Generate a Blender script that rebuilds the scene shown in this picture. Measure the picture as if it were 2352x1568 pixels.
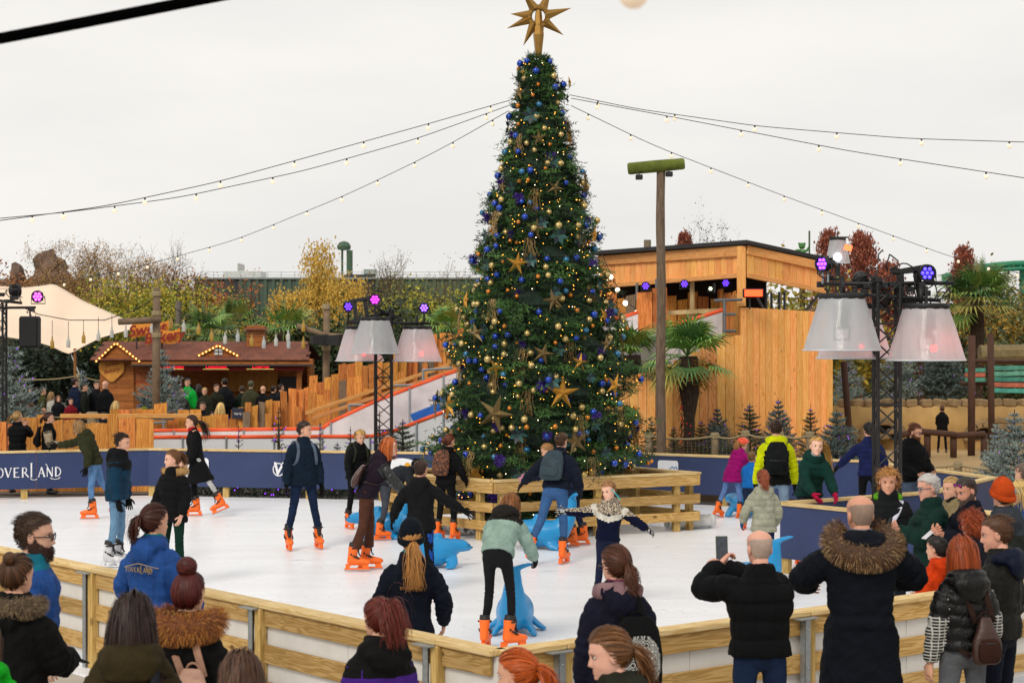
import bpy, bmesh, math, random
import numpy as np
from mathutils import Vector, Matrix, Euler, noise as mnoise
R = math.radians
S = bpy.context.scene
for o in list(bpy.data.objects): bpy.data.objects.remove(o)
col = S.collection
F = 4400.0; CH = 3.1          # focal length in design pixels (picture 2352 wide), eye height over the ice
# ---------------------------------------------------------------- camera, sky, sun, exposure
cam = bpy.data.cameras.new('camera'); camo = bpy.data.objects.new('camera', cam); col.objects.link(camo)
camo.location = (0, 0, CH); camo.rotation_euler = (R(90), 0, 0)
cam.sensor_width = 36; cam.lens = 36 * F / 2352; cam.shift_y = -8 / 2352
cam.clip_start = .3; cam.clip_end = 3000
cam.dof.use_dof = True; cam.dof.focus_distance = 24; cam.dof.aperture_fstop = 5.0
S.camera = camo
W = bpy.data.worlds.new('World'); S.world = W; W.use_nodes = True
wn = W.node_tree.nodes; wl = W.node_tree.links
bg = wn['Background']; bg.inputs[1].default_value = .1
sky = wn.new('ShaderNodeTexSky'); sky.sky_type = 'NISHITA'; sky.sun_disc = False
SUN_EL, SUN_AZ = 40, 205      # high soft sun behind the cloud, over the camera's left shoulder
sky.sun_elevation = R(SUN_EL); sky.sun_rotation = R(SUN_AZ); sky.dust_density = 3
hsv = wn.new('ShaderNodeHueSaturation'); hsv.inputs['Saturation'].default_value = .15
wl.new(sky.outputs[0], hsv.inputs['Color'])
tc = wn.new('ShaderNodeTexCoord'); mp = wn.new('ShaderNodeMapping'); mp.inputs['Scale'].default_value = (1.2, 1.2, 5)
nz = wn.new('ShaderNodeTexNoise'); nz.inputs['Scale'].default_value = 2.2; nz.inputs['Detail'].default_value = 5
rp = wn.new('ShaderNodeValToRGB')
rp.color_ramp.elements[0].position = .36; rp.color_ramp.elements[0].color = (.88, .865, .84, 1)
rp.color_ramp.elements[1].position = .62; rp.color_ramp.elements[1].color = (1.0, .972, .925, 1)
wl.new(tc.outputs['Generated'], mp.inputs[0]); wl.new(mp.outputs[0], nz.inputs[0]); wl.new(nz.outputs[0], rp.inputs[0])
sc_ = wn.new('ShaderNodeVectorMath'); sc_.operation = 'SCALE'; sc_.inputs['Scale'].default_value = 9.9
wl.new(rp.outputs[0], sc_.inputs[0])
mx = wn.new('ShaderNodeMix'); mx.data_type = 'RGBA'; mx.inputs[0].default_value = .93
wl.new(hsv.outputs[0], mx.inputs[6]); wl.new(sc_.outputs[0], mx.inputs[7]); wl.new(mx.outputs[2], bg.inputs[0])
sun = bpy.data.lights.new('sun', 'SUN'); sun.energy = 1.5; sun.angle = R(18); sun.color = (1, .93, .82)
suno = bpy.data.objects.new('sun', sun); col.objects.link(suno)
suno.rotation_euler = Vector((math.sin(R(SUN_AZ)) * math.cos(R(SUN_EL)), math.cos(R(SUN_AZ)) * math.cos(R(SUN_EL)), math.sin(R(SUN_EL)))).to_track_quat('Z', 'Y').to_euler()
S.view_settings.view_transform = 'Standard'; S.view_settings.look = 'None'
S.view_settings.exposure = .0; S.view_settings.gamma = 1
S.cycles.max_bounces = 6; S.cycles.diffuse_bounces = 3; S.cycles.glossy_bounces = 3; S.cycles.transmission_bounces = 4
S.cycles.transparent_max_bounces = 12
# ---------------------------------------------------------------- helpers
def P(u, v, d):
    "the point d metres away that stands at (u, v) in the 2352-wide survey of the place"
    return Vector(((u - 1176) * d / F, d, CH - (v - 776) * d / F))
def XD(u, d): return (u - 1176) * d / F
def srgb(h):
    h = h.lstrip('#'); c = [int(h[i:i + 2], 16) / 255 for i in (0, 2, 4)]
    return tuple((x / 12.92 if x <= .04045 else ((x + .055) / 1.055) ** 2.4) for x in c)
MC = {}
def _nt(key):
    m = bpy.data.materials.new(key); m.use_nodes = True; nt = m.node_tree
    return m, nt.nodes, nt.links, nt.nodes['Principled BSDF']
def mat(c, rough=.75, metal=0, var=.12, vs=6, bump=0, bs=40, emit=0, alpha=1, trans=0, coat=0, sheen=0, rnd=0, spec=.5, vs2=None):
    "plain procedural surface: base colour broken up by noise, optional fine relief"
    if isinstance(c, str): c = srgb(c)
    key = 'm' + repr((c, rough, metal, var, vs, bump, bs, emit, alpha, trans, coat, sheen, rnd, spec, vs2))
    if key in MC: return MC[key]
    m, n, l, b = _nt('surface'); MC[key] = m
    b.inputs['Roughness'].default_value = rough; b.inputs['Metallic'].default_value = metal
    b.inputs['Specular IOR Level'].default_value = spec
    if coat: b.inputs['Coat Weight'].default_value = coat
    if sheen: b.inputs['Sheen Weight'].default_value = sheen
    if alpha < 1: b.inputs['Alpha'].default_value = alpha
    if trans: b.inputs['Transmission Weight'].default_value = trans
    if emit:
        b.inputs['Emission Color'].default_value = (*c, 1); b.inputs['Emission Strength'].default_value = emit
    b.inputs['Base Color'].default_value = (*c, 1)
    if var or rnd:
        t = n.new('ShaderNodeTexCoord'); z = n.new('ShaderNodeTexNoise'); z.inputs['Scale'].default_value = vs; z.inputs['Detail'].default_value = 4
        l.new(t.outputs['Object'], z.inputs[0])
        q = n.new('ShaderNodeMapRange'); q.inputs[1].default_value = .25; q.inputs[2].default_value = .75
        q.inputs[3].default_value = 1 - var; q.inputs[4].default_value = 1 + var
        l.new(z.outputs[0], q.inputs[0]); f = q.outputs[0]
        if rnd:
            oi = n.new('ShaderNodeObjectInfo'); r2 = n.new('ShaderNodeMapRange'); r2.inputs[3].default_value = 1 - rnd; r2.inputs[4].default_value = 1 + rnd
            l.new(oi.outputs['Random'], r2.inputs[0]); mm = n.new('ShaderNodeMath'); mm.operation = 'MULTIPLY'
            l.new(f, mm.inputs[0]); l.new(r2.outputs[0], mm.inputs[1]); f = mm.outputs[0]
        v = n.new('ShaderNodeVectorMath'); v.operation = 'SCALE'; v.inputs[0].default_value = c
        l.new(f, v.inputs['Scale']); l.new(v.outputs[0], b.inputs['Base Color'])
    if bump:
        t = n.new('ShaderNodeTexCoord'); z = n.new('ShaderNodeTexNoise'); z.inputs['Scale'].default_value = bs; z.inputs['Detail'].default_value = 5
        l.new(t.outputs['Object'], z.inputs[0]); bp = n.new('ShaderNodeBump'); bp.inputs['Strength'].default_value = bump
        bp.inputs['Distance'].default_value = .02; l.new(z.outputs[0], bp.inputs['Height']); l.new(bp.outputs[0], b.inputs['Normal'])
    return m
def fabric(c, rough=.85, weave=.3, fold=.85):
    "cloth: fine weave plus soft folds as relief"
    if isinstance(c, str): c = srgb(c)
    key = 'f' + repr((c, rough, weave, fold))
    if key in MC: return MC[key]
    m, n, l, b = _nt('cloth'); MC[key] = m
    b.inputs['Roughness'].default_value = rough; b.inputs['Specular IOR Level'].default_value = 16e-2 if rough > .5 else .3
    c = tuple(x * (.72 if max(c) < .12 else .9) for x in c); t = n.new('ShaderNodeTexCoord')
    z = n.new('ShaderNodeTexNoise'); z.inputs['Scale'].default_value = 9; z.inputs['Detail'].default_value = 6; z.inputs['Distortion'].default_value = .6
    l.new(t.outputs['Object'], z.inputs[0])
    q = n.new('ShaderNodeMapRange'); q.inputs[1].default_value = .25; q.inputs[2].default_value = .75; q.inputs[3].default_value = .72; q.inputs[4].default_value = 1.22
    l.new(z.outputs[0], q.inputs[0]); v = n.new('ShaderNodeVectorMath'); v.operation = 'SCALE'; v.inputs[0].default_value = c
    l.new(q.outputs[0], v.inputs['Scale']); l.new(v.outputs[0], b.inputs['Base Color'])
    z2 = n.new('ShaderNodeTexNoise'); z2.inputs['Scale'].default_value = 22; z2.inputs['Detail'].default_value = 3; z2.inputs['Distortion'].default_value = 1.5
    mp = n.new('ShaderNodeMapping'); mp.inputs['Scale'].default_value = (1, 1, .6); l.new(t.outputs['Object'], mp.inputs[0]); l.new(mp.outputs[0], z2.inputs[0])
    z3 = n.new('ShaderNodeTexNoise'); z3.inputs['Scale'].default_value = 350; l.new(t.outputs['Object'], z3.inputs[0])
    b1 = n.new('ShaderNodeBump'); b1.inputs['Strength'].default_value = fold; b1.inputs['Distance'].default_value = .012; l.new(z2.outputs[0], b1.inputs['Height'])
    b2 = n.new('ShaderNodeBump'); b2.inputs['Strength'].default_value = weave; b2.inputs['Distance'].default_value = .003; l.new(z3.outputs[0], b2.inputs['Height'])
    l.new(b1.outputs[0], b2.inputs['Normal']); l.new(b2.outputs[0], b.inputs['Normal'])
    return m
def wood(c1, c2, axis=2, rough=.7, knots=.5, rnd=.18, grain=1.0, weather=0.0, hue=0.0):
    "plank: grain bands along the axis, knots, each board its own tone"
    if isinstance(c1, str): c1 = srgb(c1)
    if isinstance(c2, str): c2 = srgb(c2)
    key = 'w' + repr((c1, c2, axis, rough, knots, rnd, grain, weather, hue))
    if key in MC: return MC[key]
    m, n, l, b = _nt('timber'); MC[key] = m
    b.inputs['Roughness'].default_value = rough; b.inputs['Specular IOR Level'].default_value = .3
    t = n.new('ShaderNodeTexCoord'); oi = n.new('ShaderNodeObjectInfo')
    sh = n.new('ShaderNodeVectorMath'); sh.operation = 'SCALE'; sh.inputs[0].default_value = (37, 53, 71); l.new(oi.outputs['Random'], sh.inputs['Scale'])
    ad = n.new('ShaderNodeVectorMath'); ad.operation = 'ADD'; l.new(t.outputs['Object'], ad.inputs[0]); l.new(sh.outputs[0], ad.inputs[1])
    mp = n.new('ShaderNodeMapping'); s = [9 * grain] * 3; s[axis] = .7 * grain; mp.inputs['Scale'].default_value = s; l.new(ad.outputs[0], mp.inputs[0])
    z = n.new('ShaderNodeTexNoise'); z.inputs['Scale'].default_value = 2.0; z.inputs['Detail'].default_value = 3; z.inputs['Distortion'].default_value = .8; l.new(mp.outputs[0], z.inputs[0])
    ml = n.new('ShaderNodeMath'); ml.operation = 'MULTIPLY'; ml.inputs[1].default_value = 34; l.new(z.outputs[0], ml.inputs[0])
    si = n.new('ShaderNodeMath'); si.operation = 'SINE'; l.new(ml.outputs[0], si.inputs[0])
    mr = n.new('ShaderNodeMapRange'); mr.inputs[1].default_value = -1; mr.inputs[2].default_value = 1; l.new(si.outputs[0], mr.inputs[0])
    mi = n.new('ShaderNodeMix'); mi.data_type = 'RGBA'; mi.inputs[6].default_value = (*c1, 1); mi.inputs[7].default_value = (*c2, 1); l.new(mr.outputs[0], mi.inputs[0])
    cout = mi.outputs[2]
    if knots:
        mk = n.new('ShaderNodeMapping'); s = [5.] * 3; s[axis] = 2.4; mk.inputs['Scale'].default_value = s; l.new(ad.outputs[0], mk.inputs[0])
        vo = n.new('ShaderNodeTexVoronoi'); vo.inputs['Scale'].default_value = 1.0; l.new(mk.outputs[0], vo.inputs[0])
        kr = n.new('ShaderNodeMapRange'); kr.inputs[1].default_value = .07; kr.inputs[2].default_value = .13; kr.inputs[3].default_value = knots; kr.inputs[4].default_value = 0; l.new(vo.outputs['Distance'], kr.inputs[0])
        m2 = n.new('ShaderNodeMix'); m2.data_type = 'RGBA'; l.new(kr.outputs[0], m2.inputs[0]); l.new(cout, m2.inputs[6]); m2.inputs[7].default_value = (c2[0] * .3, c2[1] * .22, c2[2] * .15, 1); cout = m2.outputs[2]
    if weather:
        z4 = n.new('ShaderNodeTexNoise'); z4.inputs['Scale'].default_value = 2.2; z4.inputs['Detail'].default_value = 5; l.new(ad.outputs[0], z4.inputs[0])
        wr = n.new('ShaderNodeMapRange'); wr.inputs[1].default_value = .45; wr.inputs[2].default_value = .7; wr.inputs[4].default_value = weather; l.new(z4.outputs[0], wr.inputs[0])
        m3 = n.new('ShaderNodeMix'); m3.data_type = 'RGBA'; l.new(wr.outputs[0], m3.inputs[0]); l.new(cout, m3.inputs[6]); m3.inputs[7].default_value = (.16, .13, .10, 1); cout = m3.outputs[2]
    hs = n.new('ShaderNodeHueSaturation'); l.new(cout, hs.inputs['Color'])
    rr = n.new('ShaderNodeMapRange'); rr.inputs[3].default_value = 1 - rnd; rr.inputs[4].default_value = 1 + rnd; l.new(oi.outputs['Random'], rr.inputs[0]); l.new(rr.outputs[0], hs.inputs['Value'])
    if hue:
        r3 = n.new('ShaderNodeMath'); r3.operation = 'MULTIPLY'; r3.inputs[1].default_value = 7.31; l.new(oi.outputs['Random'], r3.inputs[0])
        fr = n.new('ShaderNodeMath'); fr.operation = 'FRACT'; l.new(r3.outputs[0], fr.inputs[0])
        r4 = n.new('ShaderNodeMapRange'); r4.inputs[3].default_value = .5 - hue; r4.inputs[4].default_value = .5 + hue; l.new(fr.outputs[0], r4.inputs[0]); l.new(r4.outputs[0], hs.inputs['Hue'])
    l.new(hs.outputs[0], b.inputs['Base Color'])
    bp = n.new('ShaderNodeBump'); bp.inputs['Strength'].default_value = .25; bp.inputs['Distance'].default_value = .004; l.new(mr.outputs[0], bp.inputs['Height']); l.new(bp.outputs[0], b.inputs['Normal'])
    return m
class MB:
    "collects shapes for one mesh object"
    def __init__(s): s.v = []; s.f = []; s.m = []; s.n = 0
    def add(s, v, f, mi=0):
        k = s.n; v = [tuple(p) for p in v]; s.v.extend(v); s.n += len(v)
        s.f.extend([tuple(i + k for i in q) for q in f])
        s.m.extend([mi] * len(f) if isinstance(mi, int) else mi); return s
    def box(s, lo, hi, mi=0, ch=0, M=None):
        x0, y0, z0 = lo; x1, y1, z1 = hi
        if ch:
            c = ch; v = []
            for z, zi in ((z0, 0), (z0 + c, c), (z1 - c, c), (z1, 0)):
                a = c - zi if zi == 0 else 0
                a = c if zi == 0 else 0
                for (x, y, sx, sy) in ((x0, y0, 1, 0), (x1, y0, -1, 0), (x1, y0, 0, 1), (x1, y1, 0, -1), (x1, y1, -1, 0), (x0, y1, 1, 0), (x0, y1, 0, -1), (x0, y0, 0, 1)):
                    ix = (1 if x == x0 else -1) * a; iy = (1 if y == y0 else -1) * a
                    v.append((x + sx * c + ix * .7, y + sy * c + iy * .7, z))
            f = [tuple(range(7, -1, -1)), tuple(range(24, 32))]
            for r in range(3):
                for i in range(8): f.append((r * 8 + i, r * 8 + (i + 1) % 8, r * 8 + 8 + (i + 1) % 8, r * 8 + 8 + i))
        else:
            v = [(x0, y0, z0), (x1, y0, z0), (x1, y1, z0), (x0, y1, z0), (x0, y0, z1), (x1, y0, z1), (x1, y1, z1), (x0, y1, z1)]
            f = [(3, 2, 1, 0), (4, 5, 6, 7), (0, 1, 5, 4), (1, 2, 6, 5), (2, 3, 7, 6), (3, 0, 4, 7)]
        if M is not None: v = [M @ Vector(p) for p in v]
        return s.add(v, f, mi)
    def tube(s, pts, r, n=8, mi=0, cap=True):
        "round tube along pts, radius number or list"
        pts = [Vector(p) for p in pts]; k = len(pts); rs = r if isinstance(r, (list, tuple)) else [r] * k
        v = []; f = []; up = None
        for i, p in enumerate(pts):
            d = (pts[min(i + 1, k - 1)] - pts[max(i - 1, 0)])
            d = d.normalized() if d.length > 1e-9 else Vector((0, 0, 1))
            if up is None: up = d.orthogonal().normalized()
            up = (up - d * up.dot(d)); up = up.normalized() if up.length > 1e-6 else d.orthogonal().normalized()
            w = d.cross(up)
            for j in range(n):
                a = 2 * math.pi * j / n; v.append(p + (up * math.cos(a) + w * math.sin(a)) * rs[i])
        for i in range(k - 1):
            for j in range(n): f.append((i * n + j, i * n + (j + 1) % n, i * n + n + (j + 1) % n, i * n + n + j))
        if cap: f.append(tuple(range(n - 1, -1, -1))); f.append(tuple(range((k - 1) * n, k * n)))
        return s.add(v, f, mi)
    def lathe(s, prof, n=16, mi=0, M=None, cap=True):
        v = []; f = []; k = len(prof)
        for (r, z) in prof:
            for j in range(n): a = 2 * math.pi * j / n; v.append(Vector((r * math.cos(a), r * math.sin(a), z)))
        for i in range(k - 1):
            for j in range(n): f.append((i * n + j, i * n + (j + 1) % n, i * n + n + (j + 1) % n, i * n + n + j))
        if cap: f.append(tuple(range(n - 1, -1, -1))); f.append(tuple(range((k - 1) * n, k * n)))
        if M is not None: v = [M @ p for p in v]
        return s.add(v, f, mi)
    def ball(s, c, r, n=12, mi=0, sc=(1, 1, 1), M=None):
        pr = []; h = max(4, n // 2)
        v = [Vector((0, 0, -1))]; f = []
        for i in range(1, h):
            a = -math.pi / 2 + math.pi * i / h
            for j in range(n): t = 2 * math.pi * j / n; v.append(Vector((math.cos(a) * math.cos(t), math.cos(a) * math.sin(t), math.sin(a))))
        v.append(Vector((0, 0, 1))); e = len(v) - 1
        for j in range(n): f.append((0, 1 + (j + 1) % n, 1 + j)); f.append((e, e - n + j, e - n + (j + 1) % n))
        for i in range(h - 2):
            for j in range(n): a = 1 + i * n; f.append((a + j, a + (j + 1) % n, a + n + (j + 1) % n, a + n + j))
        v = [Vector((p.x * sc[0], p.y * sc[1], p.z * sc[2])) * r for p in v]
        if M is not None: v = [M @ p for p in v]
        c = Vector(c); return s.add([p + c for p in v], f, mi)
    def prism(s, poly, y0, y1, mi=0, M=None):
        "polygon in x,z extruded along y"
        n = len(poly); v = [Vector((x, y0, z)) for x, z in poly] + [Vector((x, y1, z)) for x, z in poly]
        f = [tuple(range(n)), tuple(range(2 * n - 1, n - 1, -1))] + [(i, i + n, (i + 1) % n + n, (i + 1) % n) for i in range(n)]
        if M is not None: v = [M @ p for p in v]
        return s.add(v, f, mi)
    def mesh(s, name, mats, smooth=False):
        me = bpy.data.meshes.new(name); me.from_pydata(s.v, [], s.f)
        for m in (mats if isinstance(mats, (list, tuple)) else [mats]): me.materials.append(m)
        if any(s.m): me.polygons.foreach_set('material_index', s.m)
        if smooth: me.polygons.foreach_set('use_smooth', [True] * len(s.f))
        me.update(); return me
    def build(s, name, mats, parent=None, smooth=False, loc=None, rot=None):
        return link(name, s.mesh(name, mats, smooth), parent, loc, rot)
def link(name, me, parent=None, loc=None, rot=None):
    o = bpy.data.objects.new(name, me); col.objects.link(o)
    if parent is not None: o.parent = parent
    if loc is not None: o.location = loc
    if rot is not None: o.rotation_euler = rot
    return o
def npmesh(name, V, Fq, mats, mi=None, smooth=True):
    "mesh from numpy arrays: quads or triangles"
    me = bpy.data.meshes.new(name); V = np.asarray(V, dtype=np.float32); Fq = np.asarray(Fq, dtype=np.int32); k = Fq.shape[1]
    me.vertices.add(len(V)); me.vertices.foreach_set('co', V.ravel())
    me.loops.add(Fq.size); me.loops.foreach_set('vertex_index', Fq.ravel())
    me.polygons.add(len(Fq)); me.polygons.foreach_set('loop_start', np.arange(0, Fq.size, k, dtype=np.int32))
    for m in (mats if isinstance(mats, (list, tuple)) else [mats]): me.materials.append(m)
    if mi is not None: me.polygons.foreach_set('material_index', np.asarray(mi, dtype=np.int32))
    me.polygons.foreach_set('use_smooth', np.full(len(Fq), smooth)); me.update(calc_edges=True); return me
def tag(o, label=None, cat=None, group=None, kind=None):
    if label: o['label'] = label
    if cat: o['category'] = cat
    if group: o['group'] = group
    if kind: o['kind'] = kind
    return o
def thing(name, label, cat, loc=(0, 0, 0), rz=0, group=None):
    o = bpy.data.objects.new(name, None); col.objects.link(o); o.location = loc; o.rotation_euler = (0, 0, rz); o.empty_display_size = .2
    return tag(o, label, cat, group)
def dup(o, parent=None):
    c = o.copy(); col.objects.link(c)
    if parent is not None: c.parent = parent
    for ch in list(o.children): dup(ch, c)
    return c
TS = bpy.data.scenes.new('workbench')     # spare scene in which text and skins are turned into meshes
def rotz(a): return Matrix.Rotation(a, 4, 'Z')
def text_mesh(s, size, mats, ext=.004, shear=0, off=0, align='CENTER', space=1.0, name='lettering'):
    cu = bpy.data.curves.new(name, 'FONT'); cu.body = s; cu.size = size; cu.extrude = ext; cu.shear = shear; cu.offset = off
    cu.align_x = align; cu.align_y = 'CENTER'; cu.space_character = space; cu.resolution_u = 3
    o = bpy.data.objects.new(name, cu); TS.collection.objects.link(o); TS.view_layers[0].update()
    me = bpy.data.meshes.new_from_object(o.evaluated_get(TS.view_layers[0].depsgraph)); bpy.data.objects.remove(o); bpy.data.curves.remove(cu)
    me.materials.clear(); me.materials.append(mats); return me
rng = random.Random(7)
def nz(v): v = np.asarray(v, float); return v / (np.linalg.norm(v) + 1e-12)
# ---------------------------------------------------------------- ground, ice
def sheet(name, pts, z, m, kind='structure', thick=0):
    mb = MB()
    if thick:
        n = len(pts); v = [(x, y, z) for x, y in pts] + [(x, y, z - thick) for x, y in pts]
        mb.add(v, [tuple(range(n))] + [(i, i + n, (i + 1) % n + n, (i + 1) % n)[::-1] for i in range(n)])
    else: mb.add([(x, y, z) for x, y in pts], [tuple(range(len(pts)))])
    o = mb.build(name, m); o['kind'] = kind
    if o.data.polygons[0].normal.z < 0: o.data.flip_normals()
    return o
M_ground = mat('#4a4540', .9, var=.3, vs=1.5, bump=.4, bs=30)
sheet('ground', [(-1500, -50), (1500, -50), (1500, 2500), (-1500, 2500)], -.06, M_ground)
m, n, l, b = _nt('ice'); M_ice = m
t = n.new('ShaderNodeTexCoord'); cc = None
b.inputs['Roughness'].default_value = .34; b.inputs['Specular IOR Level'].default_value = .4
prev = None
for (sc, mul, w, dk) in ((.35, 26, .03, .3), (1.1, 14, .03, .2), (.6, 34, .02, .26)):
    z = n.new('ShaderNodeTexNoise'); z.inputs['Scale'].default_value = sc; z.inputs['Detail'].default_value = 1.0; z.inputs['Distortion'].default_value = 1.0
    mp = n.new('ShaderNodeMapping'); mp.inputs['Location'].default_value = (sc * 31, mul, 0); mp.inputs['Rotation'].default_value = (0, 0, sc * 5); mp.inputs['Scale'].default_value = (1, 2.0, 1)
    l.new(t.outputs['Object'], mp.inputs[0]); l.new(mp.outputs[0], z.inputs[0])
    a = n.new('ShaderNodeMath'); a.operation = 'MULTIPLY'; a.inputs[1].default_value = mul; l.new(z.outputs[0], a.inputs[0])
    fr = n.new('ShaderNodeMath'); fr.operation = 'PINGPONG'; fr.inputs[1].default_value = .5; l.new(a.outputs[0], fr.inputs[0])
    q = n.new('ShaderNodeMapRange'); q.inputs[1].default_value = 0; q.inputs[2].default_value = w; q.inputs[3].default_value = 1 - dk; q.inputs[4].default_value = 1; l.new(fr.outputs[0], q.inputs[0])
    zz = n.new('ShaderNodeTexNoise'); zz.inputs['Scale'].default_value = 2.5; l.new(mp.outputs[0], zz.inputs[0])
    if prev is None: prev = q.outputs[0]
    else:
        mm = n.new('ShaderNodeMath'); mm.operation = 'MULTIPLY'; l.new(prev, mm.inputs[0]); l.new(q.outputs[0], mm.inputs[1]); prev = mm.outputs[0]
z = n.new('ShaderNodeTexNoise'); z.inputs['Scale'].default_value = .9; z.inputs['Detail'].default_value = 6
mp = n.new('ShaderNodeMapping'); mp.inputs['Scale'].default_value = (.5, 2.2, 1); l.new(t.outputs['Object'], mp.inputs[0]); l.new(mp.outputs[0], z.inputs[0])
q = n.new('ShaderNodeMapRange'); q.inputs[1].default_value = .3; q.inputs[2].default_value = .7; q.inputs[3].default_value = .91; q.inputs[4].default_value = 1.0; l.new(z.outputs[0], q.inputs[0])
mm = n.new('ShaderNodeMath'); mm.operation = 'MULTIPLY'; l.new(prev, mm.inputs[0]); l.new(q.outputs[0], mm.inputs[1])
sv = n.new('ShaderNodeVectorMath'); sv.operation = 'SCALE'; sv.inputs[0].default_value = (.925, .94, .975); l.new(mm.outputs[0], sv.inputs['Scale']); l.new(sv.outputs[0], b.inputs['Base Color'])
bp = n.new('ShaderNodeBump'); bp.inputs['Strength'].default_value = .2; bp.inputs['Distance'].default_value = .01; l.new(mm.outputs[0], bp.inputs['Height']); l.new(bp.outputs[0], b.inputs['Normal'])
NV = Vector((-.085, 13.3, 0)); LD = Vector((-.625, .7806, 0)); RD = Vector((.7763, .6304, 0))
def L2(a, t, k=0): p = NV + a * t; return (p.x, p.y)
ICE = [L2(Vector((0, -.42, 0)), 1), (NV.x + LD.x * 14 - .234, NV.y + LD.y * 14 - .19), (-13, 30), (-13, 36.6), (-7.14, 37.75), (-1.74, 36.5), (2.42, 36.3), (6.3, 34.0), (7.15, 32.4), (7.7, 29.9), (6.7, 27.4), (5.85, 27.0), (3.6, 25.25), (4.25, 24.4), (5.1, 23.2), (8.2, 20.4), (NV.x + RD.x * 9 + .19, NV.y + RD.y * 9 - .23)]
sheet('ice_rink', ICE, 0, M_ice, thick=.05)
sheet('plaza', [(6.6, 35), (30, 33), (40, 75), (6, 75), (5.5, 46)], -.03, mat('#a88a5c', .9, var=.25, vs=.6, bump=.3, bs=12))
sheet('path', [(-40, 38.5), (-3, 38.6), (-3, 60), (-40, 60)], -.04, mat('#5a5148', .9, var=.25, vs=1, bump=.3, bs=14))
wk = sheet('walkway', [L2(Vector((0, -.2, 0)), 1), (NV.x + LD.x * 16 - .1, NV.y + LD.y * 16 - .1), (-16, 10), (-8, 2), (8, 2), (16, 12), (14, 26.0), (6.9, 27.2), (4.0, 25.25), (4.3, 24.5), (5.2, 23.2), (8.4, 20.3), (NV.x + RD.x * 9 + .4, NV.y + RD.y * 9 - .5)], -.03, mat('#b3aba0', .85, var=.12, vs=2, bump=.25, bs=60))
for v_ in wk.data.vertices:      # the paving climbs gently away from the rink towards the viewer
    if v_.co.y < 12.5: v_.co.z = .5
kp = lambda a, t, off: (lambda p, nn: (p.x + nn.x * off, p.y + nn.y * off))(NV + a * t, Vector((-a.y, a.x, 0)) * (1 if a is LD else -1))
# ---------------------------------------------------------------- fences round the rink
W_rail = wood('#d9c08e', '#c6a468', 0, knots=.7, rnd=.1); W_plank = wood('#c8a468', '#a88244', 0, knots=.9, rnd=.2, weather=.12)
W_post = wood('#cbab6c', '#ab8c4c', 2, knots=.6, rnd=.1)
M_galv = mat('#9aa0a4', .45, .7, var=.2, vs=25); M_white = mat('#d6d4d0', .5, var=.1, vs=4); M_blue = mat('#2c3a62', .5, var=.14, vs=2, spec=.4)
M_screw = mat('#777777', .4, .8, var=0)
def run_frame(A, B, name, label, cat='fence', group=None):
    A = Vector((A[0], A[1], 0)); B = Vector((B[0], B[1], 0)); d = B - A
    e = thing(name, label, cat, A, math.atan2(d.y, d.x), group); return e, d.length
def board(parent, name, x0, x1, y0, y1, z0, z1, m, ch=.006):
    c = Vector(((x0 + x1) / 2, (y0 + y1) / 2, (z0 + z1) / 2)); h = Vector((x1 - x0, y1 - y0, z1 - z0)) / 2
    return MB().box(-h, h, ch=ch).build(name, m, parent, loc=c)
def plank_fence(A, B, posts, out, label, rails=True, panel=True, blue=False, end=True):
    "timber rink fence; out = +1/-1 side of the spectators in the run's own frame"
    e, L = run_frame(A, B, 'rink_fence', label)
    cuts = [0] + sorted(p for p in posts if 0 < p < L) + [L]
    ys = lambda a, b: (min(a * out, b * out), max(a * out, b * out))
    for a, c in zip(cuts[:-1], cuts[1:]):
        y = ys(-.07, .085); board(e, 'top_rail', a + .003, c - .003, y[0], y[1], .895, .94, W_rail, .008)
        for z0, z1 in ((.75, .89), (.45, .6), (.15, .3)):
            if blue: y = ys(.022, .055)
            else: y = ys(.022, .055)
            if rails: board(e, 'plank', a + .045, c - .045, y[0], y[1], z0, z1, W_plank)
        if panel:
            w = 1.25; k = max(1, round((c - a) / w))
            for i in range(k):
                y = ys(-.015, .015); board(e, 'panel', a + (c - a) * i / k + .003, a + (c - a) * (i + 1) / k - .003, y[0], y[1], .19 if blue else .1, .89, M_blue if blue else M_white, .002)
    for p in cuts if end else posts:
        y = ys(.018, .095); board(e, 'post', p - .04, p + .04, y[0], y[1], 0, .893, W_post)
        if not blue:
            s = MB(); y = ys(.06, .115)
            s.box((p - .105, y[0], 0), (p - .099, y[1], .89)); y2 = ys(.109, .115); s.box((p - .105, y2[0], 0), (p - .045, y2[1], .885)); y3 = ys(.05, .15); s.box((p - .2, y3[0], .885), (p + .02, y3[1], .8945))
            for zz in (.8, .5, .2): s.ball((p - .075, out * .118, zz), .008, 6)
            s.build('steel_bracket', M_galv, e)
    return e
fA = NV; fL = NV + LD * 13
fence_left = plank_fence(fL, fA, [13 - t for t in (.65, 3.08, 6.1, 9.1)], -1, 'pale timber rink fence with white panels running from left edge to near corner', end=False)
fence_right = plank_fence(fA, NV + RD * 9, [.55, 3.1, 5.6, 8.1], -1, 'pale timber rink fence with white panels running from near corner to right edge', end=False)
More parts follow.
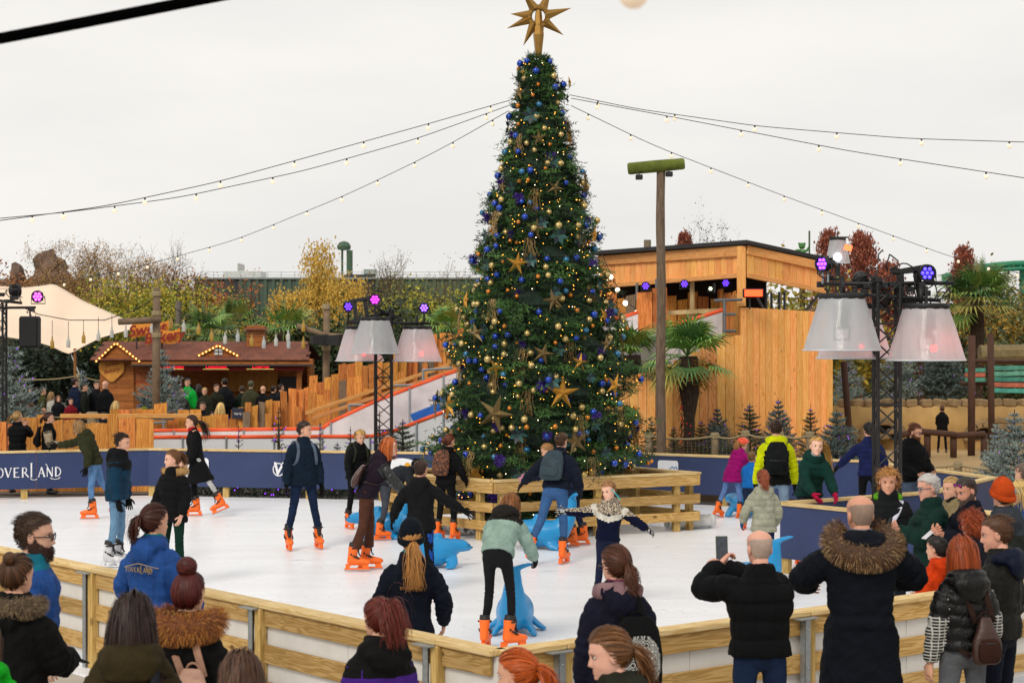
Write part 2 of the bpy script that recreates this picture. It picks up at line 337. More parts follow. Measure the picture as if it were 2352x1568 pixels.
# corner cap
def boards(A, B, label, n, post_t, lettering=None):
    "blue advertising boarding with a timber cap; rink side = -y of the run"
    e, L = run_frame(A, B, 'advertising_boarding', label)
    for i in range(n):
        a, c = L * i / n, L * (i + 1) / n
        board(e, 'panel', a + .004, c - .004, -.02, .012, .2, .895, M_blue, .002)
        board(e, 'top_rail', a + .002, c - .002, -.045, .1, .895, .935, W_rail, .006)
        for zz in (.26, .82):
            for q in (.08, .5, .92): MB().ball((0, 0, 0), .009, 6).build('screw', M_screw, e, loc=(a + (c - a) * q, -.021, zz))
    for p in post_t: board(e, 'post', p - .06, p + .06, .014, .1, -.03, .893, W_post)
    return e
bl_a = boards((-13.2, 35.35), (-7.14, 37.65), 'blue boarding with white lettering along the left back of the rink', 3, (.2, 2.2, 4.1, 5.9))
bl_b = boards((-7.14, 37.65), (-1.74, 36.4), 'blue boarding with curly white words between the ice slide and navy skater', 2, (.05, 1.6, 3.3, 5.0))
bl_c = boards((-1.74, 36.4), (2.42, 36.2), 'blue boarding behind the christmas tree with an oval mountain sign', 2, (.6, 2.1, 3.6))
bl_d = boards((2.42, 36.2), (6.28, 33.9), 'blue boarding right of the tree with small square white sign', 2, (.4, 1.7, 2.9, 4.2))
bl_e = boards((6.28, 33.9), (7.5, 29.9), 'blue boarding closing the far right corner of the rink', 2, (.1, 2.2, 4.0))
pen_a = boards((3.55, 25.3), (5.95, 27.1), 'timber capped boarding on which the girl in green leans', 1, (.9, 2.0))
pen_a.rotation_euler.z += 0
pen_c = boards((5.95, 27.1), (7.5, 29.9), 'timber capped boarding behind the group of watching spectators', 1, (1.4, 2.6))
pen_b = boards((3.55, 25.3), (5.0, 23.35), 'plain blue boarding panel ending in a corner beside the beige jacket girl', 1, (.05, 1.5))
wing = plank_fence((5.35, 24.6), (7.4, 22.4), [1.2], 1, 'timber gate fence of three planks behind the curly haired man', panel=False)
# enclosure round the tree
def ring_fence(C, label):
    e = thing('tree_fence', label, 'fence', (0, 0, 0))
    n = len(C)
    for i in range(n):
        A, B = Vector((*C[i], 0)), Vector((*C[(i + 1) % n], 0)); d = B - A; L = d.length; a = math.atan2(d.y, d.x); mid = A + d / 2
        u = d.normalized(); nn = Vector((u.y, -u.x, 0))
        for z0, z1 in ((.735, .9), (.445, .59), (.165, .31)):
            MB().box((-L / 2 - .05 + .003 * i, -.02, -(z1 - z0) / 2), (L / 2 + .05 - .003 * i, .02, (z1 - z0) / 2), ch=.006).build('plank', W_plank, e, loc=mid + nn * .075 + Vector((0, 0, (z0 + z1) / 2)), rot=(0, 0, a))
        MB().box((-L / 2 - .06, -.075, -.02), (L / 2 - .02, .075, .02), ch=.006).build('top_rail', W_rail, e, loc=mid + nn * .03 + Vector((0, 0, .922)), rot=(0, 0, a))
        for t in (.12, L / 2, L - .35):
            p = A + u * t; MB().box((-.055, -.05, 0), (.055, .05, .898), ch=.006).build('post', W_post, e, loc=p, rot=(0, 0, a))
    return e
TC = Vector((.43, 31.1, 0))
ring_fence([(-.26, 29.2), (2.94, 30.9), (1.2, 33.1), (-2.08, 31.3)], 'square timber fence of three rails round the christmas tree')
# lettering on the boardings: each letter drawn with thick and thin strokes
GL = {'T': [('l', .5, 0, .5, 1, .16), ('l', .02, .95, .98, .95, .1), ('l', .04, .8, .04, .98, .07), ('l', .96, .8, .96, .98, .07), ('l', .32, .02, .68, .02, .06)],
 'O': [('a', .5, .5, .45, .47, 0, 360, .13)], 'V': [('l', .08, .98, .5, .02, .15), ('l', .92, .98, .5, .02, .07), ('l', -.04, .98, .24, .98, .06), ('l', .76, .98, 1.04, .98, .06)],
 'E': [('l', .2, 0, .2, 1, .15), ('l', .1, .97, .85, .97, .08), ('l', .2, .52, .7, .52, .07), ('l', .1, .03, .9, .03, .08)],
 'R': [('l', .2, 0, .2, 1, .15), ('a', .38, .74, .36, .26, -95, 95, .11), ('l', .45, .5, 1.02, .0, .13), ('l', .06, .02, .36, .02, .06), ('l', .1, .98, .4, .98, .06)],
 'L': [('l', .25, -.05, .25, 1.45, .14), ('l', .1, 1.43, .42, 1.43, .06), ('a', .62, -.1, .5, .2, 180, 330, .09)],
 'A': [('l', .5, 1, .1, .02, .07), ('l', .5, 1, .92, .02, .15), ('l', .25, .36, .75, .36, .06), ('l', -.02, .02, .24, .02, .06), ('l', .76, .02, 1.06, .02, .06)],
 'N': [('l', .15, 0, .15, 1, .08), ('l', .15, 1, .88, .0, .15), ('l', .88, 0, .88, 1, .08), ('a', -.15, 1.0, .32, .32, 10, 90, .08)],
 'D': [('l', .2, 0, .2, 1, .15), ('a', .22, .5, .68, .48, -92, 92, .11), ('a', .1, .1, .85, .38, 215, 330, .09)]}
def glyphs(word, h, m, parent, loc, rot, w=.8, gap=.14, ext=.003, name='lettering'):
    "builds one mesh of drawn letters in the x,z plane facing -y"
    mb = MB(); x = 0; tot = len(word) * (w + gap) * h; k = 0
    for ch in word:
        for st in GL[ch]:
            k += 1; yy = -.0004 * k
            if st[0] == 'l':
                _, x0, z0, x1, z1, t = st; a = Vector((x + x0 * w * h, 0, z0 * h)); c = Vector((x + x1 * w * h, 0, z1 * h)); d = c - a; nn = Vector((-d.z, 0, d.x)).normalized() * t * h / 2
                mb.prism([(p.x - tot / 2, p.z) for p in (a - nn, c - nn, c + nn, a + nn)], -ext + yy, 0)
            else:
                _, cx, cz, rx, rz, a0, a1, t = st; n = max(5, int(abs(a1 - a0) / 22))
                for i in range(n):
                    q = []
                    for aa, s in ((a0 + (a1 - a0) * i / n, -.5), (a0 + (a1 - a0) * (i + 1) / n, -.5), (a0 + (a1 - a0) * (i + 1) / n, .5), (a0 + (a1 - a0) * i / n, .5)):
                        th = t * (.45 + .75 * abs(math.cos(R(aa)))); q.append((x + (cx + math.cos(R(aa)) * (rx + s * th)) * w * h - tot / 2, (cz + math.sin(R(aa)) * (rz + s * th)) * h))
                    mb.prism(q, -ext + yy - .0002 * (i % 2), 0)
        x += (w + gap) * h
    return mb.build(name, m, parent, loc=loc, rot=rot)
M_letter = mat('#e8e8ec', .6, var=.02)
def on_run(e, u_target):
    "distance along a boarding's own axis at which it meets the direction u of the survey"
    A = Vector(e.location); a = e.rotation_euler.z; d = Vector((math.cos(a), math.sin(a), 0)); k = (u_target - 1176) / F
    return (k * A.y - A.x) / (d.x - k * d.y)
glyphs('TOVERLAND', .185, M_letter, bl_a, (on_run(bl_a, 58), -.026, .43), (0, 0, 0), w=.72, gap=.12)
for s, sz, du, dz, sh in (('W', .36, 648, .56, .15), ('inter', .22, 678, .53, .15), ('Feelings', .17, 695, .36, .1)):
    link('lettering', text_mesh(s, sz, M_letter, .002, sh, .006), bl_b, (on_run(bl_b, du), -.026, dz), (R(90), 0, 0))
MB().tube([(math.cos(R(a)) * .11, 0, math.sin(R(a)) * .12) for a in range(40, 330, 20)], .012, 6).build('lettering', M_letter, bl_b, loc=(on_run(bl_b, 641), -.026, .56))
def rsign(parent, u, z, w, h, r, name='sign'):
    pts = []
    for cx, cz, a0 in ((w / 2 - r, h / 2 - r, 0), (-w / 2 + r, h / 2 - r, 90), (-w / 2 + r, -h / 2 + r, 180), (w / 2 - r, -h / 2 + r, 270)):
        pts += [(cx + r * math.cos(R(a0 + q)), cz + r * math.sin(R(a0 + q))) for q in range(0, 91, 15)]
    return MB().prism(pts, -.012, 0).build(name, mat('#e9ebee', .5, var=.03), parent, loc=(on_run(parent, u), -.024, z))
rsign(bl_b, 453, .55, .5, .42, .06)
sg = MB().prism([(.36 * math.cos(R(a)), .2 * math.sin(R(a))) for a in range(0, 360, 12)], -.012, 0).build('sign', mat('#e9ebee', .5, var=.03), bl_c, loc=(on_run(bl_c, 922), -.024, .62))
for k, (x, w, hh, c) in enumerate(((-.1, .12, .15, '#d9c02a'), (-.02, .14, .19, '#2f8fae'), (.08, .16, .15, '#4a9a44'))): MB().prism([(x - w / 2, -.1), (x + w / 2, -.1), (x, -.1 + hh)], -.014 - .001 * k, -.0125).build('emblem', mat(c, .6, var=0), sg)
MB().prism([(.12 + .06 * math.cos(R(a)), .06 + .06 * math.sin(R(a))) for a in range(0, 360, 20)], -.0135, -.0125).build('emblem', mat('#e0a01c', .6, var=0), sg)
sq = rsign(bl_d, 1536, .6, .42, .42, .05)
link('lettering', text_mesh('Zillertal', .1, mat('#c03a3a', .6, var=0), .002, .3), sq, (-.03, -.014, -.02), (R(90), 0, 0))
for (x0, z0, x1, z1) in ((.02, .03, .09, .1), (.09, .1, .13, .06), (.13, .06, .17, .1), (.17, .1, .2, .03)):
    MB().tube([(x0, -.014, z0), (x1, -.014, z1)], .008, 5).build('emblem', mat('#2b6cb0', .6, var=0), sq)
rsign(pen_c, 2140, .5, .5, .3, .03)
# white drain pipes on the ice under the tree fence
for k, (x, y, a, ln) in enumerate(((2.5, 30.95, 25, .8), (2.75, 31.25, 40, .5), (-1.35, 30.75, -35, .9), (-1.0, 30.45, -50, .4))):
    mb = MB(); r = .1 - .015 * (k % 2); mb.lathe([(r, 0), (r, ln), (r * 1.12, ln), (r * 1.12, ln + .06), (r, ln + .06), (r * .8, ln + .06), (r * .8, ln * .5)], 16, cap=False, M=Matrix.Rotation(R(90), 4, 'Y'))
    tag(mb.build('drain_pipe', mat('#c9cbcc', .5, var=.1), loc=(x, y, r + .02), rot=(0, 0, R(a)), smooth=True), ['thick white drain pipe lying under the right end of tree fence', 'shorter white pipe lying behind the right post of tree fence', 'long white pipe lying under the left side of tree fence', 'short white pipe stub under the left side of tree fence'][k], 'pipe', 'white pipes under the tree fence')
# ---------------------------------------------------------------- vegetation builders
def leaf_cloud(centres, n, spread, size, rs, mats, name, parent, hang=0, flat=0, aspect=.5, light_up=True):
    "many small leaf faces round the given points"
    C = np.asarray(centres, float); k = rs.randint(0, len(C), n); p = C[k] + rs.randn(n, 3) * spread
    if hang: p[:, 2] -= np.abs(rs.randn(n)) * hang
    a = nz_r(rs.randn(n, 3)); b = nz_r(np.cross(a, rs.randn(n, 3)))
    if hang: a = nz_r(a * .35 + np.array([0, 0, -1.])); b = nz_r(np.cross(a, rs.randn(n, 3)))
    s = (size * (.6 + .8 * rs.rand(n)))[:, None]; V = np.stack([p - a * s, p + b * s * aspect, p + a * s, p - b * s * aspect], 1).reshape(-1, 3)
    Q = np.arange(n * 4).reshape(-1, 4); mi = rs.randint(0, len(mats), n)
    return link(name, npmesh(name, V, Q, mats, mi, False), parent)
def nz_r(a): return a / (np.linalg.norm(a, axis=1)[:, None] + 1e-9)
def grow(mb, p, d, L, r, depth, rs, tips, spread=.6, up=.15, kids=(2, 4), shrink=.68, droop=0, nseg=4, mids=None):
    pts = [p]; q = np.array(p, float); dd = np.array(d, float)
    for i in range(nseg):
        dd = dd + rs.randn(3) * .14 + np.array([0, 0, up * .3 - droop * (i / nseg)]); dd /= np.linalg.norm(dd); q = q + dd * L / nseg; pts.append(q.copy())
    mb.tube([tuple(x) for x in pts], [r * (1 - .45 * i / nseg) for i in range(nseg + 1)], 6 if r > .03 else 3, cap=False)
    tips.append(q)
    if mids is not None: mids.extend(pts[2:])
    if depth <= 0: return
    for c in range(rs.randint(kids[0], kids[1] + 1)):
        o = rs.randn(3); o -= dd * o.dot(dd); o /= np.linalg.norm(o) + 1e-9; t = rs.randint(2, nseg + 1); nd = dd + o * spread * (.7 + .6 * rs.rand()); grow(mb, pts[t], nd / np.linalg.norm(nd), L * shrink * (.8 + .4 * rs.rand()), r * .55, depth - 1, rs, tips, spread, up, kids, shrink, droop, nseg, mids)
def leafy_tree(label, loc, h, crown_r, cols, n, size, seed, bark='#3a3029', trunk_r=.16, depth=3, hang=0, spread=.35, up=.25, name='tree', kids=(3, 4), wide=.7, group=None, trunk_h=.3):
    rs = np.random.RandomState(seed); e = thing(name, label, 'tree', loc, group=group); mb = MB(); tips = []; mids = []
    grow(mb, (0, 0, 0), (rs.randn() * .05, 0, 1), h * trunk_h, trunk_r, 0, rs, [], nseg=4); top = np.array(mb.v[-6:]).mean(0)
    for i in range(5):
        a = i * 1.257 + rs.rand(); grow(mb, top, nz((math.cos(a) * wide, math.sin(a) * wide, .8)), h * .36, trunk_r * .5, depth - 1, rs, tips, .75, up, kids, .66, 0, 4, mids)
    P_ = np.array(tips + mids); sc = np.array([crown_r / (np.percentile(np.abs(P_[:, 0]), 96) + .01), crown_r / (np.percentile(np.abs(P_[:, 1]), 96) + .01), 1]); mz = np.percentile(P_[:, 2], 98)
    V = np.array(mb.v); tz = top[2]; 
    def warp(A):
        A = np.array(A, float); f = np.clip((A[:, 2] - tz * .6) / (mz - tz * .6), 0, 1)[:, None]; B = A.copy(); B[:, :2] *= 1 + (sc[:2] - 1) * f ** .5; B[:, 2] = np.where(A[:, 2] > tz, tz + (A[:, 2] - tz) * (h * .96 - tz) / (mz - tz), A[:, 2]); return B
    mb.v = [tuple(x) for x in warp(V)]; mb.build('trunk', mat(bark, .9, var=.3, vs=8), e, True)
    if n: leaf_cloud(warp(P_), n, spread, size, rs, [mat(c, .75, var=.2, vs=2) for c in cols], 'crown', e, hang)
    return e
def palm(label, loc, h, seed, lights=None, crown=1.0, hairy=True, group='fan palms', nleaf=30, flower=False, bright=1.0):
    rs = np.random.RandomState(seed); e = thing('palm_tree', label, 'palm', loc, group=group); mb = MB(); z = np.linspace(0, h, 14)
    mb.tube([(math.sin(q * .9) * .05, 0, q) for q in z], [.12 + (.1 if hairy and q > h * .5 else 0) * min(1, (q - h * .55) / (h * .2)) * (1 - .3 * max(0, (q - h * .85) / (h * .15))) for q in z], 10); t = mb.build('trunk', mat('#3b2c20', .95, var=.5, vs=14, bump=.9, bs=18), e, True)
    V = []; n = 500; a = rs.rand(n) * 6.28; q = h * (.1 + .88 * rs.rand(n)); rr = .115 + (.09 if hairy else 0) * np.clip((q - h * .55) / (h * .2), 0, 1); p = np.stack([np.cos(a) * rr, np.sin(a) * rr, q], 1); o = np.stack([np.cos(a), np.sin(a), -1.6 + 0 * a], 1) * (.05 + .07 * rs.rand(n))[:, None]; sd = np.stack([-np.sin(a), np.cos(a), 0 * a], 1) * .012
    V = np.stack([p - sd, p + sd, p + o], 1).reshape(-1, 3); link('fibre', npmesh('fibre', V, np.arange(n * 3).reshape(-1, 3), [mat('#4a3826', .95), mat('#2b2018', .95)], rs.randint(0, 2, n), False), t)
    g = [mat(tuple(np.array(srgb(c)) * bright), .55, var=.2, vs=4) for c in ('#58843a', '#7ea04a', '#3e6230', '#a8a450')]
    for i in range(nleaf):
        el = R(rs.choice([80, 65, 50, 38, 25, 8, -12, -35])) + rs.randn() * .12; az = i * 2.4 + rs.randn() * .25; d = np.array([math.cos(el) * math.cos(az), math.cos(el) * math.sin(az), math.sin(el)]); L = (.45 + .25 * rs.rand()) * crown
        b0 = np.array([0, 0, h]); p1 = b0 + d * L + np.array([0, 0, -.05]); mb = MB(); mb.tube([tuple(b0), tuple(b0 + d * L * .5 + (0, 0, .02)), tuple(p1)], .012, 4)
        sdv = nz(np.cross(d, (0, 0, 1) if abs(d[2]) < .9 else (1, 0, 0))); nn = np.cross(sdv, d); m = 17
        for k in range(m):
            b = R(-100 + 200 * k / (m - 1)); bd = d * math.cos(b) + sdv * math.sin(b); ln = (.62 + .1 * rs.rand()) * crown * (.75 + .25 * math.cos(b * .8)); w = nz(np.cross(bd, nn)) * .024 * crown
            pm = p1 + bd * ln * .55 + nn * .03; pe = p1 + bd * ln + np.array([0, 0, -.10 - .12 * rs.rand()]) * crown
            mb.add([p1 - w * .4, p1 + w * .4, pm + w, pm - w, pe], [(0, 1, 2, 3), (3, 2, 4)])
        mb.build('leaf', g[rs.choice([0, 0, 1, 1, 2, 3] if el > -.4 else [1, 3, 3, 2])], e)
    if flower: leaf_cloud(np.array([(.25 + .1 * math.sin(i), -.2, h - .15 - i * .06) for i in range(8)]), 500, .1, .03, rs, [mat('#a07818', .8), mat('#7a5a14', .8)], 'flower_cluster', e)
    if lights:
        mb = MB()
        for i in range(60): a = rs.rand() * 6.28; q = h * .75 * rs.rand(); mb.ball((math.cos(a) * .145, math.sin(a) * .145, q), .008, 5)
        o = mb.build('fairy_lights', mat(lights, .5, var=0, emit=1.5), e); o['kind'] = 'stuff'
    return e
def spruce_mesh(h, r, seed, dense, cols, needle=.05):
    rs = np.random.RandomState(seed); tr = MB(); tr.tube([(0, 0, 0), (0, 0, h * .5), (0, 0, h)], [.035, .025, .006], 6); PV = []; lay = int(h / .11)
    tips = []
    for i in range(lay):
        z = h * (.06 + .94 * i / lay); rr = r * (1 - i / lay) ** .85 * (.8 + .4 * rs.rand()); nb = max(3, int((5 + 6 * rs.rand()) * dense))
        for b in range(nb):
            a = rs.rand() * 6.28; L = rr * (.7 + .5 * rs.rand()); d = nz((math.cos(a), math.sin(a), .35 + .25 * rs.rand())); p0 = np.array([0, 0, z]); tr.tube([tuple(p0), tuple(p0 + d * L)], [.009, .003], 3, cap=False); tips.append((p0 + d * L, d, L))
            m = int(L / .011); t = rs.rand(m); pp = p0 + d * (L * (.12 + .88 * t))[:, None]; PV.append((pp, np.repeat(d[None], m, 0)))
            for sgn in (-1, 1):
                sd = nz(d * .7 + sgn * np.cross(d, (0, 0, 1)) * .8); L2_ = L * .4; st = p0 + d * L * (.35 + .3 * rs.rand()); m2 = int(L2_ / .013); t2 = rs.rand(m2); PV.append((st + sd * (L2_ * t2)[:, None], np.repeat(sd[None], m2, 0)))
    p = np.concatenate([x[0] for x in PV]); d = np.concatenate([x[1] for x in PV]); n = len(p); o = nz_r(rs.randn(n, 3) + d * .9); w = nz_r(np.cross(o, rs.randn(n, 3))) * .006; s = needle * (.7 + .6 * rs.rand(n))[:, None]
    V = np.stack([p - w, p + w, p + o * s], 1).reshape(-1, 3); fo = npmesh('needles', V, np.arange(n * 3).reshape(-1, 3), [mat(c, .8, var=.2) for c in cols], rs.randint(0, len(cols), n), False)
    lt = MB()
    for i in range(26):
        q, dd, L = tips[rs.randint(len(tips))]; q = q - dd * L * .3 * rs.rand(); lt.ball(tuple(q), .009, 5)
    return tr.mesh('trunk', [mat('#41352a', .9)]), fo, lt.mesh('fairy_lights', [mat('#a040f0', .5, var=0, emit=1.3)])
SPR = [spruce_mesh(1.6, .62, 3, 2.2, ['#8f9d96', '#6f8280', '#aab6ae'], .055), spruce_mesh(1.5, .5, 8, 2.2, ['#4a5640', '#39452f', '#626c54'], .05), spruce_mesh(1.5, .36, 12, .5, ['#3c4030', '#54503a'], .035), spruce_mesh(1.4, .66, 21, 3.0, ['#5b6d6a', '#465653', '#768582'], .052)]
def spruce(kind, label, x, y, z=0, h=1.6, w=1.0, rz=0):
    t, f, l_ = SPR[kind]; e = thing('spruce_tree', label, 'spruce', (x, y, z), rz, 'small spruces with purple fairy lights'); s = h / 1.55; e.scale = (s * w, s * w, s)
    link('trunk', t, e); link('needles', f, e); o = link('fairy_lights', l_, e); o['kind'] = 'stuff'; return e
# ---------------------------------------------------------------- far setting: warehouse, rocks, trees
def PX(u, v, d): p = P(u, v, d); return p
wh = thing('warehouse', 'long green and charcoal corrugated warehouse behind the autumn trees', 'building', (0, 0, 0))
WD = 132
def wseg(u0, u1, c, v=641, dd=0):
    x0, x1 = XD(u0, WD), XD(u1, WD); zt = P(0, v, WD).z; e = None; w = .55; k = int((x1 - x0) / w)
    mb = MB()
    for i in range(k):
        a = x0 + (x1 - x0) * i / k; b_ = x0 + (x1 - x0) * (i + 1) / k; q = (b_ - a)
        mb.prism([(a, -.5), (b_, -.5), (b_, zt), (a, zt)], WD + dd, WD + dd + .1); mb.box((a + q * .1, WD + dd - .12, -.5), (a + q * .5, WD + dd, zt - .003))
    return mb.build('cladding', mat(c, .6, var=.06, vs=.4), wh)
wseg(448, 512, '#46594a'); wseg(512.2, 548, '#2e3238'); wseg(548.2, 790, '#46594a'); wseg(790.2, 862, '#2e3238', 630); wseg(862.2, 1400, '#52684c', 640)
MB().box((XD(440, WD), WD - .2, P(0, 641, WD).z), (XD(1400, WD), WD + 20, P(0, 641, WD).z + .12)).build('roof_edge', mat('#8d9490', .6), wh)
for (u0, u1, v0, v1, c, dd) in ((512, 600, 622, 641, '#c9cbc8', 8), (545, 549, 604, 622, '#b9b9b5', 8), (835, 860, 618, 630, '#8f9a94', 6)):
    MB().box((XD(u0, WD + dd), WD + dd, P(0, v1, WD + dd).z), (XD(u1, WD + dd), WD + dd + 3, P(0, v0, WD + dd).z), ch=.05).build('roof_unit', mat(c, .6), wh)
rl = MB()
for k in range(30): u = 460 + k * 31; rl.tube([P(u, 641, WD + 3), P(u, 624, WD + 3)], .03, 4)
for v in (625, 632): rl.tube([P(460, v, WD + 3), P(1360, v, WD + 3)], .03, 4)
rl.build('roof_railing', mat('#b8bcbc', .5, .5), wh)
vp = MB(); d = WD + 4
for u in (786, 803): vp.tube([P(u, 641, d), P(u, 575, d)], .22 if u > 790 else .08, 8)
vp.lathe([(.1, 0), (.45, .05), (.5, .3), (.35, .55), (.1, .65)], 12, M=Matrix.Translation(P(790, 575, d))); vp.build('vent_stack', mat('#3f5a44', .6), wh)
def rock(mb, c, r, sc, seed):
    rs = np.random.RandomState(seed); t = MB(); t.ball((0, 0, 0), 1, 18); v = np.array(t.v); n_ = vnoise_(v, 3, seed) * .25 + vnoise_(v, 7, seed + 1) * .12; v = v * (1 + n_)[:, None] * np.array(sc) * r; mb.add(v + np.array(c), t.f)
def vnoise_(V, sc, seed=0):
    r = np.random.RandomState(seed); out = np.zeros(len(V))
    for k in range(5):
        w = r.randn(3); w = w / np.linalg.norm(w) * sc * (1 + .6 * k); ph = r.rand() * 6.28; w2 = r.randn(3) * sc * .6; out += np.sin(V @ w + 1.7 * np.sin(V @ w2) + ph) / (1 + .5 * k)
    return out / 2.5
M_rock = mat('#6b564a', .95, var=.35, vs=1.2, bump=.8, bs=4)
rk = thing('rock_formation', 'weathered brown rock outcrop with a crooked stack above the tent', 'rock', (0, 0, 0)); RDp = 108
mb = MB(); rock(mb, P(112, 622, RDp), .95, (.95, .9, 1.15), 4); rock(mb, P(118, 642, RDp), 1.1, (1.05, .9, .6), 6); rock(mb, P(113, 599, RDp), .35, (.6, .6, 1.2), 9); mb.build('stack', M_rock, rk)
mb = MB(); rock(mb, P(40, 632, RDp), .75, (.55, .6, .95), 14); mb.build('boulder', M_rock, rk)
MB().box(P(-60, 760, RDp) - Vector((0, 0, 3)), Vector((XD(190, RDp), RDp + 2, P(0, 640, RDp).z)), ch=.1).build('base', mat('#6e6256', .95, var=.3, vs=1, bump=.5, bs=3), rk)
AUT = ['#7a5426', '#8d6630', '#5e4420', '#a37a3a']; YG = ['#96922a', '#b0a430', '#6a7c2a', '#c4ac3a']
def T_at(u, d): return (XD(u, d), d, -.1)
zt = lambda v, d: P(0, v, d).z
leafy_tree('large round autumn tree with thin brown leaves behind the tent', T_at(240, 92), zt(555, 92), 2.9, ['#a88450', '#86663c', '#b89460'], 22000, .042, 11, depth=5, spread=.16, kids=(3, 4))
leafy_tree('nearly bare tree with fine twigs right of the round autumn tree', T_at(388, 96), zt(556, 96), 1.9, ['#b09468', '#98784c'], 2600, .036, 15, depth=5, spread=.1, kids=(3, 5))
leafy_tree('low rusty orange beech behind the yellow green shrubs', T_at(330, 100), zt(640, 100), 4.2, ['#a86230', '#b87038', '#86502c'], 13000, .1, 18, depth=3, spread=.5)
leafy_tree('rust brown beech tree just left of the dark warehouse wall', T_at(165, 104), zt(650, 104), 4.0, ['#9a6638', '#86583a', '#a8743e'], 11000, .1, 19, depth=3, spread=.5)
leafy_tree('yellow green leafed tree behind the hanging bakery sign', T_at(300, 76), zt(652, 76), 2.6, YG, 15000, .07, 21, depth=3, spread=.34, trunk_h=.15)
leafy_tree('yellow green leafed tree behind the thin rope pole', T_at(420, 80), zt(665, 80), 2.4, YG, 14000, .07, 23, depth=3, spread=.34, trunk_h=.15)
leafy_tree('slender young tree with sparse orange leaves before the warehouse', T_at(562, 84), zt(632, 84), .8, ['#b05a24', '#c46a2c'], 520, .06, 25, depth=3, spread=.18)
leafy_tree('golden yellow weeping willow in front of the warehouse', T_at(728, 98), zt(562, 98), 2.0, ['#d4a842', '#e2ba54', '#b49c42', '#cca648'], 32000, .08, 31, depth=4, spread=.26, hang=.85, up=.1, wide=.9)
leafy_tree('wide half bare shrub with upright brown twigs beside the tree', T_at(930, 82), zt(588, 82), 2.7, ['#86703c', '#968638', '#a29236', '#6a5c34'], 4600, .036, 37, depth=5, spread=.2, trunk_h=.08, kids=(3, 4), up=.8, bark='#5a4a38')
leafy_tree('olive leafed shrub below the half bare shrub', T_at(985, 78), zt(680, 78), 2.2, ['#a09a30', '#80882e', '#b4ac38'], 9000, .08, 38, depth=3, spread=.35, trunk_h=.08)
for i, (u, d, v, r, cs, lb) in enumerate(((60, 76, 790, 3.0, ['#20301c', '#182616', '#2c3a1e'], 'dark evergreen hedge mass under the tent'), (180, 74, 792, 2.2, ['#24361e', '#1b2a18'], 'dark evergreen bush between tent and bakery'), (700, 68, 775, 2.0, ['#3a4a22', '#2a3a1c', '#505a2a'], 'dark green bush behind the bakery roof'), (800, 66, 760, 2.2, ['#34441e', '#28361a', '#4a5626'], 'dark green bush right of the bakery'), (560, 74, 768, 2.8, ['#5a5a3a', '#48502e', '#6a6848'], 'grey green bush behind the bakery chimney'), (955, 60, 770, 1.6, ['#34441e', '#28361a'], 'dark green bush behind the left lamp tower'))):
    leafy_tree(lb, T_at(u, d), zt(v, d) * 1.12, r * 1.15, cs, 7000, .1, 60 + i, depth=3, spread=.45, trunk_h=.1, name='bush', group='evergreen bushes')
RED = ['#84402c', '#964c36', '#6a3022', '#a46448']
for i, (u, d, v, r, lb) in enumerate(((1905, 100, 527, 1.05, 'leftmost rust red bald cypress behind the far stage lamp'), (1978, 98, 535, 1.35, 'tall rust red bald cypress right of the far stage lamp'), (2215, 104, 566, .9, 'pointed rust red cypress under the green coaster track'), (1572, 110, 535, .7, 'small rust red treetop above the wooden tower roof'), (2040, 96, 605, 1.2, 'lower rust red cypress behind the right lamp tower'))):
    rs = np.random.RandomState(90 + i); e = thing('cypress_tree', lb, 'tree', T_at(u, d), group='rust red cypresses'); h = zt(v, d); mb = MB(); mb.tube([(0, 0, 0), (0, 0, h * .95)], [.2, .03], 6); mb.build('trunk', mat('#3a2a22', .9), e)
    z = h * (.2 + .8 * rs.rand(2600) ** .8); a = rs.rand(2600) * 6.28; rr = 1.7 * r * (1.03 - z / h) ** .55 * (.2 + .8 * rs.rand(2600)) * (1 + .3 * np.sin(z * 5 + 2 * np.sin(a * 2))); C = np.stack([np.cos(a) * rr, np.sin(a) * rr, z], 1)
    leaf_cloud(C, 9000, .14, .085, rs, [mat(c, .8, var=.2) for c in RED], 'crown', e, .06)
leafy_tree('leafless young tree standing behind the wooden tower roof', T_at(1635, 92), zt(473, 92), 1.05, ['#4a4034'], 500, .05, 44, depth=4, spread=.12, bark='#3c342e', trunk_r=.08, trunk_h=.45)
leafy_tree('pale leafless tree at the right edge behind the palm', T_at(2345, 96), zt(640, 96), 1.6, ['#8a7a66'], 200, .06, 45, depth=4, spread=.2, bark='#6e6258')
for i, (u, d, v, r, cs, lb) in enumerate(((1805, 60, 640, 2.6, ['#8a7a1e', '#6a6a22', '#a88a22'], 'yellow leafed bush seen under the tower roof'), (2300, 78, 690, 2.6, ['#8a6a1e', '#6a5a20', '#a07a22', '#565a26'], 'golden bush behind the right palm'), (2120, 72, 800, 3.4, ['#2a3a1e', '#3a4626', '#223018'], 'dark bush behind the stone wall by the palm'), (1985, 70, 810, 2.2, ['#3a4630', '#2c3826', '#4a5238'], 'dark bush behind the right lamp tower'), (2300, 70, 800, 3.0, ['#2f3c22', '#3c4a2a', '#5a5a2a'], 'dark bush behind the painted boards'), (2380, 84, 640, 2.4, ['#6a6a2a', '#7e722a', '#4e5626'], 'olive tree crown at the right edge'))):
    leafy_tree(lb, T_at(u, d), zt(v, d), r, cs, 8000, .1, 160 + i, depth=3, spread=.42, trunk_h=.1, name='bush', group='bushes behind the plaza')
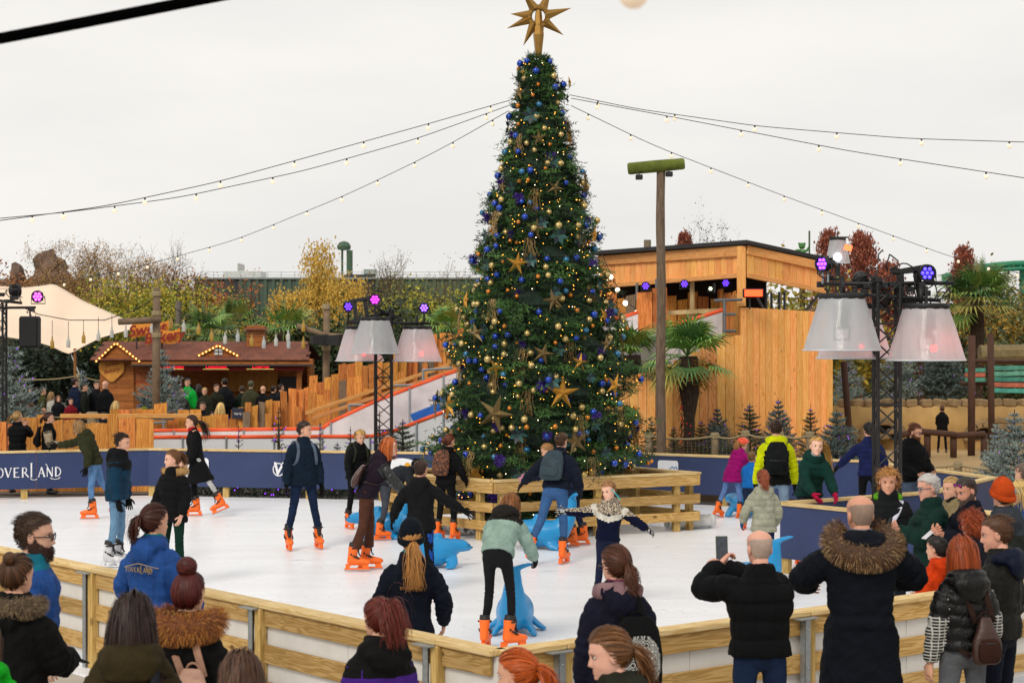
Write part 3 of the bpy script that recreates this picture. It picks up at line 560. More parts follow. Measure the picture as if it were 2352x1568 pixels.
# palms
palm('fan palm behind the bakery roof, nearest the thin pole', (XD(470, 66), 66, 0), zt(772, 66), 5, crown=1.15, group='fan palms', bright=.9)
palm('fan palm standing taller behind the bakery roof', (XD(528, 70), 70, 0), zt(752, 70), 6, crown=1.2, bright=.85)
palm('fan palm with a dark trunk right of the bakery chimney', (XD(652, 64), 64, 0), zt(758, 64), 7, lights='#ff3060', crown=1.15, bright=1.1)
palm('fan palm half hidden left of the christmas tree', (XD(1035, 50), 50, 0), zt(755, 50), 8, crown=.85)
palm('fan palm peeping out right of the christmas tree', (XD(1448, 40.85), 40.85, 0), zt(815, 40.85), 9, crown=.85, bright=1.0)
palm('big fan palm with red lit trunk and yellow flower cluster', (XD(1578, 39.2), 39.2, 0), zt(818, 39.2), 10, lights='#ff2020', crown=.9, flower=True, nleaf=44, bright=1.25)
palm('tall fan palm behind the stone wall at right', (XD(2245, 60), 60, 0), zt(690, 60), 12, lights='#ff4020', crown=1.35, nleaf=44, bright=.8)
palm('palm trunk with red lights beside the right lamp tower', (XD(2112, 64), 64, 0), zt(730, 64), 13, lights='#ff4020', crown=.7, nleaf=14, bright=.8)
palm('shorter palm trunk left of the right lamp tower', (XD(1970, 66), 66, 0), zt(800, 66), 14, lights='#ff4020', crown=.6, nleaf=10, bright=.7)
# ---------------------------------------------------------------- stretch tent
tn = thing('stretch_tent', 'cream pink stretch tent with pointed peak at the left edge', 'tent', (0, 0, 0)); TD = 62
mb = MB(); NU, NW = 36, 14; edge_top = lambda u: float(np.interp(u, [-200, -80, 0, 60, 100, 120, 140, 190, 240, 300, 315], [700, 668, 657, 660, 655, 650, 660, 690, 712, 738, 748]))
edge_bot = lambda u: float(np.interp(u, [-200, -60, 10, 80, 120, 150, 162, 185, 230, 290, 315], [800, 770, 772, 783, 795, 810, 812, 798, 775, 758, 752]))
v = []; f = []
for i in range(NU + 1):
    u = -200 + 515 * i / NU; a, b_ = edge_top(u), edge_bot(u)
    for j in range(NW + 1):
        t = j / NW; v.append(P(u, a + (b_ - a) * t, TD + 5 - 6 * t + 1.2 * math.sin(math.pi * t) * (1 if i else 1)))
for i in range(NU):
    for j in range(NW): k = i * (NW + 1) + j; f.append((k, k + 1, k + NW + 2, k + NW + 1))
mb.add(v, f); o = mb.build('canopy', mat('#ecd4bc', .8, var=.05, vs=.5), tn, True)
sm = o.modifiers.new('thickness', 'SOLIDIFY'); sm.thickness = .02
for (u0, v0, u1, v1, c) in ((172, 800, 174, 976, '#8a5a28'), (345, 850, 315, 976, '#8a5a28'), (162, 810, 230, 976, '#c8c8c8')): MB().tube([P(u0, v0, TD - .9), P(u1, v1, TD - 1)], .05 if c[1] == '8' else .02, 8).build('pole', mat(c, .7), tn)
# ---------------------------------------------------------------- bakery hut
HD = 57.0; hut = thing('bakery_hut', 'reddish timber bakery hut with lit gable and shingled roof', 'hut', (0, 0, 0))
W_hut = wood('#b06c34', '#8e5224', 0, knots=.3, rnd=.12); M_shing = mat('#70402f', .9, var=.2, vs=5, rnd=.2); M_bulb = mat('#ffd070', .4, var=0, emit=3.2)
hx0, hx1 = XD(230, HD), XD(700, HD); hz0, ze, zr = .2, zt(828, HD), zt(787, HD + 1.4)
def hb(name, lo, hi, m, ch=.01): 
    c = (Vector(lo) + Vector(hi)) / 2; h_ = (Vector(hi) - Vector(lo)) / 2; return MB().box(-h_, h_, ch=ch).build(name, m, hut, loc=c)
gx = XD(308, HD)
for k in range(11):        # gable end block: lapped boards
    z0 = hz0 + k * (ze - hz0) / 11; hb('board', (hx0, HD - .03 - .012 * (k % 2), z0 + .004), (gx, HD + .05, z0 + (ze - hz0) / 11), W_hut)
hb('back_wall', (hx0, HD + 2.6, hz0), (hx1, HD + 2.8, ze), W_hut); hb('side_wall', (hx1 - .1, HD + 1.6, hz0), (hx1, HD + 2.6, ze - .05), W_hut); hb('floor', (hx0, HD, hz0 - .2), (hx1, HD + 2.8, hz0), mat('#5a3a24', .9))
hb('counter', (gx + .6, HD + .45, hz0), (hx1 - .2, HD + .9, hz0 + .95), W_hut); hb('fascia', (gx, HD - .42, ze - .12), (XD(722, HD), HD - .36, ze + .06), W_hut)
hb('gutter', (gx, HD - .5, ze - .16), (XD(722, HD), HD - .43, ze - .1), mat('#3a332e', .7)); hb('pillar', (hx1 - .25, HD + .0, hz0), (hx1 - .1, HD + .15, ze - .1), W_hut); hb('divider', (gx + 1.02, HD - .02, hz0), (gx + 1.1, HD + .5, ze - .1), W_hut)
nr, nc = 7, 34            # roof shingles, overlapping rows
sh = MB().box((-.1, -.15, 0), (.1, .15, .03), ch=.008).mesh('shingle', M_shing); sl = math.atan2(zr - ze, 1.9)
MB().add([(hx0 - .2, HD - .45, ze), (XD(715, HD), HD - .45, ze), (XD(690, HD) + .1, HD + 1.45, zr), (hx0 - .2, HD + 1.45, zr), (hx0 - .2, HD + 3.2, ze), (XD(715, HD), HD + 3.2, ze)], [(0, 1, 2, 3), (3, 2, 5, 4)]).build('roof_deck', mat('#4a241e', .9), hut)
rf = hut
for i in range(nr):
    for j in range(nc):
        t = (i + .5) / nr; y = HD - .45 + 1.9 * t; z = ze + (zr - ze) * t; x = hx0 - .1 + (j + .5 * (i % 2)) * .195
        if x > XD(715, HD) - .35 * t: continue
        o = link('shingle', sh, hut, (x, y - .02, z + .012), (sl, 0, 0))
# gables with bulbs
def gable(uc, ub0, ub1, va, vb, y, nm):
    xa, x0, x1, z1, z0 = XD(uc, y), XD(ub0, y), XD(ub1, y), zt(va, y), zt(vb, y)
    MB().prism([(x0 + .1, z0), (x1 - .1, z0), (xa, z1 - .07)], y, y + .06).build('gable', W_hut, hut)
    for s, xe in ((-1, x0), (1, x1)):
        d = Vector((xe - xa, 0, z0 - z1)); L = d.length; MB().box((0, -.04, -.05), (L, .04, .03), ch=.006).build('bargeboard', W_hut, hut, loc=(xa, y - .05 - .004 * s, z1), rot=(0, -math.atan2(d.z, d.x), 0))
        n = int(L / .11)
        for i in range(n): p = Vector((xa, y - .12, z1)) + d * ((i + .5) / n); MB().ball((0, 0, 0), .024, 8).build('light_bulb', M_bulb, hut, loc=p)
        MB().box((0, -.3, 0), (L, .9, .03)).build('gable_roof', M_shing, hut, loc=(xa, y + .25, z1 + .02), rot=(0, -math.atan2(d.z, d.x), 0))
gable(268, 220, 325, 787, 832, HD - .35, 'l'); gable(503, 455, 550, 793, 818, HD - .12, 'm')
hb('window', (XD(494, HD), HD - .16, zt(815, HD)), (XD(513, HD), HD - .13, zt(800, HD)), mat('#c8ccd0', .3)); 
hb('glazing_bar', (XD(502.8, HD), HD - .175, zt(815, HD)), (XD(504.2, HD), HD - .161, zt(800, HD)), mat('#4a3020', .8)); hb('glazing_bar', (XD(494, HD), HD - .18, zt(808, HD)), (XD(513, HD), HD - .162, zt(806.6, HD)), mat('#4a3020', .8))
# chimney
cx0, cx1 = XD(566, HD + .9), XD(606, HD + .9)
for k in range(4): z0 = zt(800, HD) + k * .17; hb('board', (cx0, HD + .9 - .01 * (k % 2), z0 + .004), (cx1, HD + 1.5, z0 + .166), W_hut)
mb = MB(); q0 = Vector(((cx0 + cx1) / 2, HD + 1.2, 0)); zc = zt(757, HD); mb.add([(cx0 - .12, HD + .75, zc), (cx1 + .12, HD + .75, zc), (cx1 + .12, HD + 1.65, zc), (cx0 - .12, HD + 1.65, zc), (q0.x, q0.y, zt(744, HD))], [(0, 1, 4), (1, 2, 4), (2, 3, 4), (3, 0, 4), (3, 2, 1, 0)]); mb.build('chimney_cap', M_shing, hut)
for x in (cx0 + .04, cx1 - .1): hb('chimney_post', (x, HD + .92, zc - .16), (x + .06, HD + .98, zc), W_hut)
# neon price signs and lettering
M_red = mat('#ff1030', .5, var=0, emit=2.2); M_cream = mat('#d8a058', .7, var=.15, vs=4); M_dred = mat('#8a1a14', .7, var=.1)
for (u0, u1, s) in ((366, 421, 'Kerststollen'), (468, 524, 'Oliebollen'), (568, 628, 'Churros')):
    a, b_ = XD(u0, HD - .3), XD(u1, HD - .3); z = zt(841, HD - .3); p = hb('sign', (a, HD - .33, z - .07), (b_, HD - .3, z + .05), mat('#2a1410', .6)); link('lettering', text_mesh(s, .15, M_red, .003, .3), p, (0, -.02, 0), (R(90), 0, 0))
    hb('sign_frame', (a - .02, HD - .335, z - .09), (b_ + .02, HD - .31, z - .075), mat('#e8d878', .5, var=0, emit=.8))
hb('pelmet', (gx + .5, HD - .28, ze - .3), (hx1, HD - .24, ze - .16), mat('#7a1c12', .8, var=.2, vs=6))
p = hb('wall_sign', (XD(313, HD + .1), HD + .02, zt(912, HD)), (XD(356, HD + .1), HD + .06, zt(838, HD)), mat('#9a5420', .7, var=.3, vs=3))
for s, dz in (('Dag verse', .25), ('roomboter', .0), ('gebak', -.22)): link('lettering', text_mesh(s, .17, M_dred, .003, .3), p, (0, -.025, dz), (R(90), 0, 0))
bd = MB().prism([(.34 * math.cos(a) * (1 + .12 * math.cos(2 * a)), .4 * math.sin(a) * (1 + .1 * math.cos(4 * a))) for a in np.linspace(0, 6.1, 28)], -.05, 0).build('badge', mat('#d8943c', .7, var=.2), hut, loc=(XD(258, HD), HD - .06, zt(843, HD)))
for s, dz in (('Sweet', .09), ('Bakery', -.1)): link('lettering', text_mesh(s, .17, M_dred, .003, .3), bd, (0, -.056, dz), (R(90), R(-12), 0))
hb('oven', (XD(640, HD + 2), HD + 2.2, hz0 + .9), (XD(690, HD + 2), HD + 2.55, hz0 + 1.7), mat('#1c1c20', .4)); hb('cabinet', (XD(520, HD + 2), HD + 2.2, hz0 + 1.25), (XD(635, HD + 2), HD + 2.55, hz0 + 1.95), wood('#b8803c', '#9a6428', 2)); hb('menu_board', (XD(375, HD), HD + .2, hz0 + 1.3), (XD(395, HD), HD + .24, hz0 + 1.9), mat('#1c2a4a', .6))
# hanging ribbon sign
SD = 57.6; sg = thing('ribbon_sign', 'wavy yellow ribbon sign with red script above the roof edge', 'sign', (0, 0, 0))
def ribbon(u0, u1, va, vb, h, wav, y, m):
    mb = MB(); n = 12; v = []
    for i in range(n + 1): t = i / n; u = u0 + (u1 - u0) * t; vv = va + (vb - va) * t + wav * math.sin(t * 6.28); v += [P(u, vv - h / 2, y + .05 * math.sin(t * 6.28)), P(u, vv + h / 2, y + .05 * math.sin(t * 6.28))]
    mb.add(v, [(2 * i, 2 * i + 1, 2 * i + 3, 2 * i + 2) for i in range(n)]); o = mb.build('ribbon', m, sg); o.modifiers.new('thickness', 'SOLIDIFY').thickness = .03; return o
M_rib = mat('#e0902c', .6, var=.2, vs=2.5)
ribbon(303, 388, 762, 752, 34, -4, SD, M_rib); ribbon(335, 414, 778, 768, 30, -4, SD - .15, M_rib)
for s, u, v, dy, sz in (('Sweet', 336, 757, -.12, .46), ('Bakery', 376, 773, -.27, .44)): o = link('lettering', text_mesh(s, sz, M_dred, .01, .3, .01), sg, P(u, v, SD + dy), (R(90), R(-8), 0))
for u in (314, 372): MB().tube([P(u, 802, SD), P(u, 775, SD)], .03, 6).build('bracket', mat('#3a3430', .6), sg)
# rope poles with cross beams
M_log = mat('#75614c', .9, var=.35, vs=5, bump=.8, bs=14); M_rope = mat('#9a8a68', .9, var=.2, vs=30, bump=.6, bs=90)
def mast(label, u, d, vtop, vbot, cross, w=.12, lash=()):
    e = thing('rope_mast', label, 'pole', (0, 0, 0)); MB().tube([P(u, vbot, d), P(u + 2, vtop, d)], [w * 1.1, w * .85], 10).build('pole', M_log, e, True)
    for (u0, v0, u1, v1) in cross: MB().tube([P(u0, v0, d - .2), P(u1, v1, d - .2)], [w * .75, w * .8], 8).build('cross_beam', M_log, e, True)
    for vv in lash: MB().lathe([(w * 1.05, -.06), (w * 1.18, -.04), (w * 1.18, .04), (w * 1.05, .06)], 12, M=Matrix.Translation(P(u + 1, vv, d))).build('rope_lashing', M_rope, e)
    return e
mast('rough log mast with short arm before the ribbon sign', 358, 46, 660, 1040, [(272, 739, 369, 734)], .1, (675, 720, 770))
mast('log mast with long arms and loudspeakers left of lamp tower', 748, 47, 697, 1064, [(682, 748, 770, 778), (750, 770, 798, 774)], .09, (705, 770, 800))
for k, (u, v, a) in enumerate(((733, 781, 25), (768, 781, -25))):
    mb = MB(); mb.prism([(-.2, -.1), (.2, -.14), (.2, .14), (-.2, .1)], -.12, .12); tag(mb.build('loudspeaker', mat('#1a1a1c', .6), loc=P(u, v, 46.6), rot=(0, 0, R(a))), ['black horn loudspeaker on the left side of log mast', 'black horn loudspeaker on the right side of log mast'][k], 'loudspeaker', 'mast loudspeakers')
tag(MB().tube([P(410, 982, 66), P(410, 692, 66)], .1, 10).build('wooden_post', mat('#6a6258', .9, var=.2)), 'grey round post standing behind the bakery roof', 'post')
tag(MB().tube([P(1488, 1036, 52), P(1487, 551, 52)], .1, 10).build('wooden_post', mat('#7a6c58', .9, var=.2)), 'short post poking above the wooden tower roof', 'post')
# ---------------------------------------------------------------- ice slide, palisades, wooden tower
W_lar = wood('#dc9448', '#bc7030', 2, knots=.55, rnd=.28, hue=.014); W_larx = wood('#e0a864', '#cc8c48', 0, knots=.5, rnd=.15, hue=.01); W_old = wood('#8a7660', '#6a5846', 2, knots=.4, rnd=.25, weather=.5)
W_twr = wood('#f6b870', '#ea9c50', 2, knots=.5, rnd=.15, hue=.010); W_twx = wood('#e6a868', '#d49050', 0, knots=.4, rnd=.12)
M_rimo = mat('#e8541a', .5, var=.06); M_slide = mat('#cfc6c6', .35, var=.25, vs=2.2, spec=.5); M_slw = mat('#d6d8db', .45, var=.08, vs=1.5)
def vplank(parent, x, y, z0, z1, w, m, rs, t=.035, rz=0, ragged=True, name='plank'):
    h = z1 - z0; a = rs.uniform(-.02, .05) if ragged else 0; j = [rs.uniform(-.012, .012) if ragged else 0 for _ in range(4)]
    v = []
    for s, yy in ((-1, -t / 2), (-1, t / 2)):
        for k, f in enumerate((0, .33, .66, 1)): v += [(-w / 2 + j[k], yy, h * f), (w / 2 + j[3 - k] * .7, yy, h * f + (a if k == 3 else 0))]
    f = []
    for b in (0, 8):
        for k in range(3): q = (b + 2 * k, b + 2 * k + 1, b + 2 * k + 3, b + 2 * k + 2); f.append(q if b == 0 else q[::-1])
    for k in range(3): f.append((2 * k, 2 * k + 2, 2 * k + 10, 2 * k + 8)); f.append((2 * k + 1, 2 * k + 9, 2 * k + 11, 2 * k + 3))
    f.append((6, 7, 15, 14)); f.append((0, 8, 9, 1))
    return MB().add(v, f).build(name, m, parent, loc=(x, y, z0), rot=(0, rs.uniform(-.012, .012) if ragged else 0, rz))
# palisade behind the slide, stepping up to the right
rs = np.random.RandomState(5); pal = thing('palisade', 'jagged palisade of upright larch planks climbing along the slide', 'fence', (0, 0, 0))
u = 548
while u < 1085:
    d = 45.6 + .5 * math.sin(u * .02); w = rs.uniform(.10, .21); x = XD(u, d); top = float(np.interp(u, [548, 640, 740, 800, 900, 1000, 1085], [926, 905, 868, 842, 815, 775, 765])) + rs.uniform(-20, 14)
    vplank(pal, x + w / 2, d + rs.uniform(-.03, .03), 0, zt(top, d), w * .97, W_lar if rs.rand() > .12 else W_old, rs); u += w * F / d
    if rs.rand() < .55:      # a second, lower layer in front
        vplank(pal, x + w / 2, d - .12, 0, zt(top + rs.uniform(22, 60), d), w, W_old if rs.rand() < .3 else W_lar, rs)
for (u0, v0, u1, v1) in ((700, 945, 1052, 826), (716, 956, 1052, 843)):
    a, b_ = P(u0, v0, 45.0), P(u1, v1, 45.0); dd = b_ - a; L = dd.length; MB().box((0, -.03, -.09), (L, .03, -.0), ch=.01).build('handrail', W_larx, pal, loc=a, rot=(0, -math.atan2(dd.z, dd.x), 0))
for (u0, v0, u1, v1) in ((700, 982, 760, 980), (735, 975, 735, 1010), (800, 930, 905, 930), (803, 930, 803, 980), (905, 885, 985, 885), (970, 850, 1040, 845), (972, 850, 972, 910), (560, 985, 700, 984)): MB().tube([P(u0, v0, 44.6), P(u1, v1, 44.6)], .03, 6).build('scaffold_tube', M_galv, pal)
# low palisade in front of the terrace
pal2 = thing('palisade', 'low palisade of orange planks in front of the terrace at left', 'fence', (0, 0, 0)); u = -20
while u < 342:
    d = 39.3 if u < 130 else 39.3; w = rs.uniform(.2, .36); top = rs.choice([950, 956, 962, 969, 975]) + rs.uniform(-3, 3) if u < 310 else 962
    vplank(pal2, XD(u, d) + w / 2, d + rs.uniform(-.04, .04), -.05, zt(top, d), w * .97, W_lar, rs); u += w * F / d
pal3 = thing('palisade', 'short orange planks and tubes behind the slide end', 'fence', (0, 0, 0)); u = 252
while u < 548:
    d = 45.2; w = rs.uniform(.2, .34); top = rs.choice([940, 950, 956, 962]) if not 338 < u < 372 else rs.choice([918, 928]); vplank(pal3, XD(u, d) + w / 2, d + rs.uniform(-.05, .05), .2, zt(top, d), w * .96, W_lar, rs); u += w * F / d
for (u0, v0, u1, v1) in ((340, 972, 382, 970), (376, 950, 376, 985), (345, 962, 400, 962)): MB().tube([P(u0, v0, 44.9), P(u1, v1, 44.9)], .03, 6).build('scaffold_tube', M_galv, pal3)
hbd = MB().box((-2.1, -.06, -.05), (1.2, .06, .05), ch=.01); hbd.build('plank', W_larx, pal3, loc=P(345, 955, 44.9))
nb = tag(MB().box((-.13, -.02, -.13), (.13, .02, .13), ch=.004).build('notice_board', mat('#1c2438', .6, var=0), loc=P(546, 949, 45.0)), 'small dark blue notice on the palisade end', 'sign'); link('lettering', text_mesh('Ingang', .07, M_letter, .002, .2), nb, (0, -.024, 0), (R(90), 0, 0))
# slide lane: run-out on the left, ramp rising to the right
sl_ = thing('ice_slide', 'long ice slide with orange rims and white side panels', 'slide', (0, 0, 0))
BD, FD = 44.0, 41.2      # back and front side wall distance
def zrail(u, d, back):
    return zt(float(np.interp(u, [320, 740, 760, 863, 1019, 1400, 1660], [989, 984, 966 + 3, 921, 861, 738, 655]) if back else np.interp(u, [320, 850, 896, 1019, 1460, 1660], [1004, 1002, 993, 946, 775, 712])), d)
def zfloor(X): return max(.12, .12 + (X - XD(880, FD)) * .372)
def wall_run(d, back, us, hgt):
    for a, b_ in zip(us, us[1:]):
        xa, xb = XD(a, d), XD(b_, d); za, zb = zrail(a, d, back), zrail(b_, d, back); fa, fb = za - hgt, zb - hgt
        MB().prism([(xa + .01, max(0, fa)), (xb - .01, max(0, fb)), (xb - .01, zb), (xa + .01, za)], d - .02, d + .02).build('side_panel', M_slide if back or a >= 1380 else M_slw, sl_)
        MB().tube([(xa, d, za), (xb, d, zb)], .045, 8).build('orange_rim', M_rimo, sl_, True)
        MB().tube([(xa, d - .04, max(0, fa)), (xa, d - .04, za)], .022, 6).build('upright', M_galv, sl_)
wall_run(BD, True, [320, 400, 480, 560, 650, 740, 760, 863, 941, 1019, 1110, 1210, 1310, 1400, 1466], .95)
wall_run(FD, False, [320, 420, 520, 630, 740, 850, 896, 957, 1019, 1100, 1200, 1300, 1380, 1460, 1560, 1660], .95)
mb = MB(); xs = [XD(320, FD), XD(850, FD), XD(896, FD), XD(1019, FD), XD(1200, FD), XD(1460, FD), XD(1660, FD)]; v = []
for i, x in enumerate(xs):
    u = x * F / FD + 1176; z = zrail(u, FD, False) - .75; v += [(x, FD + .02, max(.05, z)), (x + .05, BD - .02, max(.05, z))]
mb.add(v, [(2 * i, 2 * i + 2, 2 * i + 3, 2 * i + 1) for i in range(len(xs) - 1)]); mb.build('lane', M_ice, sl_)
a, b_ = P(946, 960, 43.5), P(1012, 934, 43.5); dd = b_ - a; MB().box((0, -.12, -.08), (dd.length, .12, .1), ch=.03).build('bumper', mat('#1660b8', .5), sl_, loc=a, rot=(0, -math.atan2(dd.z, dd.x), 0))
# side wall of planks hiding the lower ramp, right of the tree
twr = thing('slide_tower', 'tall larch clad tower with dark roof at the top of the slide', 'building', (0, 0, 0))
u = 1385
while u < 1698:
    d = 40.5; w = .185; top = float(np.interp(u, [1385, 1420, 1508, 1600, 1650, 1698], [880, 866, 846, 800, 775, 768])); vplank(twr, XD(u, d) + w / 2, d, 0, zt(top, d), w * .95, W_twr, rs, ragged=False); u += w * F / d
# right lower wall
A, B = Vector((XD(1700, 44), 44, 0)), Vector((XD(1912, 45.3), 45.3, 0)); dd = B - A; n = 15; ang = math.atan2(dd.y, dd.x)
for i in range(n):
    p = A + dd * ((i + .5) / n); w = dd.length / n; vplank(twr, p.x, p.y + .01 * (i % 2), 0, 3.1 + (776 - (706 + 12 * i / n)) * p.y / F, w * .95, W_twr, rs, ragged=False, rz=ang)
for (a_, b_, h_) in ((A, B, 3.6), (Vector((XD(1385, 40.5), 40.5, 0)), Vector((XD(1700, 40.5), 40.5, 0)), 2.15)):
    d_ = b_ - a_; MB().box((0, .035, 0), (d_.length, .06, h_)).build('backing_board', mat('#2a1c12', .9), twr, loc=a_, rot=(0, 0, math.atan2(d_.y, d_.x)))
A2, B2 = Vector((XD(1650, 46.2), 46.2, 0)), Vector((XD(1700, 44), 44, 0)); dd = B2 - A2
for i in range(9): p = A2 + dd * ((i + .5) / 9); vplank(twr, p.x, p.y, 0, zt(672 + (i % 3) * 2 if i > 1 else 664, p.y), dd.length / 9 * .97, W_lar, rs, rz=math.atan2(dd.y, dd.x))
# upper box: fascia planks front and side, roof
LFc, CRc, RTc = Vector((XD(1378, 48.8), 48.8, 0)), Vector((XD(1712, 44), 44, 0)), Vector((XD(1892, 45.6), 45.6, 0))
def fascia(A, B, n, zb0, zb1, zt0, zt1):
    dd = B - A; ang = math.atan2(dd.y, dd.x)
    for i in range(n):
        t = (i + .5) / n; p = A + dd * t; vplank(twr, p.x, p.y + .008 * (i % 2), zb0 + (zb1 - zb0) * t, zt0 + (zt1 - zt0) * t, dd.length / n * .95, W_twr, rs, ragged=False, rz=ang)
    MB().box((0, .03, max(zb0, zb1) + .02), (dd.length, .05, min(zt0, zt1) - .02)).build('backing_board', mat('#2a1c12', .9), twr, loc=A, rot=(0, 0, ang))
zc_t, zc_b = zt(566, 44), zt(634, 44); zl_t, zl_b = zt(590, 48.8), zt(660, 48.8); zr_t, zr_b = zt(606, 45.6), zt(671, 45.6)
fascia(LFc, CRc, 26, zl_b, zc_b, zl_t, zc_t); fascia(CRc + Vector((.03, -.03, 0)), RTc, 11, zc_b - .0, zr_b, zc_t, zr_t)
def capboard(A, B, za, zb, h, off):
    dd = B - A; nn = Vector((dd.y, -dd.x, 0)).normalized() * off; L = math.hypot(dd.length, zb - za); MB().box((0, -.025, -h), (L, .025, 0), ch=.008).build('cap_board', W_twx, twr, loc=A + nn + Vector((0, 0, za)), rot=Euler((0, -math.atan2(zb - za, dd.length), math.atan2(dd.y, dd.x)), 'XYZ'))
capboard(LFc, CRc, zl_t + .02, zc_t + .02, .24, .06); capboard(CRc, RTc, zc_t + .02, zr_t + .02, .2, .07); capboard(LFc, CRc, zl_b + .07, zc_b + .07, .1, .065); capboard(CRc, RTc, zc_b + .07, zr_b + .07, .11, .075)
vplank(twr, CRc.x - .1, CRc.y - .06, zt(703, 44), zc_t, .2, W_twr, rs, ragged=False); 
BK = Vector((1.2, 5.0, 0)); mb = MB(); q = [LFc + Vector((-.25, -.15, zl_t + .05)), CRc + Vector((0, -.25, zc_t + .05)), RTc + Vector((.2, .1, zr_t + .05)), RTc + BK + Vector((0, 0, zr_t + .1)), LFc + BK + Vector((0, 0, zl_t + .1))]
mb.add([tuple(p) for p in q] + [tuple(p + Vector((0, 0, .09))) for p in q], [(0, 1, 2, 3, 4)[::-1], (5, 6, 7, 8, 9)] + [(i, (i + 1) % 5, (i + 1) % 5 + 5, i + 5) for i in range(5)]); mb.build('roof', mat('#2b2a2c', .8, var=.2, vs=2), twr)
for (A_, B_, z0, z1) in ((LFc + BK, (LFc + BK).lerp(RTc + BK, .66), 3.6, zl_t), (LFc, LFc + BK, 3.6, zl_t)):
    dd = B_ - A_; MB().box((0, -.03, z0), (dd.length, .03, z1)).build('back_wall', mat('#2e2320', .9, var=.2), twr, loc=A_, rot=(0, 0, math.atan2(dd.y, dd.x)))
# deck, inner planks, posts, scaffold, lamps
u = 1405
while u < 1655:
    d = 47.4; w = rs.uniform(.2, .3); vplank(twr, XD(u, d), d, 2.6, zt(rs.choice([672, 680, 686, 690]), d), w * .96, W_lar if rs.rand() < .8 else W_old, rs); u += w * F / d
for u0, u1, tp in ((1462, 1500, 672), (1500, 1535, 662)): vplank(twr, XD((u0 + u1) / 2, 45.5), 45.5, 1.5, zt(tp, 45.5), XD(u1, 45.5) - XD(u0, 45.5), W_lar, rs)
MB().tube([P(1590, 640, 46), P(1589, 800, 46)], .07, 4).build('timber_post', wood('#d8c090', '#c0a470', 2), twr)
for (u0, v0, u1, v1, d) in ((1505, 720, 1660, 712, 45.9),): a, b_ = P(u0, v0, d), P(u1, v1, d); MB().box((0, -.03, -.05), ((b_ - a).length, .03, .05)).build('timber_rail', wood('#d8c090', '#c0a470', 0), twr, loc=a, rot=(0, -math.atan2(b_.z - a.z, b_.x - a.x), 0))
for (u0, v0, u1, v1, d) in ((1508, 640, 1508, 800, 45.6), (1463, 650, 1463, 690, 47), (1640, 690, 1705, 688, 43.8), (1640, 722, 1690, 722, 43.8), (1640, 760, 1690, 760, 43.8), (1664, 685, 1664, 765, 43.8), (1640, 650, 1640, 672, 46.5), (1760, 672, 1760, 712, 47), (1772, 672, 1772, 712, 48), (1790, 670, 1790, 712, 47), (1802, 670, 1802, 712, 48), (1735, 675, 1755, 712, 45.2), (1885, 672, 1850, 715, 46)): MB().tube([P(u0, v0, d), P(u1, v1, d)], .035, 6).build('scaffold_tube', mat('#6f757a', .5, .6), twr)
mb = MB(); 
for k in range(6): mb.tube([P(1390 + k * 55, 655 - k * 4, 49), P(1440 + k * 50, 630 - k * 3, 51)], .05, 4)
mb.build('roof_truss', mat('#1c1a1a', .8), twr)
M_uv = mat('#5a30ff', .4, var=0, emit=4); M_pk = mat('#d020ff', .4, var=0, emit=9)
def par_can(parent, name, p, look, r=.11, m=M_uv, body=True, leds=True):
    "round LED spotlight: finned body, yoke, ring of lit lenses"
    look = Vector(look).normalized(); q = look.to_track_quat('Z', 'Y').to_matrix().to_4x4(); M_ = Matrix.Translation(p) @ q; e = link(name, None, parent)
    if parent is None: e.location = p
    mb = MB(); mb.lathe([(r * .5, -r * 1.5), (r * .75, -r * 1.3), (r * .8, -r * .4), (r * 1.02, -r * .3), (r * 1.05, .02), (r * .9, .02), (r * .88, -.01)], 16, M=M_)
    for k in range(8): a = k * .785; mb.box((-.006, r * .7, -r * 1.25), (.006, r * .98, -r * .3), M=M_ @ Matrix.Rotation(a, 4, 'Z'))
    mb.build('lamp_body', M_blackp_, parent if parent else e)
    lm = MB()
    for k in range(7): a = k * 1.047; rr = r * .55 if k < 6 else 0; lm.ball(M_ @ Vector((math.cos(a) * rr, math.sin(a) * rr, -.0)), r * .22, 8)
    lm.build('lens', m, parent if parent else e)
    yk = MB(); yk.tube([M_ @ Vector((-r * 1.1, 0, -r * .5)), M_ @ Vector((-r * 1.2, 0, -r * .5)) + Vector((0, 0, -r * 1.2)), M_ @ Vector((r * 1.2, 0, -r * .5)) + Vector((0, 0, -r * 1.2)), M_ @ Vector((r * 1.1, 0, -r * .5))], .012, 6); yk.build('yoke', M_blackp_, parent if parent else e)
M_blackp_ = mat('#141416', .55, var=.2, vs=20)
for (u, v, m) in ((1483, 657, M_uv), (1572, 652, M_uv), (1667, 650, M_uv), (1632, 663, mat('#e8ffd0', .4, var=0, emit=3))): par_can(twr, 'spotlight', P(u, v, 45.2), (-.2, -1, -.1), .1 if u != 1632 else .06, m)
ht = tag(link('patio_heater', None), 'glowing red heater lamp under the tower corner', 'heater'); MB().box((-.24, -.05, -.1), (.24, .05, .1), ch=.02).build('housing', mat('#301010', .5), ht, loc=P(1730, 673, 43.6)); MB().box((-.2, -.06, -.075), (.2, -.052, .075)).build('element', mat('#ff3a18', .5, var=0, emit=5), ht, loc=P(1730, 673, 43.6))
MB().tube([P(1722, 683, 43.7), P(1722, 710, 43.7)], .02, 6).build('bracket', M_blackp_, ht)
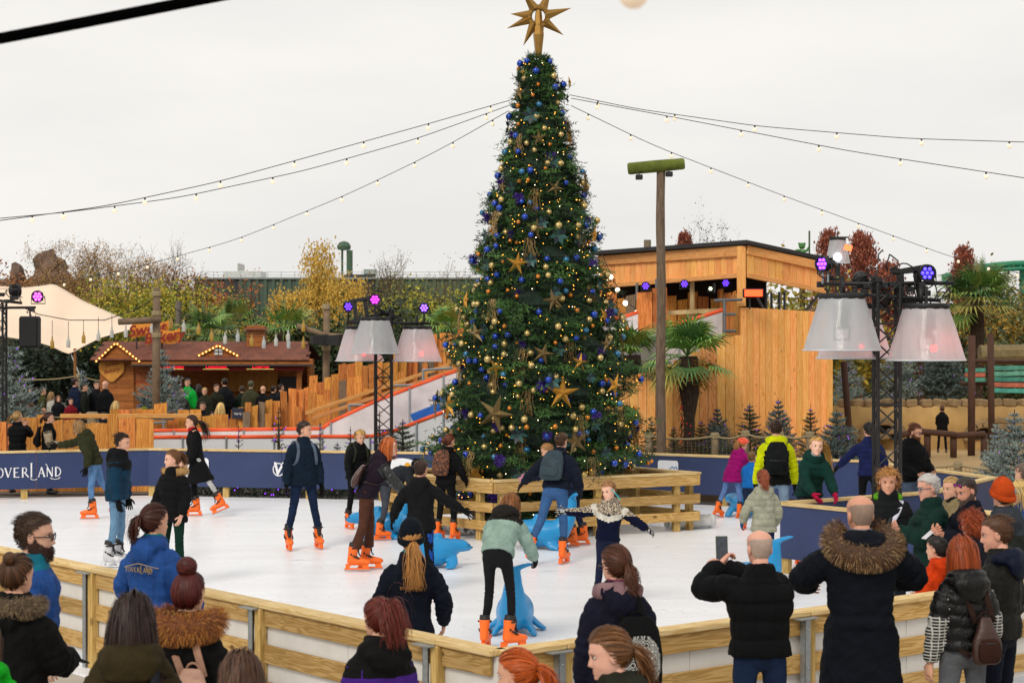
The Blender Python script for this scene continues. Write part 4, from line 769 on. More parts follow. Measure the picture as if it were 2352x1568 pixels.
# bulb garland sagging below the roof edge
def garland(label, pts, bulb_every, r=.035, wire=.008, glow=4, name='string_lights', first=.5, drop=.06, col='#fff2d0'):
    e = thing(name, label, 'string lights', (0, 0, 0)); pp = smooth_path(pts, 60, 6); MB().tube([tuple(p) for p in pp], wire, 5).build('cable', M_blackp_, e)
    seg = np.linalg.norm(np.diff(pp, axis=0), axis=1); cum = np.concatenate([[0], np.cumsum(seg)]); m = mat(col, .3, var=0, emit=glow); bm_ = MB(); bm_.ball((0, 0, 0), r, 10, sc=(1, 1, 1.15)); bm_ = bm_.mesh('bulb', [m], True); sk_ = MB().tube([(0, 0, r * .8), (0, 0, r * .8 + drop)], r * .4, 6).mesh('socket', [M_blackp_])
    for t in np.arange(first, cum[-1], bulb_every):
        p = [float(np.interp(t, cum, pp[:, k])) for k in range(3)]; b = link('bulb', bm_, e, (p[0], p[1], p[2] - r * .8 - drop)); link('socket', sk_, b)
    return e
def smooth_path(pts, n=14, it=2):
    pts = [np.asarray(p, float) for p in pts]; seg = [np.linalg.norm(b - a) for a, b in zip(pts, pts[1:])]; cum = np.concatenate([[0], np.cumsum(seg)])
    q = np.array([[np.interp(t, cum, [p[k] for p in pts]) for k in range(3)] for t in np.linspace(0, cum[-1], n)])
    for _ in range(it): q[1:-1] = (q[:-2] + 2 * q[1:-1] + q[2:]) / 4
    return q
garland('bright bulb garland sagging below the tower roof', [P(1383, 585, 46), P(1410, 645, 46), P(1440, 695, 46), P(1475, 720, 46), P(1512, 714, 46)], .36, .06, .01, 3, drop=.03)
# ---------------------------------------------------------------- right-hand plaza: stone wall, boards, benches, coaster, statue
M_stone = mat('#b08c56', .9, var=.3, vs=.9, bump=.6, bs=5); M_stone2 = mat('#8a7250', .9, var=.3, vs=2, bump=.8, bs=9, rnd=.15)
SW = 54; sw = thing('stone_wall', 'low ochre plastered wall with stone arches across the plaza', 'wall', (0, 0, 0)); x0, x1 = XD(1905, SW), XD(2420, SW); zw = zt(935, SW)
mb = MB(); n = 40; v = []
for i in range(n + 1): x = x0 + (x1 - x0) * i / n; b = .12 * math.sin(i * .9) + .06 * math.sin(i * 2.3); v += [(x, SW + b, -.1), (x, SW + b * .5 - .05, zw * .5), (x, SW + b, zw + .04 * math.sin(i * 1.7)), (x, SW + .5, zw + .03)]
mb.add(v, [(4 * i + j, 4 * i + 4 + j, 4 * i + 5 + j, 4 * i + 1 + j) for i in range(n) for j in range(3)]); mb.build('render', M_stone, sw, True)
for (uc, w) in ((2262, 34), (2335, 30), (2030, 40)):
    for k in range(9):
        a = R(8 + k * 20.5); r1 = w * SW / F; c = P(uc, 1008, SW - .25); MB().box((-.13, -.12, -.10), (.13, .12, .10), ch=.03).build('stone', M_stone2, sw, loc=c + Vector((math.cos(a) * r1 * 1.2, 0, math.sin(a) * r1)), rot=(0, -a + R(90), 0))
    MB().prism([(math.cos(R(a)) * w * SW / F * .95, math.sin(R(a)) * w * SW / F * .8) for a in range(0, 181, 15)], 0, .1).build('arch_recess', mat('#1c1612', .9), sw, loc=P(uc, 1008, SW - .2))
for k in range(26):
    u = 2280 + (k % 9) * 12 if k < 18 else 1930 + (k - 18) * 20; v = (965 + (k // 9) * 14) if k < 18 else 990 + (k % 3) * 6
    MB().box((-.16, -.1, -.08), (.16, .1, .08), ch=.03).build('stone', M_stone2, sw, loc=P(u + rs.uniform(-2, 2), v, SW - .28), rot=(0, rs.uniform(-.1, .1), rs.uniform(-.2, .2)))
for k in range(14): MB().box((-.2, -.15, -.12), (.2, .15, .12), ch=.05).build('stone', M_stone2, sw, loc=(XD(1940 + k * 32, SW), SW + .3, zw + .1), rot=(rs.uniform(-.2, .2), rs.uniform(-.2, .2), rs.uniform(0, 3)))
M_dlog = mat('#4a2f22', .85, var=.25, vs=5, bump=.5, bs=16)
bn = thing('log_barrier', 'low dark log barrier with sloping rails before the wall', 'barrier', (0, 0, 0))
for (u, v0, v1) in ((2090, 990, 1050), (2130, 988, 1050), (2190, 996, 1050), (2260, 995, 1050), (2305, 1000, 1050)): MB().tube([P(u, v1, 50), P(u, v0, 50)], .09, 8).build('post', M_dlog, bn, True)
for (u0, v0, u1, v1) in ((2060, 1002, 2100, 990), (2096, 988, 2195, 998), (2195, 1000, 2262, 996)): MB().tube([P(u0, v0, 49.9), P(u1, v1, 49.9)], .08, 8).build('rail', M_dlog, bn, True)
for k, (u0, u1, vt, vb, w, lb) in enumerate(((1938, 1955, 830, 1050, .09, 'leaning brown pole beside the tower wall end'), (2232, 2231, 770, 1046, .1, 'tall brown pole before the right palm'), (2275, 2278, 765, 1042, .09, 'brown pole carrying lamps by the painted boards'))): tag(MB().tube([P(u1, vb, 50 + k), P(u0, vt, 50 + k)], w, 10).build('wooden_pole', M_dlog, smooth=True), lb, 'pole')
bsn = thing('painted_board_sign', 'stack of weathered turquoise and red boards on log posts', 'sign', (0, 0, 0))
for k, c in enumerate(('#4a8a78', '#5c9a84', '#3e8070', '#b0604a', '#4a9a8a')):
    v = 845 + k * 13; MB().box((-.52, -.04, -.065), (.52, .04, .065), ch=.01).build('board', mat(c, .85, var=.35, vs=7), bsn, loc=P(2318, v, 56), rot=(0, rs.uniform(-.04, .04), 0))
for k, c in enumerate(('#4a8a78', '#b0604a', '#4a8a78')): MB().box((-.3, -.04, -.06), (.3, .04, .06), ch=.01).build('board', mat(c, .85, var=.35, vs=7), bsn, loc=P(2240, 850 + k * 11, 56.2))
for u in (2280, 2358): MB().tube([P(u, 1020, 56.3), P(u, 826, 56.3)], .07, 8).build('post', M_dlog, bsn, True)
for v in (828, 880): MB().tube([P(2205, v, 56.5), P(2365, v + 2, 56.5)], .06, 8).build('cross_beam', M_dlog, bsn, True)
MB().tube([P(2250, 815, 58), P(2420, 812, 58)], .3, 10).build('thatch', mat('#7a6a48', .95, var=.3, vs=8, bump=1, bs=30), bsn)
ct = thing('coaster_track', 'green roller coaster track curving into view at right', 'roller coaster', (0, 0, 0)); CD = 120
pts = [P(2165, 637, CD), P(2195, 629, CD), P(2235, 618, CD), P(2280, 610, CD), P(2330, 606, CD), P(2420, 603, CD)]; M_cg = mat('#1f7a58', .5, var=.1)
for off, r in ((0, .2), (-.55, .12)): MB().tube([p + Vector((0, off * .5, off * .6)) for p in pts], r, 8).build('rail', M_cg, ct, True)
for k in range(10): a = pts[0].lerp(pts[-1], 0); q = Vector(smooth_path(pts, 11, 0)[k]); MB().tube([q, q + Vector((0, -.28, -.33))], .07, 5).build('tie', M_cg, ct)
MB().tube([P(2352, 606, CD + .5), P(2352, 900, CD + .5)], .3, 8).build('column', M_cg, ct)
st = thing('green_statue', 'small green waving figure with a pole on the tower roof', 'statue', (0, 0, 0)); d = 62
def PB(u, v): return P(u + 2, v - 2, d)
mb = MB(); mb.tube([PB(1841, 600), PB(1841, 588), PB(1840, 576)], [.09, .13, .09], 10); mb.ball(PB(1840, 567), .11, 12); mb.tube([PB(1838, 578), PB(1828, 577), PB(1820, 585)], [.05, .045, .03], 8); mb.tube([PB(1843, 578), PB(1851, 578), PB(1857, 568)], [.05, .045, .03], 8); mb.tube([PB(1838, 598), PB(1834, 612)], [.06, .05], 8); mb.tube([PB(1844, 598), PB(1848, 612)], [.06, .05], 8)
for s in (-1, 1): mb.ball(PB(1840 + s * 6, 562), .045, 8)
mb.build('figure', mat('#3f7a34', .6, var=.2), st, True); MB().tube([PB(1841, 612), PB(1841, 1000)], .1, 8).build('post', mat('#4a4036', .9), st); MB().tube([PB(1857, 612), PB(1857, 532)], .03, 6).build('staff', mat('#4a5a44', .6), st)
# ---------------------------------------------------------------- rope and net fences with posts
def net_fence(label, pts, h=.62, ph=.8, r=.075, sag=.12, mesh=True):
    e = thing('rope_net_fence', label, 'fence', (0, 0, 0)); pts = [Vector(p) for p in pts]
    for p in pts:
        MB().tube([p, p + Vector((0, 0, ph))], [r, r * .95], 10).build('post', mat('#85745a', .9, var=.3, vs=7, bump=.5, bs=20), e, True); MB().lathe([(r, ph - .14), (r * 1.18, ph - .12), (r * 1.18, ph - .03), (r, ph - .01)], 12, M=Matrix.Translation(p)).build('rope_binding', M_rope, e)
    for a, b in zip(pts, pts[1:]):
        q = [a.lerp(b, t) + Vector((0, -.05, ph - .07 - sag * 4 * t * (1 - t) * .6)) for t in np.linspace(0, 1, 9)]; MB().tube(q, .022, 6).build('rope', M_rope, e, True)
        if mesh:
            nm = MB(); n = int((b - a).length / .075)
            for i in range(n + 1): t = i / n; top = ph - .09 - sag * 4 * t * (1 - t) * .6; nm.tube([a.lerp(b, t) + Vector((0, -.03, .05)), a.lerp(b, t) + Vector((0, -.03, top))], .005, 3, cap=False)
            for k in range(9): nm.tube([a.lerp(b, t) + Vector((0, -.03, .06 + (ph - .15 - sag * 4 * t * (1 - t) * .6) * k / 9)) for t in np.linspace(0, 1, 7)], .005, 3, cap=False)
            o = nm.build('netting', mat('#6e664c', .9), e); o['kind'] = 'stuff'
    return e
yb = 39.0
net_fence('rope net fence with posts running before the wooden tower', [(XD(1490, 38.8), 38.8, .45), (XD(1642, 38.6), 38.6, .45), (XD(1712, 38.5), 38.5, .5), (XD(1790, 38.3), 38.3, .5), (XD(1860, 38), 38, .5)], ph=.75)
net_fence('low rope net fence on the sandy plaza at right', [(XD(1990, 37.5), 37.5, 0), (XD(2200, 36.5), 36.5, 0), (XD(2420, 35.5), 35.5, 0)], ph=.75)
net_fence('rope net fence with thick posts before the bakery guests', [(XD(70, 47.4), 47.4, .33), (XD(212, 47.3), 47.3, .33), (XD(349, 47.2), 47.2, .33), (XD(450, 47.2), 47.2, .33)], ph=.95, r=.13)
net_fence('plain rope line behind the standing bakery guests', [(XD(-40, 60), 60, .5), (XD(181, 59.5), 59.5, .4), (XD(330, 59.5), 59.5, .4)], ph=1.6, mesh=False, sag=.3)
net_fence('rope and post line right of the bakery', [(XD(700, 56), 56, .3), (XD(765, 56), 56, .3), (XD(840, 56), 56, .5)], ph=1.3, mesh=False, sag=.3)
sheet('planting_bed', [(XD(1440, 38.2), 37.6), (XD(1870, 37), 36.2), (XD(1900, 43), 43), (XD(1440, 40.3), 40.3)], .42, mat('#4a3a2a', .95, var=.3, vs=3, bump=.5, bs=20), thick=.6)
# ---------------------------------------------------------------- small spruces
k = 0
for (kind, u, d, z, h, w, lb) in ((1, 1497, 39.6, .45, 1.0, 1, 'thin spruce left of the tall log pole'), (1, 1548, 40, .45, .85, 1, 'small spruce right behind the tall log pole'), (1, 1610, 39.4, .45, 1.0, 1.2, 'small spruce right of the red lit palm'), (3, 1648, 39.7, .45, 1.35, .8, 'full spruce second right of the palm'), (1, 1722, 39.6, .5, 1.3, 1.3, 'spruce before the tower corner boards'), (3, 1788, 39.4, .5, 1.5, .8, 'tall slim spruce before the plain tower wall'), (1, 1862, 38.8, .5, 1.25, 1, 'spruce at the right end of the net fence'), (3, 1922, 37.2, .0, 1.9, 1.05, 'broad blue spruce right of the tower wall'),
    (2, 640, 39, .0, 1.75, 1.2, 'bare topped spruce with purple lights left of navy skater'), (2, 548, 38.6, 0, 1.45, .7, 'twiggy little spruce by the slide end'), (1, 775, 39.3, 0, 1.0, 1.0, 'small spruce behind the blonde girl skater'), (2, 805, 39.0, 0, 1.35, 1.0, 'twiggy spruce left of the lamp tower'), (2, 872, 38.6, 0, 1.7, .9, 'spare spruce wrapped round the lamp tower foot'), (1, 925, 39.0, 0, 1.5, 1.3, 'dark spruce right of the lamp tower foot'), (2, 735, 38.8, 0, 1.5, .8, 'twiggy spruce right behind the navy skater'),
    (0, 30, 46, .3, 2.6, 1.0, 'silvery spruce at the far left under the loudspeaker'), (0, 372, 49, .3, 2.5, .95, 'tall silvery spruce before the bakery, right one'), (3, 330, 48.5, .3, 1.5, .9, 'lower silvery spruce before the bakery, left one'), (0, 190, 53, .3, 1.9, .7, 'silvery spruce in the shade behind the guests'), (0, 395, 47.5, .3, 1.4, 1.1, 'small silvery spruce behind the green beanie'),
    (0, 2330, 33.5, 0, 1.8, 1.0, 'silvery spruce behind the right hand spectators'), (0, 2290, 35.5, 0, 1.5, .9, 'smaller silvery spruce left of the right edge one'), (0, 2060, 58, 1.0, 2.2, 1.0, 'blue spruce behind the stone wall beside the truss'), (3, 2165, 58, 1.0, 2.4, 1.1, 'dark blue spruce behind the stone wall under the lampshade'), (0, 1950, 57, .9, 1.7, 1, 'pale spruce behind the leaning brown pole')):
    spruce(kind, lb, XD(u, d), d, z, h, w, k * 1.3); k += 1
# cut fir greenery under the back boarding
fg = MB(); rs = np.random.RandomState(77); n = 9000; x = rs.uniform(-7.1, -1.6, n); y = 37.9 - (x + 7.14) * .231 + rs.uniform(-.1, .35, n) ; z = rs.uniform(0, .32, n); p = np.stack([x, y, z], 1); o = rs.randn(n, 3); o /= np.linalg.norm(o, axis=1)[:, None]; w_ = np.cross(o, rs.randn(n, 3)); w_ /= np.linalg.norm(w_, axis=1)[:, None]
V = np.stack([p - w_ * .009, p + w_ * .009, p + o * .08], 1).reshape(-1, 3); o_ = link('fir_greenery', npmesh('fir_greenery', V, np.arange(n * 3).reshape(-1, 3), [mat('#2f3f2c', .8), mat('#445240', .8), mat('#1f2c1e', .8)], rs.randint(0, 3, n), False)); tag(o_, 'cut fir branches heaped under the back boarding', 'greenery', kind='stuff')
lt = MB()
for k in range(40): lt.ball((rs.uniform(-7, -1.7), 37.55 - 0, rs.uniform(.05, .2)), .014, 5)
lt.v = [(x, 37.62 - (x + 7.14) * .231 + .05, z) for x, y, z in lt.v]; tag(lt.build('fairy_lights', mat('#a040f0', .5, var=0, emit=1.3)), 'purple fairy lights in the cut fir branches', 'fairy lights', kind='stuff')
# ---------------------------------------------------------------- christmas tree
TX, TY = TC.x, TC.y
TZ = [.03, .35, 1.0, 1.15, 1.5, 2.0, 2.7, 3.35, 4.0, 4.65, 5.2, 5.76, 6.1, 6.47, 7.2, 7.6, 7.8]; TR = [1.2, 1.28, 1.32, 1.72, 1.66, 1.58, 1.46, 1.29, 1.1, .93, .83, .66, .55, .48, .36, .22, .06]
tr_r = lambda z: float(np.interp(z, TZ, TR))
rs = np.random.RandomState(42); ctree = thing('christmas_tree', 'towering dark green christmas tree in the middle of the rink', 'christmas tree', (TX, TY, 0))
MB().tube([(0, 0, 0), (0, 0, 4), (0, 0, 7.6)], [.16, .1, .03], 8).build('trunk', mat('#33261c', .9), ctree)
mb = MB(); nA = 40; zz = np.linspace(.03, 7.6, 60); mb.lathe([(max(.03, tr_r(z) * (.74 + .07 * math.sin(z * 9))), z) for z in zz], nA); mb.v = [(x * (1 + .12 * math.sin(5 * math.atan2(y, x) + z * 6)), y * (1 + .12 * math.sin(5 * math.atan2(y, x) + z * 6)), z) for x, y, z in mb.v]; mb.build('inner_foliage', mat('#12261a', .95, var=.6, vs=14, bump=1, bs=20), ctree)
# branch sprays: each a forked twig set with needles
zs = []; n_sp = 7000
while len(zs) < n_sp:
    z = rs.uniform(.05, 7.72)
    if rs.rand() < tr_r(z) / 1.75 + .05: zs.append(z)
zs = np.array(zs); az = rs.rand(n_sp) * 6.283; tier = .93 + .13 * np.sin(zs * 8.2 + 1.3 * np.sin(az * 3) + az) + .06 * np.sin(az * 7 + zs * 3)
R0 = np.interp(zs, TZ, TR) * tier; dep = rs.rand(n_sp) ** 1.6 * .26 * R0 - .04; L = .2 + .16 * rs.rand(n_sp); L *= np.interp(zs, [0, 6, 7.8], [1.1, .95, .6])
rad = np.stack([np.cos(az), np.sin(az), 0 * az], 1); tip = rad * (R0 - dep)[:, None]; tip[:, 2] = zs
dr = rad * 1.0 + np.array([0, 0, -.28]) + rs.randn(n_sp, 3) * .3; dr[:, 2] += np.where(rs.rand(n_sp) < .3, .4, 0) + np.interp(zs, [6.8, 7.7], [0, 1.2]); dr = nz_r(dr); base = tip - dr * L[:, None]
NP = []; ND = []
ke = rs.choice(n_sp, 640, False); tip[ke] += rad[ke] * rs.uniform(.08, .36, (640, 1)) * np.interp(zs[ke], [0, 6, 7.6], [1, .7, .15])[:, None]; L[ke] *= 1.6; base[ke] = tip[ke] - dr[ke] * L[ke][:, None]
for sgn, fl, st in ((0, 1., 0.), (1, .6, .35), (-1, .6, .35), (1, .5, .6), (-1, .5, .6)):
    sd = nz_r(np.cross(dr, np.array([0, 0, 1.]) + rs.randn(n_sp, 3) * .2)); d2 = nz_r(dr + sgn * sd * .9); b2 = base + dr * (L * st)[:, None]; m = 12 if sgn == 0 else 7
    for k in range(m): t = (k + rs.rand(n_sp)) / m; NP.append(b2 + d2 * (L * fl * t)[:, None]); ND.append(d2)
NP = np.concatenate(NP); ND = np.concatenate(ND); n = len(NP); o = nz_r(rs.randn(n, 3) * .9 + ND * .9); w = nz_r(np.cross(o, rs.randn(n, 3))) * .0085; s = (.045 + .035 * rs.rand(n))[:, None]
V = np.stack([NP - w, NP + w, NP + o * s], 1).reshape(-1, 3)
# keep the lowest sprays inside the fence
GN = [mat(c, .7, var=.25, vs=3) for c in ('#26441a', '#3a6229', '#1a3015', '#507636')]
link('needles', npmesh('needles', V, np.arange(n * 3).reshape(-1, 3), GN, rs.choice([0, 0, 1, 2, 2, 3], n_sp)[np.tile(np.arange(n_sp), n // n_sp)], False), ctree)
lt = MB(); nl = 1150
bulb_v = np.array([(1, 0, 0), (-1, 0, 0), (0, 1, 0), (0, -1, 0), (0, 0, 1), (0, 0, -1)], float); bulb_f = np.array([(0, 2, 4), (2, 1, 4), (1, 3, 4), (3, 0, 4), (2, 0, 5), (1, 2, 5), (3, 1, 5), (0, 3, 5)])
z = rs.uniform(.1, 7.6, nl * 3); z = z[rs.rand(len(z)) < np.interp(z, TZ, TR) / 1.75][:nl]; a = rs.rand(len(z)) * 6.283; r_ = np.interp(z, TZ, TR) * (.93 + .13 * np.sin(z * 8.2 + 1.3 * np.sin(a * 3) + a) + .06 * np.sin(a * 7 + z * 3)) * .985; C = np.stack([np.cos(a) * r_, np.sin(a) * r_, z], 1)
V = (C[:, None] + bulb_v[None] * .0085).reshape(-1, 3); Fq = (np.arange(len(C))[:, None, None] * 6 + bulb_f[None]).reshape(-1, 3); o = link('fairy_lights', npmesh('fairy_lights', V, Fq, [mat('#ffb040', .5, var=0, emit=4.5), mat('#ffe8c0', .5, var=0, emit=5)], np.repeat((rs.rand(len(C)) < .15).astype(int), 8), False), ctree); o['kind'] = 'stuff'
def on_tree(u, v, k=1.0):
    "point on the near face of the tree seen in direction u, v"
    d = TY - 1.0
    for _ in range(8):
        p = P(u, v, d); r = tr_r(max(.05, p.z)) * k; dx = p.x - TX; q = r * r - dx * dx; d = TY - math.sqrt(q) if q > 0 else TY
    p = P(u, v, d); nrm = Vector((p.x - TX, p.y - TY, 0)); return p, (nrm.normalized() if nrm.length > .05 else Vector((0, -1, 0)))
# baubles
def bauble_mesh(c, r, rough, metal):
    mb = MB(); mb.ball((0, 0, 0), r, 18); mb.tube([(0, 0, r * .96), (0, 0, r * 1.2)], r * .2, 8, 1); return mb.mesh('bauble', [mat(c, rough, metal, var=.12, vs=30, coat=.6), mat('#b09040', .4, .8)], True)
BM = {'blue': bauble_mesh('#0d3fa8', .052, .22, .55), 'gold': bauble_mesh('#c8ad6c', .052, .3, .75), 'orange': bauble_mesh('#c8780c', .036, .25, .6), 'teal': bauble_mesh('#2a6f98', .052, .3, .5)}
BL = {'blue': ('shiny royal blue bauble hanging on the christmas tree', 'blue baubles on the tree'), 'gold': ('pale gold bauble hanging on the christmas tree', 'gold baubles on the tree'), 'orange': ('small amber orange bauble hanging on the christmas tree', 'orange baubles on the tree'), 'teal': ('dull steel blue bauble hanging on the christmas tree', 'steel blue baubles on the tree')}
placed = []
def place_ball(kind, z, a, k=1.0, sc=1.0):
    tt_ = .93 + .13 * math.sin(z * 8.2 + 1.3 * math.sin(a * 3) + a) + .06 * math.sin(a * 7 + z * 3); r = tr_r(z) * tt_ * k + .035; p = Vector((TX + math.cos(a) * r, TY + math.sin(a) * r, z)); o = link('bauble', BM[kind], None, p, (rng.uniform(-.3, .3), rng.uniform(-.3, .3), 0)); o.scale = (sc,) * 3; tag(o, BL[kind][0], 'bauble', BL[kind][1])
tries = 0; cnt = {'blue': 0, 'gold': 0, 'orange': 0, 'teal': 0}; want = {'blue': 105, 'gold': 120, 'orange': 85, 'teal': 30}
while tries < 9000 and any(cnt[k] < want[k] for k in want):
    tries += 1; z = rs.uniform(.15, 7.6); a = -math.pi / 2 + rs.uniform(-1.75, 1.75)
    if rs.rand() > tr_r(z) / 1.7: continue
    q = np.array([a * tr_r(z), z])
    if any(np.hypot(*(q - b)) < .115 for b in placed): continue
    kinds = [k for k in want if cnt[k] < want[k]]; kk = kinds[rs.randint(len(kinds))]; cnt[kk] += 1; placed.append(q); place_ball(kk, z, a, sc=rs.uniform(.85, 1.15))
# stars
def star_mesh(c, dep=.28, pts=5):
    mb = MB(); v = [(0, -dep, 0), (0, dep * .4, 0)]
    for i in range(pts * 2): a = math.pi / 2 + i * math.pi / pts; r = 1 if i % 2 == 0 else .31; v.append((math.cos(a) * r, -.0, math.sin(a) * r))
    n = pts * 2; f = []
    for i in range(n): f += [(0, 2 + i, 2 + (i + 1) % n), (1, 2 + (i + 1) % n, 2 + i)]
    return mb.add(v, f).mesh('star', [mat(c, .42, .55, var=.12, vs=5)])
ST = {'g': star_mesh('#b8842c'), 'd': star_mesh('#74603a')}
stars = ((1198, 213, 34, 'd', 8), (1238, 318, 32, 'd', -5), (1272, 432, 34, 'd', 25), (1230, 526, 40, 'd', 12), (1356, 541, 36, 'g', -6), (1190, 606, 44, 'g', 10), (1270, 690, 44, 'd', -14), (1079, 690, 36, 'g', 4), (1100, 766, 42, 'd', -8), (1247, 812, 42, 'd', 18), (1143, 842, 38, 'g', 30), (1329, 832, 36, 'g', 12), (1289, 902, 64, 'g', 4), (1141, 950, 74, 'd', 20), (1041, 930, 54, 'g', -8), (1381, 724, 36, 'g', 30), (1386, 790, 36, 'd', -6), (1404, 884, 46, 'g', 20), (1299, 190, 24, 'g', 6), (1319, 1012, 52, 'd', -10), (1222, 1084, 40, 'd', 5), (1098, 1088, 60, 'g', 35), (1160, 430, 26, 'd', 12), (1300, 320, 26, 'g', 40), (1415, 1078, 36, 'g', 8), (1098, 1150, 44, 'g', 60), (1370, 1130, 34, 'g', -30))
place = ['close to the very top', 'in the upper third', 'halfway up', 'in the lower third', 'just above the timber fence']
for i, (u, v, r, m, a) in enumerate(stars):
    p, nrm = on_tree(u, v, .97); o = link('star_ornament', ST[m], None, p + nrm * .06); s = .66 * r / F * p.y; o.scale = (s, s, s); o.rotation_euler = Euler((R(rng.uniform(-10, 10)), R(a), math.atan2(nrm.y, nrm.x) + math.pi / 2), 'XYZ')
    side = ['far left', 'left', 'left of centre', 'middle', 'right of centre', 'right', 'far right'][int(np.searchsorted([1090, 1150, 1215, 1250, 1300, 1375], u))]; lvl = place[0 if v < 240 else 1 if v < 480 else 2 if v < 730 else 3 if v < 1000 else 4]
    tag(o, ('bright gold' if m == 'g' else 'dark bronze') + (' large' if r > 60 else '') + f' star at {side} of the christmas tree {lvl}', 'star', 'stars on the tree')
# purple pompoms, teal leaf clusters, golden sprays
mb = MB(); 
for i in range(130):
    d = Vector(rs.randn(3)).normalized(); w = d.orthogonal().normalized() * .007; e_ = d * (.085 + .02 * rs.rand()); mb.add([d * .02 - w, d * .02 + w, e_ + w * .5, e_ - w * .5], [(0, 1, 2, 3)])
mb.ball((0, 0, 0), .04, 8); POM = mb.mesh('pompom', [mat('#3a1a78', .6, var=.3, vs=20)])
mb = MB()
for i in range(7):
    a = i * .9; d = Vector((math.cos(a), -.35, math.sin(a))).normalized(); w = d.cross(Vector((0, 1, 0))).normalized() * .034; mb.add([Vector((0, 0, 0)), d * .08 + w, d * .15, d * .08 - w], [(0, 1, 2, 3)], i % 2)
LEAF = mb.mesh('leaf_cluster', [mat('#24504c', .5, .2, var=.3, vs=20), mat('#1a242c', .5, .2, var=.3)])
mb = MB()
for i in range(11):
    x0 = rs.uniform(-.08, .08); ln = rs.uniform(.3, .52); ph = rs.rand() * 6
    pts = [(x0 * (1 + t * 1.2) + .02 * math.sin(t * 5 + ph), -.03 - .05 * math.sin(t * 2), .08 * (1 - t) - ln * t) for t in np.linspace(0, 1, 7)]; mb.tube(pts, .003, 3, cap=False)
    for k in range(13): t = rs.rand(); q = Vector([float(np.interp(t, np.linspace(0, 1, 7), [p[c] for p in pts])) for c in range(3)]); d = Vector((rs.randn() * .5, rs.randn() * .4, -1)).normalized(); w = d.orthogonal().normalized() * .009; mb.add([q, q + d * .022 + w, q + d * .045, q + d * .022 - w], [(0, 1, 2, 3)])
SPRAY = mb.mesh('spray', [mat('#8f7448', .5, .4, var=.4, vs=30)])
def scatter(name, me, num, label, cat, group, lift, mind, scr):
    got = []; t = 0
    while len(got) < num and t < 4000:
        t += 1; z = rs.uniform(.4, 7.2); a = -math.pi / 2 + rs.uniform(-1.7, 1.7)
        if rs.rand() > tr_r(z) / 1.7: continue
        q = np.array([a * tr_r(z), z])
        if any(np.hypot(*(q - b)) < mind for b in got): continue
        got.append(q); r = tr_r(z) * (.93 + .13 * math.sin(z * 8.2 + 1.3 * math.sin(a * 3) + a) + .06 * math.sin(a * 7 + z * 3)) + lift * .5; o = link(name, me, None, (TX + math.cos(a) * r, TY + math.sin(a) * r, z), (0, rs.uniform(-.3, .3), a + math.pi / 2)); s = rs.uniform(*scr); o.scale = (s, s, s); tag(o, label, cat, group)
scatter('pompom_flower', POM, 30, 'purple pompom flower tucked into the christmas tree', 'ornament', 'purple flowers on the tree', .04, .5, (.8, 1.15))
scatter('leaf_spray', LEAF, 44, 'dusky teal leaf cluster tucked into the christmas tree', 'ornament', 'teal leaves on the tree', .06, .28, (.7, 1.2))
scatter('golden_spray', SPRAY, 30, 'hanging spray of small golden leaves on the christmas tree', 'ornament', 'golden sprays on the tree', .06, .6, (.65, .95))
# star on top
tp = thing('tree_topper', 'large golden many pointed star crowning the christmas tree', 'star', (TX, TY, 7.65)); M_gold = mat('#9c7638', .38, .7, var=.12, vs=6); cz = P(0, 38, TY).z - 7.65
MB().tube([(0, 0, 0), (0, 0, cz * .55), (0, 0, cz + .1)], [.05, .09, .05], 6).build('stem', M_gold, tp)
MB().tube([(math.cos(a) * .15, 0, cz + math.sin(a) * .15) for a in np.linspace(0, 6.283, 17)], .045, 6, cap=False).build('ring', M_gold, tp)
for a, ln in ((8, .42), (62, .45), (118, .45), (168, .33), (195, .42), (238, .42), (318, .38), (272, .36)):
    d = Vector((math.cos(R(a)), -.12 * math.cos(R(a * 3)), math.sin(R(a)))); s = Vector((-math.sin(R(a)), 0, math.cos(R(a)))); b = Vector((0, 0, cz)) + d * .13; c = MB(); c.add([b + s * .085, b - s * .085, b + Vector((0, -.08, 0)), b + Vector((0, .08, 0)), b + d * ln + s * .05], [(0, 2, 4), (2, 1, 4), (1, 3, 4), (3, 0, 4), (0, 3, 1, 2)]); c.build('point', M_gold, tp)
# ---------------------------------------------------------------- string lights from the tree
def pl(*q): return [P(*x) for x in q]
G = dict(bulb_every=1.3, r=.034, wire=.006, glow=.35, drop=.04, col='#ffeccc')
garland('upper light string running from the tree to the left edge', pl((1180, 228, 31), (1000, 280, 30), (740, 352, 28.6), (500, 418, 27.5), (240, 474, 26.2), (-40, 512, 25)), **G)
garland('middle light string running from the tree to the left edge', pl((1176, 240, 31), (960, 318, 30.2), (700, 392, 29.2), (410, 454, 28), (150, 488, 27), (-40, 505, 26)), **G)
garland('lowest light string dropping from the tree behind the tent', pl((1168, 255, 31), (1000, 350, 33), (800, 446, 35.5), (540, 552, 39), (320, 612, 42), (130, 652, 45), (-40, 668, 48)), **G)
garland('upper light string running from the tree to the right edge', pl((1308, 218, 31), (1460, 250, 30.6), (1740, 290, 30), (2080, 318, 29.2), (2400, 328, 28.5)), **G)
garland('second light string running from the tree to the right edge', pl((1312, 226, 31), (1540, 268, 30), (1950, 347, 28.5), (2400, 416, 27)), **G)
garland('lowest light string dropping from the tree to the right', pl((1312, 243, 31), (1500, 334, 33), (1800, 450, 36.5), (2190, 592, 41), (2400, 640, 44)), **G)
tag(MB().tube([P(-300, 146, 7), P(120, 66, 6.95), P(500, -8, 6.9), P(760, -62, 6.9)], .021, 8).build('overhead_cable', mat('#060606', .9, var=0, spec=0)), 'thick black cable crossing the top left corner close by', 'cable')
